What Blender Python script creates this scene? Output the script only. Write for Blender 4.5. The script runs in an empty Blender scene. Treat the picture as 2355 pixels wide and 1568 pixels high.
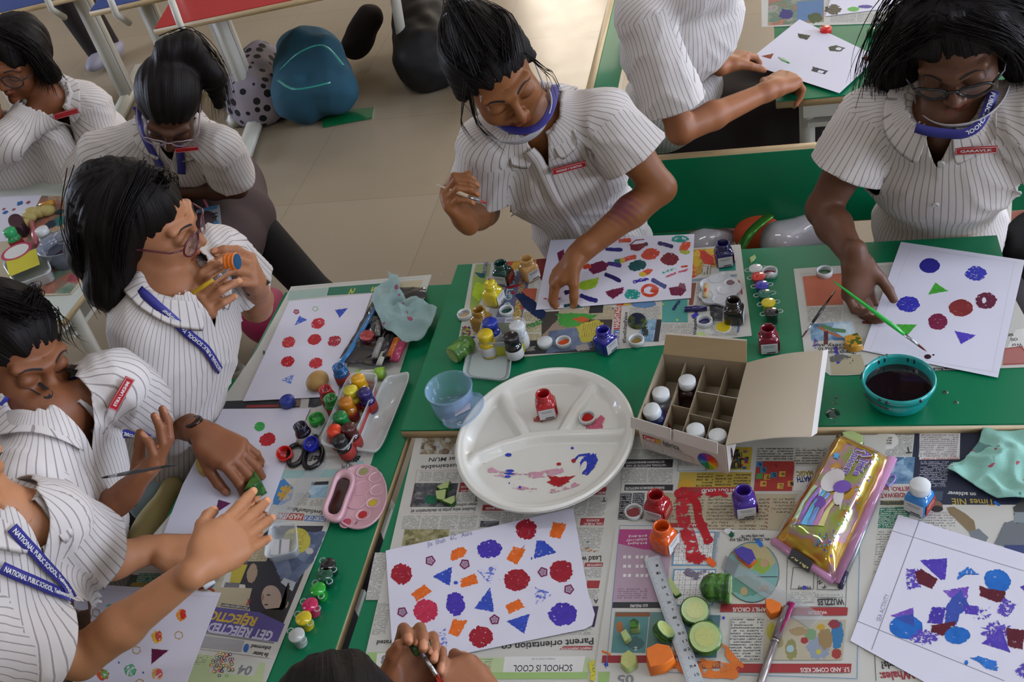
import bpy, bmesh, math, random
import numpy as np
from mathutils import Vector, Matrix, noise
from mathutils.bvhtree import BVHTree
PI = math.pi
rnd = random.Random(7)
SC = bpy.context.scene
COL = SC.collection

# ---------------------------------------------------------------- camera
FOC = 2356.6                                    # focal length in pixels of the 2355 px wide frame
CAMZ = 1.92
RC = np.array([[0.96484938, 0.03264299, 0.26076829],
               [0.17324099, 0.66713923, -0.72450867],
               [-0.19761889, 0.7442175, 0.63803377]])
CC = np.array([0, 0, CAMZ])
cd = bpy.data.cameras.new('camera'); cam = bpy.data.objects.new('camera', cd); COL.objects.link(cam)
cd.sensor_width = 36; cd.lens = 36 * FOC / 2355; cd.clip_start = .05; cd.clip_end = 100
cam.matrix_world = Matrix([list(RC[0]) + [0], list(RC[1]) + [0], list(RC[2]) + [CAMZ], [0, 0, 0, 1]])
SC.camera = cam

# ---------------------------------------------------------------- light
w = bpy.data.worlds.new('world'); SC.world = w; w.use_nodes = True
w.node_tree.nodes['Background'].inputs[0].default_value = (.75, .87, 1, 1)
w.node_tree.nodes['Background'].inputs[1].default_value = 1.0
WINDOW_LIGHT = 19.0
TUBE_LIGHT = 18.0
SC.view_settings.view_transform = 'Standard'; SC.view_settings.look = 'None'
SC.view_settings.gamma = 1; SC.view_settings.use_curve_mapping = False
SC.view_settings.exposure = 0.06

# ---------------------------------------------------------------- helpers: rays of the photograph
def ray(x, y):
    d = RC @ np.array([x - 1177.5, 784. - y, -FOC]); return d / np.linalg.norm(d)
def at(x, y, z):                                # point of the place where pixel x, y meets height z
    d = ray(x, y); return CC + d * (z - CAMZ) / d[2]
def at_y(x, y, Y):
    d = ray(x, y); return CC + d * Y / d[1]
def dist(x, y, p, l, far=False):                # point on a pixel's ray at distance l from p
    d = ray(x, y); w_ = CC - np.array(p); b = w_ @ d; c = w_ @ w_ - l * l; D = b * b - c
    if D < 0: return CC + d * (-b)
    return CC + d * (-b + (1 if far else -1) * math.sqrt(D))
def V3(p): return Vector((float(p[0]), float(p[1]), float(p[2])))
def lerp(a_, b_, t): return a_ + (b_ - a_) * t
def unit(v):
    v = np.array(v, float); return v / (np.linalg.norm(v) + 1e-12)

# ---------------------------------------------------------------- materials
def lin(h):
    if isinstance(h, str):
        h = h.lstrip('#'); c = [int(h[i:i + 2], 16) / 255 for i in (0, 2, 4)]
    else: c = h
    return tuple((x / 12.92 if x <= .04045 else ((x + .055) / 1.055) ** 2.4) for x in c) + (1,)
MATS = {}
def mat(name, col='888888', rough=.5, metal=0, coat=0, var=0, vscale=30, bump=0, bscale=60, alpha=1, trans=0, ior=1.45, emit=0, spec=.5, sub=0):
    if name in MATS: return MATS[name]
    m = bpy.data.materials.new(name); m.use_nodes = True; MATS[name] = m
    nt = m.node_tree; b = nt.nodes['Principled BSDF']
    c = lin(col); b.inputs['Base Color'].default_value = c
    b.inputs['Roughness'].default_value = rough; b.inputs['Metallic'].default_value = metal
    b.inputs['Coat Weight'].default_value = coat; b.inputs['Coat Roughness'].default_value = .06
    b.inputs['IOR'].default_value = ior; b.inputs['Transmission Weight'].default_value = trans
    b.inputs['Alpha'].default_value = alpha; b.inputs['Specular IOR Level'].default_value = spec
    if sub:
        b.inputs['Subsurface Weight'].default_value = sub; b.inputs['Subsurface Radius'].default_value = (.01, .004, .002)
    if emit:
        b.inputs['Emission Color'].default_value = c; b.inputs['Emission Strength'].default_value = emit
    if var or bump:
        tc = nt.nodes.new('ShaderNodeTexCoord')
    if var:
        n = nt.nodes.new('ShaderNodeTexNoise'); n.inputs['Scale'].default_value = vscale; n.inputs['Detail'].default_value = 5
        nt.links.new(tc.outputs['Object'], n.inputs['Vector'])
        mx = nt.nodes.new('ShaderNodeMix'); mx.data_type = 'RGBA'
        mx.inputs[6].default_value = tuple(x * (1 - var) for x in c[:3]) + (1,)
        mx.inputs[7].default_value = tuple(min(1, x * (1 + var)) for x in c[:3]) + (1,)
        nt.links.new(n.outputs['Fac'], mx.inputs[0]); nt.links.new(mx.outputs[2], b.inputs['Base Color'])
    if bump:
        n2 = nt.nodes.new('ShaderNodeTexNoise'); n2.inputs['Scale'].default_value = bscale; n2.inputs['Detail'].default_value = 4
        nt.links.new(tc.outputs['Object'], n2.inputs['Vector'])
        bp = nt.nodes.new('ShaderNodeBump'); bp.inputs['Strength'].default_value = bump; bp.inputs['Distance'].default_value = .002
        nt.links.new(n2.outputs['Fac'], bp.inputs['Height']); nt.links.new(bp.outputs[0], b.inputs['Normal'])
    return m
def nodes_of(m): return m.node_tree, m.node_tree.nodes, m.node_tree.links, m.node_tree.nodes['Principled BSDF']
def mathn(nt, op, a, b=None, clamp=False):
    n = nt.nodes.new('ShaderNodeMath'); n.operation = op; n.use_clamp = clamp
    for i, v in enumerate((a, b)):
        if v is None: continue
        if isinstance(v, (int, float)): n.inputs[i].default_value = v
        else: nt.links.new(v, n.inputs[i])
    return n.outputs[0]
def mixc(nt, f, a, b):
    n = nt.nodes.new('ShaderNodeMix'); n.data_type = 'RGBA'
    for i, v in ((0, f), (6, a), (7, b)):
        if isinstance(v, (int, float)): n.inputs[i].default_value = v
        elif isinstance(v, tuple): n.inputs[i].default_value = v
        else: nt.links.new(v, n.inputs[i])
    return n.outputs[2]
def noisen(nt, vec, scale, detail=3, out='Fac', rough=.5):
    n = nt.nodes.new('ShaderNodeTexNoise'); n.inputs['Scale'].default_value = scale; n.inputs['Detail'].default_value = detail
    n.inputs['Roughness'].default_value = rough
    if vec is not None: nt.links.new(vec, n.inputs['Vector'])
    return n.outputs[out]
def plastic(name, col): return mat(name, col, .3, coat=.3, spec=.5)
def clear(name, col='ffffff', alpha=.25, rough=.12, edge=.55):     # thin clear plastic
    if name in MATS: return MATS[name]
    m = mat(name, col, rough, spec=.6, coat=.6)
    nt, N, L, b = nodes_of(m)
    tr = N.new('ShaderNodeBsdfTransparent'); mx = N.new('ShaderNodeMixShader'); lw = N.new('ShaderNodeLayerWeight')
    lw.inputs[0].default_value = .45
    f = mathn(nt, 'ADD', mathn(nt, 'MULTIPLY', lw.outputs['Facing'], edge), alpha, True)
    L.new(f, mx.inputs[0]); L.new(tr.outputs[0], mx.inputs[1]); L.new(b.outputs[0], mx.inputs[2])
    L.new(mx.outputs[0], N['Material Output'].inputs[0]); return m
def paint(name, col, patch=0.0, scale=220, rough=.38):   # dried dab of paint, patch = share that did not print
    if name in MATS: return MATS[name]
    m = mat(name, col, rough, coat=.03, spec=.2); nt, N, L, b = nodes_of(m)
    tc = N.new('ShaderNodeTexCoord'); c = lin(col)
    n = noisen(nt, tc.outputs['Object'], scale * .6, 4)
    L.new(mixc(nt, n, tuple(x * .72 for x in c[:3]) + (1,), tuple(min(1, x * 1.35 + .01) for x in c[:3]) + (1,)), b.inputs['Base Color'])
    bp = N.new('ShaderNodeBump'); bp.inputs['Strength'].default_value = .5; bp.inputs['Distance'].default_value = .001
    L.new(n, bp.inputs['Height']); L.new(bp.outputs[0], b.inputs['Normal'])
    if patch:
        n2 = noisen(nt, tc.outputs['Object'], scale, 5, rough=.65)
        f = mathn(nt, 'GREATER_THAN', n2, .31 + patch * .34)
        tr = N.new('ShaderNodeBsdfTransparent'); mx = N.new('ShaderNodeMixShader')
        L.new(f, mx.inputs[0]); L.new(tr.outputs[0], mx.inputs[1]); L.new(b.outputs[0], mx.inputs[2])
        L.new(mx.outputs[0], N['Material Output'].inputs[0])
    return m

# ---------------------------------------------------------------- mesh builder
class MB:
    def __init__(s): s.V = []; s.F = []; s.MI = []; s.UV = {}; s.mats = []; s.sm = []
    def mi(s, m):
        if m not in s.mats: s.mats.append(m)
        return s.mats.index(m)
    def face(s, pts, m, uv=None, smooth=False):
        i = len(s.V); s.V += [tuple(map(float, p)) for p in pts]; s.F.append(tuple(range(i, i + len(pts)))); s.MI.append(s.mi(m)); s.sm.append(smooth)
        if uv: s.UV[len(s.F) - 1] = uv
    def mesh(s, V, F, m, smooth=True, uvs=None):
        i = len(s.V); s.V += [tuple(map(float, p)) for p in V]; k = s.mi(m)
        for j, f in enumerate(F):
            s.F.append(tuple(a + i for a in f)); s.MI.append(k); s.sm.append(smooth)
            if uvs: s.UV[len(s.F) - 1] = [uvs[a] for a in f]
    def box(s, c, size, m, rot=None, bev=0):
        bm = bmesh.new(); bmesh.ops.create_cube(bm, size=1)
        bmesh.ops.scale(bm, vec=Vector(size), verts=bm.verts)
        if bev: bmesh.ops.bevel(bm, geom=bm.edges[:], offset=bev, segments=2, affect='EDGES')
        M = Matrix.Translation(V3(c)) @ (rot.to_4x4() if rot is not None else Matrix.Identity(4))
        bm.verts.index_update()
        s.mesh([M @ v.co for v in bm.verts], [[v.index for v in f.verts] for f in bm.faces], m, bool(bev)); bm.free()
    def tube(s, path, rad, m, seg=10, caps=True, flat=1.0, up=None):
        path = [np.array(p, float) for p in path]; n = len(path)
        if not hasattr(rad, '__len__'): rad = [rad] * n
        prev = None; V = []
        for i, p in enumerate(path):
            t = unit(path[min(i + 1, n - 1)] - path[max(i - 1, 0)])
            if prev is None:
                a = np.array(up, float) if up is not None else (np.array([0, 0, 1.]) if abs(t[2]) < .9 else np.array([1., 0, 0]))
            else: a = prev
            u = unit(a - t * (a @ t)); v = np.cross(t, u); prev = u
            for k in range(seg):
                th = 2 * PI * k / seg; V.append(p + rad[i] * (math.cos(th) * u * flat + math.sin(th) * v))
        F = [(i * seg + k, i * seg + (k + 1) % seg, (i + 1) * seg + (k + 1) % seg, (i + 1) * seg + k) for i in range(n - 1) for k in range(seg)]
        if caps: F += [tuple(range(seg))[::-1], tuple((n - 1) * seg + k for k in range(seg))]
        s.mesh(V, F, m)
    def lathe(s, prof, m, seg=28, M=None, sx=1, sy=1, sq=0):     # prof: (r, z); sq squares the ring off
        V = []; M = M or Matrix.Identity(4); n = len(prof)
        for q in prof:
            r, z = q[0], q[1]; e = q[2] if len(q) > 2 else sq
            for k in range(seg):
                th = 2 * PI * k / seg; c, d = math.cos(th), math.sin(th)
                f = 1.0
                if e: f = 1 / (abs(c) ** e + abs(d) ** e) ** (1 / e)
                V.append(M @ Vector((r * c * f * sx, r * d * f * sy, z)))
        F = [(i * seg + k, i * seg + (k + 1) % seg, (i + 1) * seg + (k + 1) % seg, (i + 1) * seg + k) for i in range(n - 1) for k in range(seg)]
        if prof[0][0] < 1e-5 or prof[-1][0] < 1e-5: pass
        s.mesh(V, F, m)
    def disc(s, r, z, m, seg=28, M=None, sx=1, sy=1, sq=0):
        M = M or Matrix.Identity(4); P = []
        for k in range(seg):
            th = 2 * PI * k / seg; c, d = math.cos(th), math.sin(th); f = 1 / (abs(c) ** sq + abs(d) ** sq) ** (1 / sq) if sq else 1
            P.append(M @ Vector((r * c * f * sx, r * d * f * sy, z)))
        s.face(P, m)
    def ball(s, c, r, m, seg=14, M=None):
        r = r if hasattr(r, '__len__') else (r, r, r)
        pr = [(math.sin(PI * i / seg), -math.cos(PI * i / seg)) for i in range(seg + 1)]
        Mt = Matrix.Translation(V3(c)) @ (M.to_4x4() if M is not None else Matrix.Identity(4)) @ Matrix.Diagonal((r[0], r[1], r[2], 1))
        s.lathe([(max(a, 1e-6), b) for a, b in pr], m, seg=seg * 2, M=Mt)
    def build(s, name, parent=None, loc=None, weld=False):
        me = bpy.data.meshes.new(name); me.from_pydata(s.V, [], s.F)
        for m in s.mats: me.materials.append(m)
        me.polygons.foreach_set('material_index', s.MI); me.polygons.foreach_set('use_smooth', s.sm)
        if s.UV:
            ul = me.uv_layers.new(name='UVMap')
            for pi, uv in s.UV.items():
                for li, c in zip(me.polygons[pi].loop_indices, uv): ul.data[li].uv = c
        if weld:
            bm = bmesh.new(); bm.from_mesh(me); bmesh.ops.remove_doubles(bm, verts=bm.verts, dist=1e-5); bm.to_mesh(me); bm.free()
        o = bpy.data.objects.new(name, me); COL.objects.link(o)
        if parent is not None:
            o.parent = parent
            if parent.type == 'EMPTY' and not parent.get('_local'): o.matrix_parent_inverse = parent.matrix_basis.inverted()
        if loc is not None: o.location = V3(loc)
        return o
def tag(o, label=None, cat=None, group=None, kind=None):
    for k, v in (('label', label), ('category', cat), ('group', group), ('kind', kind)):
        if v: o[k] = v
    return o
def thing(name, label, cat, loc=(0, 0, 0), rz=0, group=None, local=False, rot=None):
    o = bpy.data.objects.new(name, None); COL.objects.link(o); o.location = V3(loc); o.rotation_euler = rot or (0, 0, rz)
    o.empty_display_size = .05
    if local: o['_local'] = 1
    return tag(o, label, cat, group)
def struct(name, mb):
    o = mb.build(name); o['kind'] = 'structure'; return o
def dup(root, loc, rz=None, label=None, group=None, rot=None, mats=None):
    r = root.copy(); COL.objects.link(r); r.location = V3(loc)
    if rz is not None: r.rotation_euler = (0, 0, rz)
    if rot is not None: r.rotation_euler = rot
    if label: r['label'] = label
    if group: r['group'] = group
    for ch in list(root.children):
        c = ch.copy(); COL.objects.link(c); c.parent = r
        for g in ch.children:
            d = g.copy(); COL.objects.link(d); d.parent = c
    return r
_fonts = {}
def text_geo(txt, bold=0.0, res=2):
    k = (txt, bold)
    if k in _fonts: return _fonts[k]
    cu = bpy.data.curves.new('t', 'FONT'); cu.body = txt; cu.size = 1; cu.resolution_u = res; cu.offset = bold
    o = bpy.data.objects.new('t', cu); COL.objects.link(o)
    dg = bpy.context.evaluated_depsgraph_get(); me = bpy.data.meshes.new_from_object(o.evaluated_get(dg))
    v = np.array([x.co[:2] for x in me.vertices]) if len(me.vertices) else np.zeros((0, 2)); f = [tuple(p.vertices) for p in me.polygons]
    bpy.data.objects.remove(o); bpy.data.curves.remove(cu); bpy.data.meshes.remove(me)
    if len(v): v[:, 0] -= v[:, 0].min(); wd = v[:, 0].max()
    else: wd = 1
    _fonts[k] = (v, f, max(wd, 1e-3)); return _fonts[k]
def put_text(mb, txt, A, B, h, m, bold=.01, n=(0, 0, 1), slant=0):
    """text from world point A to B (baseline), cap height h, on the plane with normal n"""
    v, f, wd = text_geo(txt, bold); A = np.array(A, float); B = np.array(B, float); ex = (B - A) / wd; up = unit(np.cross(n, ex)) * h / .7
    mb.mesh([A + ex * (p[0] + slant * p[1]) + up * p[1] for p in v], f, m, False)
# ================================================================= room
TZ = .72          # near and left desk tops
CZ = .74          # centre desk top stands a little higher
m_floor = mat('polished_tiles', 'a89c8a', .12, coat=.0, spec=.5)
nt, N, L, b = nodes_of(m_floor)
tc = N.new('ShaderNodeTexCoord'); bk = N.new('ShaderNodeTexBrick'); bk.offset = 0
mp = N.new('ShaderNodeMapping'); mp.inputs['Rotation'].default_value = (0, 0, .0); L.new(tc.outputs['Object'], mp.inputs[0]); L.new(mp.outputs[0], bk.inputs['Vector'])
for k, v in (('Scale', 1), ('Brick Width', .6), ('Row Height', .6), ('Mortar Size', .0025), ('Mortar Smooth', .1)): bk.inputs[k].default_value = v
bk.inputs['Color1'].default_value = lin('938775'); bk.inputs['Color2'].default_value = lin('8b7f6c'); bk.inputs['Mortar'].default_value = lin('7c7263')
n = noisen(nt, tc.outputs['Object'], 2.2, 6); n2 = noisen(nt, tc.outputs['Object'], 9, 4)
L.new(mixc(nt, mathn(nt, 'MULTIPLY', n, .5), bk.outputs['Color'], lin('a5967c')), b.inputs['Base Color'])
L.new(mathn(nt, 'ADD', mathn(nt, 'MULTIPLY', n2, .16), .16), b.inputs['Roughness'])
m_wall = mat('cream_wall_paint', 'b0a592', .8, var=.05, vscale=3)
m_ceil = mat('ceiling_paint', 'c9c4ba', .85, var=.03, vscale=3)
m_day = mat('daylight_glass', 'dbe6ff', .3, emit=WINDOW_LIGHT); m_day2 = mat('hazy_daylight_glass', 'fff0dc', .3, emit=WINDOW_LIGHT * .42)
m_tube = mat('tube_glow', 'f2f4ff', .3, emit=TUBE_LIGHT)
m_frame = mat('window_frame_white', 'd8d5cc', .4, var=.03)
X0, X1, Y0, Y1, ZT = -6.5, 4.5, -3.5, 8.0, 3.3
f = MB(); f.box(((X0 + X1) / 2, (Y0 + Y1) / 2, -.05), (X1 - X0, Y1 - Y0, .1), m_floor); struct('floor', f)
f = MB(); f.box(((X0 + X1) / 2, (Y0 + Y1) / 2, ZT + .05), (X1 - X0, Y1 - Y0, .1), m_ceil); struct('ceiling', f)
def wall(name, axis, pos, a0, a1, holes, out):
    mb = MB(); t = .2; c = pos + out * t / 2; cur = a0
    def bx(u0, u1, z0, z1):
        if u1 - u0 < .01 or z1 - z0 < .01: return
        if axis == 'y': mb.box(((u0 + u1) / 2, c, (z0 + z1) / 2), (u1 - u0, t, z1 - z0), m_wall)
        else: mb.box((c, (u0 + u1) / 2, (z0 + z1) / 2), (t, u1 - u0, z1 - z0), m_wall)
    for (h0, h1, z0, z1) in holes:
        bx(cur, h0, 0, ZT); bx(h0, h1, 0, z0); bx(h0, h1, z1, ZT); cur = h1
    bx(cur, a1, 0, ZT); struct(name, mb)
win_n = 0
def windows(axis, pos, holes, out):
    global win_n
    for (h0, h1, z0, z1) in holes:
        win_n += 1; r = bpy.data.objects.new('window_%d' % win_n, None); COL.objects.link(r); r['kind'] = 'structure'
        def bx(mb, u0, u1, a, b_, m, t=.05, off=0):
            c = pos + out * (.1 + off)
            if axis == 'y': mb.box(((u0 + u1) / 2, c, (a + b_) / 2), (u1 - u0, t, b_ - a), m)
            else: mb.box((c, (u0 + u1) / 2, (a + b_) / 2), (t, u1 - u0, b_ - a), m)
        fr = MB(); e = .05
        bx(fr, h0, h1, z0, z0 + e, m_frame); bx(fr, h0, h1, z1 - e, z1, m_frame); bx(fr, h0, h0 + e, z0, z1, m_frame); bx(fr, h1 - e, h1, z0, z1, m_frame)
        mid = (h0 + h1) / 2; bx(fr, mid - .025, mid + .025, z0, z1, m_frame); fr.build('window_frame', r)
        pn = MB(); bx(pn, h0 + e, h1 - e, z0 + e, z1 - e, m_day2 if axis == 'y' else m_day, .008, .02); pn.build('pane', r)
hb = [(-2.05, -1.3, .25, 2.7), (.2, 1.4, 1.0, 2.6), (2.4, 4.0, .9, 2.5)]
wall('wall_back', 'y', Y1, X0, X1, hb, 1); windows('y', Y1, hb, 1)
hr = [(-1.5, .3, .9, 2.5), (1.2, 3.0, .9, 2.5), (4.2, 6.0, .9, 2.5)]
wall('wall_right', 'x', X1, Y0, Y1, hr, 1); windows('x', X1, hr, 1)
hl = [(2.0, 3.6, .9, 2.4)]
wall('wall_left', 'x', X0, Y0, Y1, hl, -1); windows('x', X0, hl, -1)
wall('wall_front', 'y', Y0, X0, X1, [], -1)
for (x, y) in ((-3.6, 1.2), (-.6, 1.2), (2.2, 1.2), (-3.6, 4.6), (-.6, 4.6), (2.2, 4.6), (-2, -1.8), (1.5, -1.8)):
    t = thing('ceiling_light', 'long white tube light fixed flat under the ceiling', 'ceiling light', (x, y, ZT), group='ceiling tube lights')
    a = MB(); a.box((x, y, ZT - .03), (1.25, .16, .06), m_frame, bev=.008); a.build('housing', t)
    a = MB(); a.box((x, y, ZT - .066), (1.2, .12, .012), m_tube); a.build('diffuser', t)

# ================================================================= desks and benches
m_green = mat('green_laminate', '07704a', .28, var=.06, vscale=8, bump=.04, bscale=400, spec=.45)
m_red = mat('red_laminate', 'a31f24', .3, var=.05, vscale=8)
m_blue = mat('blue_laminate', '23407e', .3, var=.05, vscale=8)
m_edge = mat('beige_edge_band', 'b39d75', .45, var=.08, vscale=40)
m_metal = mat('ivory_powder_coat', 'b9b8ab', .4, var=.05, vscale=20)
m_white_l = mat('white_laminate', 'b5bcb4', .35, var=.05, vscale=10)
def frame_from(o, ux, uy):
    o = np.array(o, float); ux = unit(ux); uz = np.array([0, 0, 1.]); uy = np.cross(uz, ux)
    return Matrix([[ux[0], uy[0], 0, o[0]], [ux[1], uy[1], 0, o[1]], [0, 0, 1, o[2]], [0, 0, 0, 1]])
def desk(label, cx, cy, w_, d_, z, rz=0, top=None, group=None, name='school_desk', slanted=True):
    top = top or m_green
    t = thing(name, label, 'desk', (cx, cy, 0), rz, group, local=True)
    a = MB(); a.box((0, 0, z - .0015), (w_ - .002, d_ - .002, .003), top); a.build('desktop', t)
    a = MB(); a.box((0, 0, z - .0115), (w_, d_, .017), m_edge, bev=.0015); a.build('edge_band', t)
    a = MB()
    for sy in (-1, 1): a.box((0, sy * (d_ / 2 - .06), z - .05), (w_ - .12, .03, .05), m_metal)
    a.box((0, 0, z - .11), (w_ - .14, d_ - .14, .012), m_metal); a.build('under_tray', t)
    for sx in (-1, 1):
        for sy in (-1, 1):
            a = MB(); x = sx * (w_ / 2 - .07); y = sy * (d_ / 2 - .06)
            a.tube([(x, y * .8, z - .03), (x, y, .02)], .018, m_metal, 8); a.ball((x, y, .018), (.022, .022, .018), m_metal, 6); a.build('leg', t)
        a = MB(); x = sx * (w_ / 2 - .07); a.box((x, 0, .1), (.03, d_ - .14, .03), m_metal); a.build('foot_rail', t)
    return t
def corner_desk(label, ax, ay, bx_, by, z, **k): return desk(label, (ax + bx_) / 2, (ay + by) / 2, abs(bx_ - ax), abs(by - ay), z, **k)
pc = at(920, 990, CZ); pf = at(1052, 608, CZ); pr = at(2294, 540, CZ)
CX0, CX1, CY0, CY1 = pf[0], pr[0], pc[1], pf[1]
corner_desk('green topped desk in the middle with the jars, carton and blue-green bowl', CX0, CY0, CX1, CY1, CZ)
pl = at(927, 1030, TZ); pt = at(655, 672, TZ)
LX1 = pl[0]; LX0 = pt[0]; LY1 = pt[1]
corner_desk('green topped desk at the left with the pink palette and pencil box', LX0, LY1 - 1.02, LX1, LY1, TZ)
pn = at(948, 1012, TZ)
NX0 = LX1 + .018
corner_desk('green topped desk nearest the camera covered with newspaper', NX0, CY0 - .03 - .50, NX0 + 1.02, CY0 - .012, TZ)
print('desks', CX0, CX1, CY0, CY1, LX0, LX1, LY1, NX0)
def bench(label, cx, cy, w_, z, rz=0, mt=None, group=None, back=True, zb=.72, yb=.16):
    t = thing('school_bench', label, 'bench', (cx, cy, 0), rz, group, local=True); mt = mt or m_green
    a = MB(); a.box((0, 0, z - .009), (w_, .26, .018), m_edge, bev=.0015); a.box((0, 0, z + .001), (w_ - .004, .256, .003), mt); a.build('seat', t)
    if back:
        a = MB(); a.box((0, yb, zb - .1), (w_, .018, .2), m_edge, bev=.0015); a.box((0, yb - .0095, zb - .1), (w_ - .006, .003, .19), mt)
        a.box((0, yb + .0095, zb - .1), (w_ - .006, .003, .19), m_white_l); a.build('backrest', t)
    for sx in (-1, 1):
        a = MB(); x = sx * (w_ / 2 - .08)
        a.tube([(x, -.1, z - .02), (x, -.12, .02)], .016, m_metal, 8); a.tube([(x, .1, z - .02), (x, .13, .02)], .016, m_metal, 8)
        if back: a.tube([(x, .1, z - .03), (x, yb + .02, zb - .06)], .014, m_metal, 8)
        a.build('leg', t)
    return t
# ================================================================= printed paper
m_news = mat('newsprint', 'b8b8b0', .75, var=.05, vscale=14, bump=.15, bscale=25)
m_news2 = mat('newsprint_tan', 'b3aa90', .75, var=.07, vscale=14)
m_paper = mat('drawing_paper', 'cdcdda', .6, var=.015, vscale=6)
m_ink = mat('newspaper_ink', '2b2c2e', .7); m_grey = mat('grey_print', '77787a', .7, var=.1); m_lgrey = mat('pale_grey_print', '9c9e9c', .7, var=.08)
def textmat(name, bg, ink='3a3b3c', pitch=.0029, dens=.5):
    if name in MATS: return MATS[name]
    m = mat(name, bg, .75); nt, N, L, b = nodes_of(m)
    uv = N.new('ShaderNodeUVMap'); uv.uv_map = 'UVMap'; sp = N.new('ShaderNodeSeparateXYZ'); L.new(uv.outputs[0], sp.inputs[0])
    row = mathn(nt, 'DIVIDE', sp.outputs[1], pitch); fr = mathn(nt, 'FRACT', row); fl = mathn(nt, 'FLOOR', row)
    inl = mathn(nt, 'LESS_THAN', fr, .55)
    cb = N.new('ShaderNodeCombineXYZ'); L.new(mathn(nt, 'MULTIPLY', sp.outputs[0], 1 / pitch * .55), cb.inputs[0]); L.new(mathn(nt, 'MULTIPLY', fl, 7.31), cb.inputs[1])
    wn = noisen(nt, cb.outputs[0], 1.0, 1); wd = mathn(nt, 'GREATER_THAN', wn, .4)
    cb2 = N.new('ShaderNodeCombineXYZ'); L.new(mathn(nt, 'MULTIPLY', sp.outputs[0], 1 / pitch * 3.0), cb2.inputs[0]); L.new(mathn(nt, 'MULTIPLY', row, 3.3), cb2.inputs[1])
    ch = mathn(nt, 'GREATER_THAN', noisen(nt, cb2.outputs[0], 1.0, 1), 1 - dens)
    k = mathn(nt, 'MULTIPLY', mathn(nt, 'MULTIPLY', inl, wd), ch)
    L.new(mixc(nt, mathn(nt, 'MULTIPLY', k, .85), lin(bg), lin(ink)), b.inputs['Base Color']); return m
m_txt = textmat('body_text', 'b6b6ae'); m_txt_b = textmat('larger_text', 'b4b2a6', '2c2c2c', .0052, .56); m_txt_tan = textmat('tan_text', 'b3a98b', '38342c', .0031)
m_txt_g = textmat('white_text_on_green', '2b6b55', 'd8e0d8', .0034); m_txt_n = textmat('white_text_on_navy', '1d2338', 'c2c6d2', .0034)
m_txt_k = textmat('white_text_on_black', '26262a', 'c8c8c8', .0034); m_txt_gr = textmat('white_text_on_grey', '77797a', 'dcdcdc', .004)
m_txt_t = textmat('text_on_teal', '4f9c93', '2b5a58', .003); m_txt_r = textmat('text_on_orange', 'b9674a', '6d3020', .0036); m_txt_y = textmat('text_on_yellow', 'b7a93f', '3c3820', .004)
m_txt_p = textmat('text_on_magenta', 'a8477e', 'd9a5c0', .004)
def photomat(name, cols, scale=90):
    if name in MATS: return MATS[name]
    m = mat(name, cols[0], .6); nt, N, L, b = nodes_of(m); tc = N.new('ShaderNodeTexCoord')
    vo = N.new('ShaderNodeTexVoronoi'); vo.inputs['Scale'].default_value = scale; L.new(tc.outputs['Object'], vo.inputs['Vector'])
    cr = N.new('ShaderNodeValToRGB'); n = noisen(nt, tc.outputs['Object'], scale * 1.2, 5, rough=.7)
    sep = N.new('ShaderNodeSeparateColor'); L.new(vo.outputs['Color'], sep.inputs[0])
    L.new(mathn(nt, 'ADD', mathn(nt, 'MULTIPLY', sep.outputs[0], .55), mathn(nt, 'SUBTRACT', mathn(nt, 'MULTIPLY', n, 1.1), .3)), cr.inputs[0])
    e = cr.color_ramp; e.interpolation = 'LINEAR'
    while len(e.elements) < len(cols): e.elements.new(.5)
    for i, c in enumerate(cols): e.elements[i].position = i / (len(cols) - 1); e.elements[i].color = lin(c)
    L.new(cr.outputs[0], b.inputs['Base Color']); return m
ph_a = photomat('print_photo_crowd', ['1e2530', '5a4a38', '7f7358', 'a9a9a0', '3c4a64']); ph_b = photomat('print_photo_field', ['2a2a2a', '6e6a42', '8f8a60', 'a39f86'], 120)
ph_c = photomat('print_photo_dark', ['14171c', '2c3038', '4a4c50', '8b8780'], 100); ph_sky = photomat('print_photo_blue', ['1d3450', '40688a', '8fb0c4', 'c4d4da'], 30)
ph_red = photomat('print_photo_red', ['8c1c18', 'b8342a', 'c9a83a', '9a7a30', '3b6a64'], 60); ph_den = photomat('print_denim', ['39455c', '56647e', '7d8799'], 40)
ph_comic = photomat('print_comic', ['6f9a8c', 'a9a27e', '7d6a50', '9fb0a6', '86784e'], 26); ph_smear = photomat('print_smeared', ['5a8c86', 'a6a080', '9c5a4c', '4a6f5a', '8f8f84', '6b4a68'], 18)
def flat(h): return mat('print_' + h, h, .65, var=.06, vscale=40)
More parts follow.
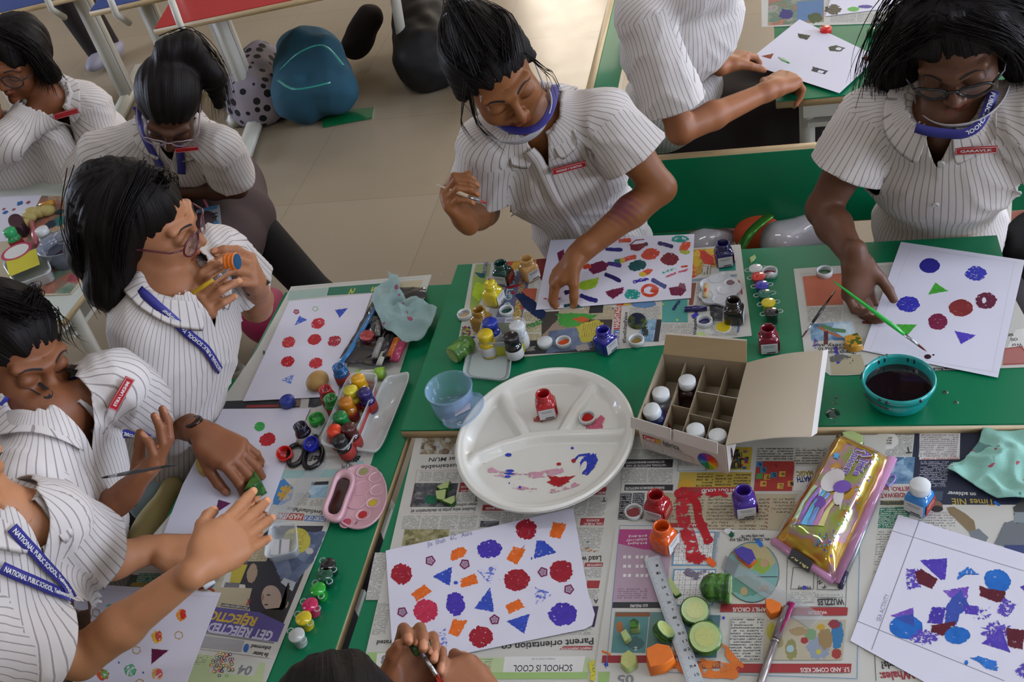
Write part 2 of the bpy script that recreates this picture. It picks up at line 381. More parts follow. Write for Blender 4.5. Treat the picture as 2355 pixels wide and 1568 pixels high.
class Sheet:
    """a sheet lying at height z; everything printed on it is placed in photograph pixels and laid on its plane"""
    def __init__(s, z, ox=0, oy=0, k=1.0): s.mb = MB(); s.z = z; s.o = (ox, oy, k); s.n = 0; s.mi = 0
    def org(s, ox, oy, k): s.o = (ox, oy, k); return s
    def P(s, p, dz=0):
        return at(s.o[0] + p[0] / s.o[2], s.o[1] + p[1] / s.o[2], s.z + dz)
    def lay(s): s.n += 1; return .00012 + s.n * .000004
    def paper(s, pts, m, th=.0006, curl=0):
        P = [s.P(p) for p in pts]; 
        if len(P) == 4 and curl:
            a, b_, c, d = P; n = 12; V = []
            for i in range(n + 1):
                for j in range(n + 1):
                    u, v = i / n, j / n; q = (1 - v) * ((1 - u) * a + u * b_) + v * ((1 - u) * d + u * c)
                    V.append(q)
            s.mb.mesh(V, [(i * (n + 1) + j, (i + 1) * (n + 1) + j, (i + 1) * (n + 1) + j + 1, i * (n + 1) + j + 1) for i in range(n) for j in range(n)], m)
        cx = sum(P) / len(P); ar = sum(np.cross(P[i] - cx, P[(i + 1) % len(P)] - cx)[2] for i in range(len(P)))
        if ar < 0: P = P[::-1]
        s.mb.face(P, m)
        lo = [p - np.array([0, 0, th]) for p in P]; n = len(P)
        for i in range(n): s.mb.face([P[i], lo[i], lo[(i + 1) % n], P[(i + 1) % n]], m)
    def quad(s, pts, m, up=True):
        z = s.lay(); P = [s.P(p, z) for p in pts]
        if np.cross(P[1] - P[0], P[2] - P[1])[2] < 0: P = P[::-1]
        s.mb.face(P, m)
    def rect(s, x0, y0, x1, y1, m, sh=None):
        s.quad([(x0, y0), (x1, y0), (x1 + (s.sk * (y1 - y0)), y1), (x0 + (s.sk * (y1 - y0)), y1)], m)
    sk = -.12; tk = -.02
    def tq(s, a, b_, c, d, m):          # a top left in reading order, b right, c, d
        z = s.lay(); P = [s.P(p, z) for p in (a, b_, c, d)]; w_ = np.linalg.norm(P[1] - P[0]); h = np.linalg.norm(P[3] - P[0])
        uv = [(0, h), (w_, h), (w_, 0), (0, 0)]; k = rnd.random() * 3; uv = [(u + k, v + k) for u, v in uv]
        if np.cross(P[1] - P[0], P[2] - P[1])[2] < 0: P = P[::-1]; uv = uv[::-1]
        s.mb.face(P, m, uv)
    def txt(s, x0, y0, x1, y1, m, cols=1, gap=6, rot=0):     # block of text in a pixel box; rot 180 reads upside down, 90 reads upwards
        sk = s.sk
        if rot in (0, 180):
            w_ = (x1 - x0 - gap * (cols - 1)) / cols
            for i in range(cols):
                a = x0 + i * (w_ + gap); b_ = a + w_; o = sk * (y1 - y0)
                q = [(a, y0), (b_, y0), (b_ + o, y1), (a + o, y1)]
                if rot == 180: q = [q[2], q[3], q[0], q[1]]
                s.tq(*q, m)
        else:
            h = (y1 - y0 - gap * (cols - 1)) / cols
            for i in range(cols):
                a = y0 + i * (h + gap); b_ = a + h; o = sk * (b_ - a)
                s.tq((x0 + o, b_), (x0, a), (x1, a), (x1 + o, b_), m)
    def word(s, t, A, B, hpx, m, bold=.02):          # baseline from A to B, height in (zoom) pixels
        z = s.lay(); a = s.P(A, z); b_ = s.P(B, z); d = np.array(B, float) - np.array(A, float); d /= np.linalg.norm(d)
        u = np.array([d[1], -d[0]]); c = s.P((A[0] + u[0] * hpx, A[1] + u[1] * hpx), z)
        ex = unit(b_ - a); pr = abs(np.cross(ex, c - a)[2]); put_text(s.mb, t, a, b_, pr, m, bold)
    def blob(s, pts, m, jit=.06, n=60, seed=None, z=None):
        r = random.Random(seed if seed is not None else len(s.mb.F)); pts = [np.array(p, float) for p in pts]; L_ = [np.linalg.norm(pts[(i + 1) % len(pts)] - pts[i]) for i in range(len(pts))]
        sd = r.random() * 9; n = n if jit < .03 else int(n * 1.6); tot = sum(L_); out = []; c = sum(pts) / len(pts); R_ = sum(np.linalg.norm(p - c) for p in pts) / len(pts)
        for i, p in enumerate(pts):
            k = max(1, int(n * L_[i] / tot)); q = pts[(i + 1) % len(pts)]
            for j in range(k):
                x = p + (q - p) * j / k; ph = len(out); f = 1 + jit * (r.gauss(0, .42) + .6 * math.sin(ph * .9 + sd) * math.sin(ph * .37 + sd * 2)) - (jit * 1.6 * r.random() if r.random() < .12 else 0)
                out.append(c + (x - c) * f)
        zz = s.lay() if z is None else z; P = [s.P(p, zz) for p in out]; cc = sum(P) / len(P)
        if sum(np.cross(P[i] - cc, P[(i + 1) % len(P)] - cc)[2] for i in range(len(P))) < 0: P = P[::-1]
        if jit <= .2:
            k = len(P); s.mb.mesh(P + [cc], [(i, (i + 1) % k, k) for i in range(k)], m, False)
        else: s.mb.face(P, m)
    def oval(s, x, y, rx, ry, m, jit=.06, rot=0, n=40):
        c, d = math.cos(rot), math.sin(rot)
        s.blob([(x + rx * math.cos(t) * c - ry * math.sin(t) * d, y + rx * math.cos(t) * d + ry * math.sin(t) * c) for t in [2 * PI * i / 28 for i in range(28)]], m, jit, n)
    def ring(s, x, y, r, w_, m, k=5, ph=.3, ry=None):
        ry = ry or r; z = s.lay(); A = []; B_ = []
        for i in range(k * 4):
            t = 2 * PI * i / (k * 4) + ph; f = (math.cos(PI / k) / math.cos(((t - ph) % (2 * PI / k)) - PI / k)) if k < 9 else 1
            A.append(s.P((x + r * f * math.cos(t), y + ry * f * math.sin(t)), z)); B_.append(s.P((x + (r - w_) * f * math.cos(t), y + (ry - w_) * f * math.sin(t)), z))
        q = len(A)
        for i in range(q): s.mb.face([A[i], B_[i], B_[(i + 1) % q], A[(i + 1) % q]][::1], m)
    def flower(s, x, y, r, m, m2=None, ry=None):
        ry = ry or r; s.ring(x, y, r, r * .32, m, 5, rnd.random(), ry)
        for i in range(5):
            a = 2 * PI * i / 5 + .4; s.ring(x + r * .32 * math.cos(a), y + ry * .32 * math.sin(a), r * .22, r * .09, m2 or m, 9, 0, ry * .22)
    def line(s, a, b_, w_, m):
        z = s.lay(); A = s.P(a, z); B_ = s.P(b_, z); n = np.cross(unit(B_ - A), [0, 0, 1]) * w_ / 2; s.mb.face([A + n, B_ + n, B_ - n, A - n][::-1], m)
    def stroke(s, pts, w_, m, jit=.35):               # brushed streak, widths in zoom pixels
        pts = [np.array(p, float) for p in pts]; pts = [lerp(pts[i], pts[i + 1], j / 6) for i in range(len(pts) - 1) for j in range(6)] + [pts[-1]]; n = len(pts); Lf = []; Rt = []
        for i, p in enumerate(pts):
            d = pts[min(i + 1, n - 1)] - pts[max(0, i - 1)]; d /= np.linalg.norm(d) + 1e-9; u = np.array([-d[1], d[0]]); f = w_ / 2 * (1 + jit * (rnd.random() - .5)) * (.6 if i in (0, n - 1) else 1)
            Lf.append(p + u * f); Rt.append(p - u * f)
        z = s.lay()
        for i in range(n - 1):
            Q = [s.P(q, z) for q in (Lf[i], Lf[i + 1], Rt[i + 1], Rt[i])]
            if np.cross(Q[1] - Q[0], Q[2] - Q[1])[2] < 0: Q = Q[::-1]
            s.mb.face(Q, m)
    def outline(s, pts, w_, m):
        for i in range(len(pts)): s.line(pts[i], pts[(i + 1) % len(pts)], w_, m)
    def done(s, name, label, cat, group=None):
        o = s.mb.build(name); return tag(o, label, cat, group)
K1 = 2.915; K2 = 2.944
red_p = flat('8f2e30'); blk = flat('2a2b2e'); wht = flat('c9c9c4'); lgn = flat('8fae6a'); pgn = flat('a9b98c')

# ---- near desk, page with the green band
s = Sheet(TZ + .0012); s.paper([(957, 1003), (1452, 1000), (1352, 1700), (795, 1700)], m_news); s.sk = -.2
s.org(780, 1030, K1)
s.rect(560, -75, 790, 42, ph_a)
s.word('discuss sustainable', (1010, 95), (550, 118), 26, blk); s.word('goals at MUN', (905, 56), (605, 66), 26, blk)
s.txt(545, 160, 800, 225, m_txt, 3, 8, 180); s.rect(507, 235, 800, 395, ph_c)
s.word('Student wins prize in declamation at', (918, 398), (484, 415), 22, blk); s.word('inter-school meet', (925, 368), (700, 378), 20, blk)
s.rect(812, 232, 876, 296, red_p); s.word("ST. MARY'S", (872, 278), (818, 282), 13, wht); s.word('SCHOOL', (868, 252), (815, 256), 13, wht)
s.txt(790, 305, 930, 360, m_txt, 1, 5, 180); s.word('T', (934, 328), (908, 330), 28, blk)
s.rect(965, 380, 1145, 420, red_p); s.word('ST. SCHOOL BENGERI', (1140, 395), (985, 398), 14, wht)
s.txt(432, 452, 930, 545, m_txt, 4, 9, 180); s.txt(950, 425, 1240, 540, m_txt, 2, 9, 180)
s.rect(440, 545, 742, 655, ph_b); s.txt(750, 560, 900, 640, m_txt, 1, 9, 180); s.rect(950, 488, 1075, 530, ph_c)
s.outline([(930, 150), (905, 440), (480, 440), (520, 150)], .0004, red_p)
s.txt(1555, 330, 1800, 455, m_txt, 2, 8, 180); s.rect(1700, 262, 1795, 312, red_p); s.word('AMARA', (1795, 290), (1735, 295), 16, wht); s.word('T', (1790, 330), (1760, 332), 28, blk)
s.rect(1622, 470, 1780, 518, red_p); s.word('HAL PUBLIC', (1765, 500), (1640, 503), 14, wht); s.word('SCHOOL', (1745, 478), (1655, 480), 14, wht)
s.txt(1590, 530, 1775, 690, m_txt, 1, 8, 180); s.word('Lead w', (1758, 722), (1625, 728), 38, blk); s.rect(1650, 768, 1770, 796, red_p); s.word('INVESTITURE', (1760, 776), (1662, 778), 14, wht)
s.txt(1650, 805, 1765, 870, m_txt, 1, 8, 180); s.rect(1665, 888, 1750, 940, red_p); s.txt(1660, 950, 1745, 1010, m_txt, 1, 8, 180); s.word('A', (1738, 1012), (1705, 1014), 28, blk)
s.word('Parent orientation co', (1705, 1272), (1090, 1318), 44, blk); s.quad([(1475, 1350), (1505, 1328), (1700, 1326), (1695, 1354)], red_p); s.word('PARENTS ORIENTATION', (1690, 1334), (1490, 1338), 15, wht)
s.rect(1680, 1060, 1740, 1200, flat('3b2a4a')); s.txt(240, 700, 330, 1020, m_txt, 1, 8, 180)
s.quad([(190, 1370), (345, 1368), (330, 1505), (150, 1505)], lgn); s.quad([(255, 1375), (340, 1372), (335, 1462), (245, 1465)], wht); s.word('3', (335, 1388), (285, 1390), 60, m_grey, .03)
s.quad([(700, 1405), (1682, 1405), (1672, 1505), (690, 1505)], pgn); s.quad([(1110, 1398), (1650, 1395), (1630, 1500), (1098, 1502)], wht)
s.word('SCHOOL IS COOL', (1565, 1452), (1170, 1456), 44, m_ink, .012); s.word('THURSDAY, AUGUST 18, 2022', (1450, 1408), (1290, 1410), 10, m_grey)
s.txt(735, 1408, 1030, 1490, textmat('text_on_pale_green', 'a9b98c', '4a5540', .0036), 1, 5, 180); s.quad([(150, 1505), (1670, 1502), (1660, 1548), (140, 1550)], lgn)
s.txt(1180, 1160, 1700, 1250, m_txt, 3, 8, 180); s.word('celebrated', (450, 1282), (255, 1290), 30, blk); s.txt(260, 1040, 350, 1250, m_txt, 1, 8, 180)
s.stroke([(1640, 620), (1670, 650), (1665, 690)], 40, paint('dab_grey_green', '4a6a64', .7)); s.stroke([(1640, 680), (1720, 690)], 22, paint('dab_orange_thin', 'b0692c', .6))
s.oval(615, 345, 40, 32, paint('dab_green_wet', '0d5a40'), .1)
s.done('newspaper', 'newspaper page with a green SCHOOL IS COOL band lying under the white plate', 'newspaper')

# ---- near desk, puzzle and comics page
s = Sheet(TZ + .0022); s.sk = -.1; s.paper([(1446, 1004), (2040, 1000), (1968, 1700), (1345, 1700)], m_news)
s.org(780, 1030, K1)
for (y0, y1) in ((75, 130), (245, 285)): s.rect(1915, y0, 2240, y1, blk)
s.word('EXTENSION MANAGEMENT', (2180, 86), (1915, 92), 14, wht); s.word('NATIONAL INSTITUTE OF AGRI', (2190, 108), (1925, 113), 14, wht); s.word('RAMAN RESEARCH INSTITUTE', (2180, 258), (1920, 262), 17, wht)
s.txt(1905, 10, 2240, 70, m_txt, 1, 5, 180); s.txt(1900, 140, 2240, 235, m_txt, 2, 6, 180); s.txt(1885, 300, 2050, 480, m_txt_k, 2, 6, 180); s.txt(2070, 300, 2230, 480, m_txt_tan, 1, 6, 180)
s.quad([(1880, 545), (2225, 545), (2225, 690), (2040, 680), (1870, 640)], flat('a03a72')); s.quad([(1870, 640), (2040, 680), (2225, 690), (2190, 1030), (1830, 1028)], flat('a08a98'))
s.word('6+9-9=3', (2065, 580), (1940, 584), 16, wht); s.word('6x2x8+1=97', (2065, 605), (1925, 610), 16, wht); s.word('8+9-9x6=9', (2065, 628), (1935, 632), 16, wht)
for j in range(3):
    for i in range(5):
        x = 1905 + i * 32 + (20 if i > 1 else 0); y = 720 + j * 62; s.rect(x, y, x + 20, y + 20, wht)
s.txt(1870, 940, 2070, 1010, textmat('text_on_mauve', 'a08a98', '4a3a48', .0036), 1, 5, 180)
s.rect(1835, 1032, 2200, 1072, blk); s.word('GO FIGURE', (2070, 1046), (1950, 1050), 18, wht)
s.rect(1850, 1098, 2080, 1372, flat('4f7f80')); s.rect(1855, 1102, 2085, 1130, flat('7c4c30')); s.oval(1880, 1200, 24, 40, flat('9a6038'), .1); s.rect(2085, 1100, 2250, 1372, flat('5a7a74'))
s.oval(1985, 1310, 60, 45, flat('3f5f60'), .1); s.word('Z', (2000, 1332), (1975, 1335), 22, wht); s.rect(1765, 1390, 2260, 1440, flat('8c2830'))
s.word('05', (1975, 1520), (1865, 1524), 62, m_grey, .03); s.rect(1740, 1500, 1815, 1600, lgn)
s.stroke([(1700, 1420), (1690, 1450), (1705, 1500), (1695, 1560)], 36, paint('dab_lemon', 'b9b43a', .35)); s.stroke([(1760, 1360), (1820, 1385)], 16, paint('dab_orange', 'c4661a')); s.oval(1790, 1450, 14, 20, paint('dab_blue_b', '26359a'), .3)
s.line((1880, 520), (1790, 1480), .0007, flat('4a7ea6')); s.line((1880, 520), (2230, 520), .0007, flat('4a7ea6'))
s.org(1555, 1030, K1)
s.rect(212, -6, 512, 146, flat('a8932a')); rr = random.Random(3)
for i in range(26):
    x = 215 + rr.random() * 270; y = rr.random() * 125; s.rect(x, y, x + 25, y + 18, flat(rr.choice(['9c2020', '1c4f7a', '2f7a3a', 'b87a1a', '1b1b1b'])))
s.word('JUMBLE', (445, 86), (245, 92), 48, blk, .05); s.word('TUMBLE', (448, 30), (340, 34), 48, blk, .05)
s.rect(25, 162, 508, 262, flat('a8913c')); s.txt(140, 172, 500, 258, textmat('big_text_on_ochre', 'a8913c', '2c2818', .0058, .56), 3, 14, 180); s.oval(66, 258, 54, 48, flat('b8912a'), 0); s.ring(66, 250, 36, 5, blk, 12); s.oval(66, 244, 40, 32, flat('b8912a'), 0)
s.rect(30, 262, 508, 296, flat('8f2c2c')); s.word('LAUGH OUT LOUD', (480, 270), (170, 276), 20, wht, .03)
s.rect(540, 88, 796, 288, flat('99302a'))
for (x, y, c, t) in ((585, 148, '2f6f92', '8'), (610, 195, 'b08a30', '7'), (655, 182, '2f6f92', '5'), (712, 175, 'b9963a', '='), (585, 240, 'b9863a', '÷'), (560, 110, '3a6f9a', '4'), (700, 255, 'b9933a', '3-2'), (770, 240, 'b9863a', '1'), (560, 190, '4a8a4a', ''), (668, 120, 'a03028', '2+2')):
    s.rect(x - 20, y - 20, x + 22, y + 18, flat(c)); 
    if t: s.word(t, (x + 12, y - 14), (x - 8, y - 11), 24, blk, .03)
s.txt(545, 0, 790, 82, m_txt_b, 1, 5, 180); s.txt(800, 0, 1012, 112, m_txt_b, 1, 5, 180); s.rect(800, 122, 935, 285, wht); s.word('MAGIC', (915, 152), (805, 158), 32, flat('8a7a2a'), .05); s.word('MATH', (905, 190), (808, 196), 34, flat('2a3a6a'), .05)
s.txt(30, 8, 200, 118, m_txt, 1, 5, 180); s.outline([(10, 155), (205, 152), (195, -30), (20, -30)], .0007, flat('4a7ea6'))
s.quad([(-30, 305), (815, 308), (690, 550), (-40, 530)], flat('a89d83')); s.txt(440, 330, 630, 545, textmat('tan_big_text', 'a89d83', '38342c', .006, .5), 1, 5, 180); s.txt(215, 330, 420, 545, MATS['tan_big_text'], 1, 5, 180); s.txt(-20, 345, 190, 490, MATS['tan_big_text'], 1, 5, 180); s.txt(645, 330, 800, 440, MATS['tan_big_text'], 1, 5, 180)
for i in range(8): s.rect(618 - i * 2, 338 + i * 27, 626 - i * 2, 346 + i * 27, flat('8c2c2c'))
s.rect(-40, 502, 212, 532, flat('8f2c2c')); s.word('ANSWERS', (140, 508), (12, 511), 18, wht, .03)
def grid(x0, y0, x1, y1, n, m_=None):
    s.rect(x0 - 8, y0 - 8, x1 + 8, y1 + 8, flat('5c8fae')); s.rect(x0, y0, x1, y1, wht)
    for i in range(n + 1):
        s.line((x0 + (x1 - x0) * i / n, y0), (x0 + (x1 - x0) * i / n + s.sk * (y1 - y0), y1), .0004, blk); s.line((x0 + s.sk * (y1 - y0) * i / n, y0 + (y1 - y0) * i / n), (x1 + s.sk * (y1 - y0) * i / n, y0 + (y1 - y0) * i / n), .0004, blk)
    for i in range(n):
        for j in range(n):
            if rr.random() < .55: x = x0 + (x1 - x0) * (i + .6) / n + s.sk * (y1 - y0) * (j + .5) / n; y = y0 + (y1 - y0) * (j + .35) / n; s.word(str(rr.randint(1, 9)), (x + 4, y), (x - 5, y), 11, m_grey)
grid(0, 568, 258, 780, 8); s.rect(262, 562, 292, 790, flat('7f8b92')); s.word('ANSWERS TO SUDOKU', (277, 600), (262, 760), 12, wht); grid(-10, 818, 262, 1050, 7)
s.word('"I win, Daddy! I had 142, and', (650, 602), (362, 608), 20, blk); s.word('you only had 78."', (590, 580), (425, 584), 20, blk)
s.oval(508, 832, 184, 204, blk, 0); s.oval(508, 832, 181, 200, flat('6f9a96'), 0)
s.blob([(390, 690), (470, 640), (600, 650), (670, 760), (600, 830), (440, 800)], flat('a39a70'), .05); s.oval(570, 790, 60, 50, flat('7d9a3a'), .1); s.oval(590, 770, 26, 30, flat('a98a6a'), .1); s.blob([(360, 880), (470, 850), (560, 900), (600, 960), (470, 1000), (380, 960)], flat('527f70'), .1); s.oval(455, 960, 24, 30, flat('9a8460'), .1); s.oval(585, 940, 40, 22, flat('8a8468'), .1); s.rect(540, 860, 680, 866, blk)
s.word('JOHS', (650, 965), (568, 938), 22, blk, .02)
s.rect(300, 1045, 690, 1098, flat('8f2c2c')); s.rect(690, 1068, 1152, 1122, flat('8f2c2c')); s.word('THE FAMILY CIRCUS', (690, 1068), (380, 1070), 28, wht, .02); s.word('WUZZLES', (1010, 1092), (885, 1095), 20, wht, .02)
s.word('WUZZLES', (1122, 1008), (945, 1012), 42, blk, .03); s.outline([(745, 730), (1150, 740), (1135, 1068), (738, 1060)], .0006, blk); s.outline([(785, 800), (925, 805), (920, 946), (768, 944)], .0007, blk); s.outline([(950, 825), (1100, 830), (1095, 950), (946, 948)], .0007, blk)
s.word('Heavy', (900, 925), (812, 930), 24, blk); s.word('K  N', (1010, 930), (965, 885), 26, blk); s.txt(770, 965, 935, 1035, m_txt, 1, 5, 180); s.txt(950, 975, 1120, 1000, m_txt, 1, 5, 180)
s.txt(375, 1135, 590, 1425, textmat('comic_text', 'b6b6ae', '2a2a2a', .0042, .55), 1, 5, 180)
s.rect(605, 1150, 1140, 1420, flat('a39c84'))
for (x, y, rx, ry, c) in ((640, 1230, 34, 60, '9a9434'), (770, 1350, 40, 70, '7d7a4a'), (765, 1345, 26, 24, '8fa8b0'), (1080, 1250, 42, 100, '2a6a94'), (1075, 1380, 34, 34, '8c3028'), (955, 1340, 80, 80, '7d8898'), (955, 1365, 18, 18, 'a8a23a'), (1000, 1280, 50, 70, '86704a'), (900, 1250, 40, 40, '6a8a64'), (860, 1290, 26, 22, '8c2c2c'), (970, 1200, 30, 20, 'a88a2a'), (1060, 1180, 40, 30, '7c2c34'), (820, 1230, 60, 30, '907c58'), (690, 1300, 30, 40, '8c8458')): s.oval(x, y, rx, ry, flat(c), .12)
s.rect(345, 1445, 1176, 1505, flat('8f2c2c')); s.word('S.F. AND COMIC KIDS', (1160, 1470), (832, 1474), 30, wht, .02); s.rect(-60, 1428, 298, 1475, flat('8c3a2c')); s.word('GARFIELD', (286, 1440), (150, 1443), 26, flat('b08a40'), .02)
s.rect(30, 1120, 298, 1405, flat('4c6a70')); s.oval(170, 1180, 90, 50, flat('3a5a48'), .15); s.oval(90, 1330, 80, 60, flat('6a4a3c'), .15)
s.line((1232, 500), (1212, 1545), .0008, flat('4a7ea6')); s.line((1212, 1545), (-100, 1500), .0008, flat('4a7ea6'))
s.txt(840, 640, 1230, 715, m_txt, 1, 5, 180)
# dried paint on the page
rp = paint('red_smear', 'a3222c', .42, 90); rp2 = paint('red_smear_thick', '9c1a22', .1, 120); op = paint('orange_smear', 'c46a2a', .5, 70); pp = paint('violet_dab', '3a3aa0')
s.stroke([(20, 270), (50, 330), (40, 420), (60, 520), (100, 640), (120, 760)], 90, rp, .2); s.stroke([(90, 300), (140, 380), (150, 470), (190, 560), (225, 640)], 60, rp2, .3); s.stroke([(60, 300), (180, 320), (300, 300), (350, 318)], 34, rp, .4); s.oval(140, 740, 70, 36, rp2, .3)
s.stroke([(-60, 1400), (60, 1450), (200, 1480), (420, 1500)], 120, op, .3); s.stroke([(280, 1330), (340, 1370), (440, 1480)], 60, op, .4); s.stroke([(210, 740), (230, 760), (260, 790)], 40, paint('orange_dab', 'c8541e', .2), .4)
s.stroke([(540, 612), (578, 662)], 26, paint('blue_dab', '2a64b4')); s.oval(350, 555, 36, 20, paint('white_dab', 'c0c0c0'), .3); s.oval(372, 580, 18, 22, paint('dab_green_dk', '0c4a38'), .3); s.oval(318, 1138, 10, 10, pp, .2); s.oval(862, 936, 14, 14, pp, .3)
s.stroke([(200, 1150), (240, 1200), (270, 1260)], 70, paint('grey_wet_stain', '5a5a58', .55, 60), .3); s.stroke([(60, 820), (130, 860), (220, 830)], 50, paint('grey_stain', '6a6474', .55, 60), .3)
s.done('newspaper', 'newspaper comics and puzzle page under the steel ruler and the pencil case', 'newspaper')

# ---- near desk, page at the right
s = Sheet(TZ + .0017); s.sk = -.1; s.paper([(2036, 1000), (2420, 996), (2480, 1700), (1966, 1700)], m_news)
s.org(1555, 1030, K1)
s.rect(1600, -110, 2420, 380, flat('1d2338')); s.quad([(1632, -100), (1905, -105), (1900, 75), (1630, 78)], wht); s.txt(1640, -95, 1895, 60, textmat('red_black_text', 'b8b8b6', '5a2c34', .0042), 1, 5, 180); s.word('INSPIRATIONAL JOURNEY', (1890, 62), (1640, 66), 14, flat('a03a3a'))
s.txt(1640, 90, 1830, 260, m_txt_n, 1, 5, 180); s.word('Times NIE', (2130, 345), (1845, 338), 42, flat('a89438'), .01); s.word('on achiever', (2010, 300), (1818, 290), 26, wht, .02)
s.rect(1350, 60, 1602, 240, ph_sky); s.txt(1225, -90, 1590, 50, m_txt, 2, 8, 180); s.word('T', (1575, -6), (1530, -4), 40, blk); s.oval(1410, -50, 80, 60, wht, 0); s.txt(1370, -80, 1450, -20, m_txt_b, 1, 5, 180)
s.word('METRO: Indian', (1580, 258), (1330, 264), 28, flat('8c2c34'), .03); s.word('UNDERWATER', (1575, 298), (1325, 306), 30, flat('8c2c34'), .03)
s.rect(1310, 352, 1580, 382, flat('6a6a34')); s.word('Engineering', (1560, 358), (1370, 362), 26, flat('20304a')); s.txt(1300, 395, 1570, 540, m_txt_g, 1, 5, 180); s.txt(1320, 550, 1460, 850, textmat('right_text', 'b6b6ae', '3a3b3c', .0042), 1, 5, 180)
for i in range(34): s.rect(1298 + i * .4 - i * .2, 545 + i * 10, 1304 + i * .2, 551 + i * 10, flat('2b6b55'))
s.txt(1630, 420, 1880, 560, textmat('right_text_b', 'b9b9b2', '3a3b3c', .0046), 1, 5, 180)
s.blob([(1812, 400), (1860, 392), (1940, 440), (2000, 490), (2010, 560), (1960, 560), (1900, 500), (1830, 440)], flat('7a6a4c'), .02); s.blob([(1960, 560), (2030, 540), (2095, 600), (2070, 640), (1990, 640)], flat('6d7478'), .02)
s.blob([(2130, 640), (2200, 500), (2290, 480), (2420, 500), (2420, 720), (2260, 680)], flat('64696e'), .03); s.blob([(2260, 400), (2330, 330), (2420, 340), (2420, 500), (2270, 500)], flat('3a3a3a'), .1); s.rect(2270, 430, 2345, 500, flat('7a8488')); s.rect(2200, 650, 2460, 740, flat('2e3c6a'))
s.oval(1745, 390, 42, 38, flat('7c5a48'), .02); s.oval(1748, 408, 42, 22, flat('2a2424'), .02); s.rect(1700, 290, 1790, 352, flat('3c4a5a'))
s.word('Great Whales:', (1765, 1478), (1362, 1506), 56, flat('8c2a34'), .03); s.word('Upwards?', (1600, 1418), (1368, 1434), 48, blk, .03); s.line((1330, 1360), (1340, 1560), .0007, blk)
s.stroke([(2130, 360), (2170, 385)], 20, paint('blue_dab', '2a64b4'))
s.done('newspaper', 'newspaper page with a navy Times NIE panel at the right of the near desk', 'newspaper')
# ---- newspaper under the jars (reads upwards)
s = Sheet(CZ + .0012); s.sk = -.15; s.paper([(1087, 606), (1420, 584), (1703, 562), (1729, 772), (1530, 793), (1181, 822), (1047, 818)], m_news)
s.org(780, 500, K2)
s.quad([(925, 318), (1030, 312), (1012, 400), (905, 400)], flat('8fa06a')); s.quad([(905, 400), (1000, 395), (930, 650), (880, 650)], flat('8ba54a')); s.quad([(1030, 312), (1100, 308), (1085, 380), (1020, 385)], wht)
s.word('WEB STARS', (992, 400), (1010, 300), 26, flat('4a3a8a'), .03)
s.quad([(1100, 380), (1160, 376), (1010, 860), (935, 862)], m_txt_gr); s.quad([(1160, 370), (1300, 350), (1235, 700), (1190, 900), (1040, 990), (1000, 860)], flat('5b5c7c'))
s.word('TO GET OVER', (1150, 640), (1205, 345), 44, flat('9ac0bc'), .03); s.word('REJECTION ANXIETY', (1215, 690), (1265, 410), 40, flat('b5963a'), .03); s.word('REJECTION', (1210, 950), (1240, 560), 44, flat('b5963a'), .03); s.word('GET REJECTED', (1120, 1000), (1180, 620), 46, flat('b4b4b8'), .03)
s.quad([(1130, 300), (1330, 282), (1325, 340), (1115, 360)], ph_red); s.quad([(1335, 282), (1420, 275), (1410, 420), (1330, 430)], flat('7a2e28')); s.oval(1345, 445, 26, 40, wht, .1)
s.rect(1245, 480, 1340, 620, flat('a4523a')); s.txt(1250, 640, 1420, 850, m_txt_tan, 3, 10, 90)
s.quad([(1260, 835), (1860, 800), (1850, 900), (1220, 930)], flat('2b2c2e')); s.quad([(1370, 640), (1860, 610), (1840, 800), (1370, 830)], flat('3a342e'))
s.rect(1490, 620, 1870, 690, m_txt_tan); s.txt(1660, 600, 1850, 690, m_txt_tan, 2, 8, 90); s.quad([(1700, 590), (1790, 585), (1785, 645), (1690, 650)], flat('2a2a2c'))
s.blob([(1480, 690), (1580, 700), (1620, 760), (1560, 820), (1440, 850), (1350, 820)], flat('8c7a68'), .05); s.blob([(1420, 770), (1640, 740), (1720, 880), (1400, 920)], ph_den, .04); s.blob([(1600, 720), (1760, 690), (1830, 790), (1700, 840), (1640, 850)], flat('a8a03c'), .05)
s.txt(1650, 710, 1790, 810, m_txt_y, 1, 5, 90); s.blob([(1600, 870), (1680, 850), (1700, 895), (1610, 905)], flat('9a9490'), .15); s.blob([(1250, 880), (1330, 868), (1320, 900), (1260, 908)], flat('8c8680'), .2)
s.quad([(1868, 608), (1912, 602), (1900, 755), (1858, 760)], flat('a8483c')); s.quad([(1858, 762), (1900, 757), (1893, 868), (1862, 870)], flat('46689c'))
s.word('HASHTAG', (1895, 745), (1905, 608), 34, wht, .03); s.word('STORY OF A', (1892, 865), (1898, 765), 28, wht, .03); s.word('#SaveSultanPalace', (1940, 850), (1952, 640), 24, blk)
s.txt(1970, 610, 2040, 700, m_txt, 1, 8, 90); s.txt(2060, 600, 2175, 690, m_txt, 2, 8, 90); s.rect(2045, 690, 2180, 840, ph_sky); s.rect(2150, 690, 2185, 840, blk); s.oval(2070, 770, 24, 40, flat('2c3432'), .3)
s.oval(860, 775, 36, 40, flat('6a6450'), .2)
for i in range(22): s.oval(850 + rnd.random() * 80 - 12, 740 + rnd.random() * 80, 9, 8, flat(rnd.choice(['8c2c2c', '2c3a6a', 'a89a3a', 'b0b0b0'])), .05)
s.org(1380, 540, 4.9)
s.quad([(700, 740), (985, 720), (990, 985), (700, 985)], m_txt_t); s.txt(690, 1000, 1040, 1180, m_txt, 3, 10, 90); s.txt(350, 840, 680, 900, m_txt, 2, 8, 90)
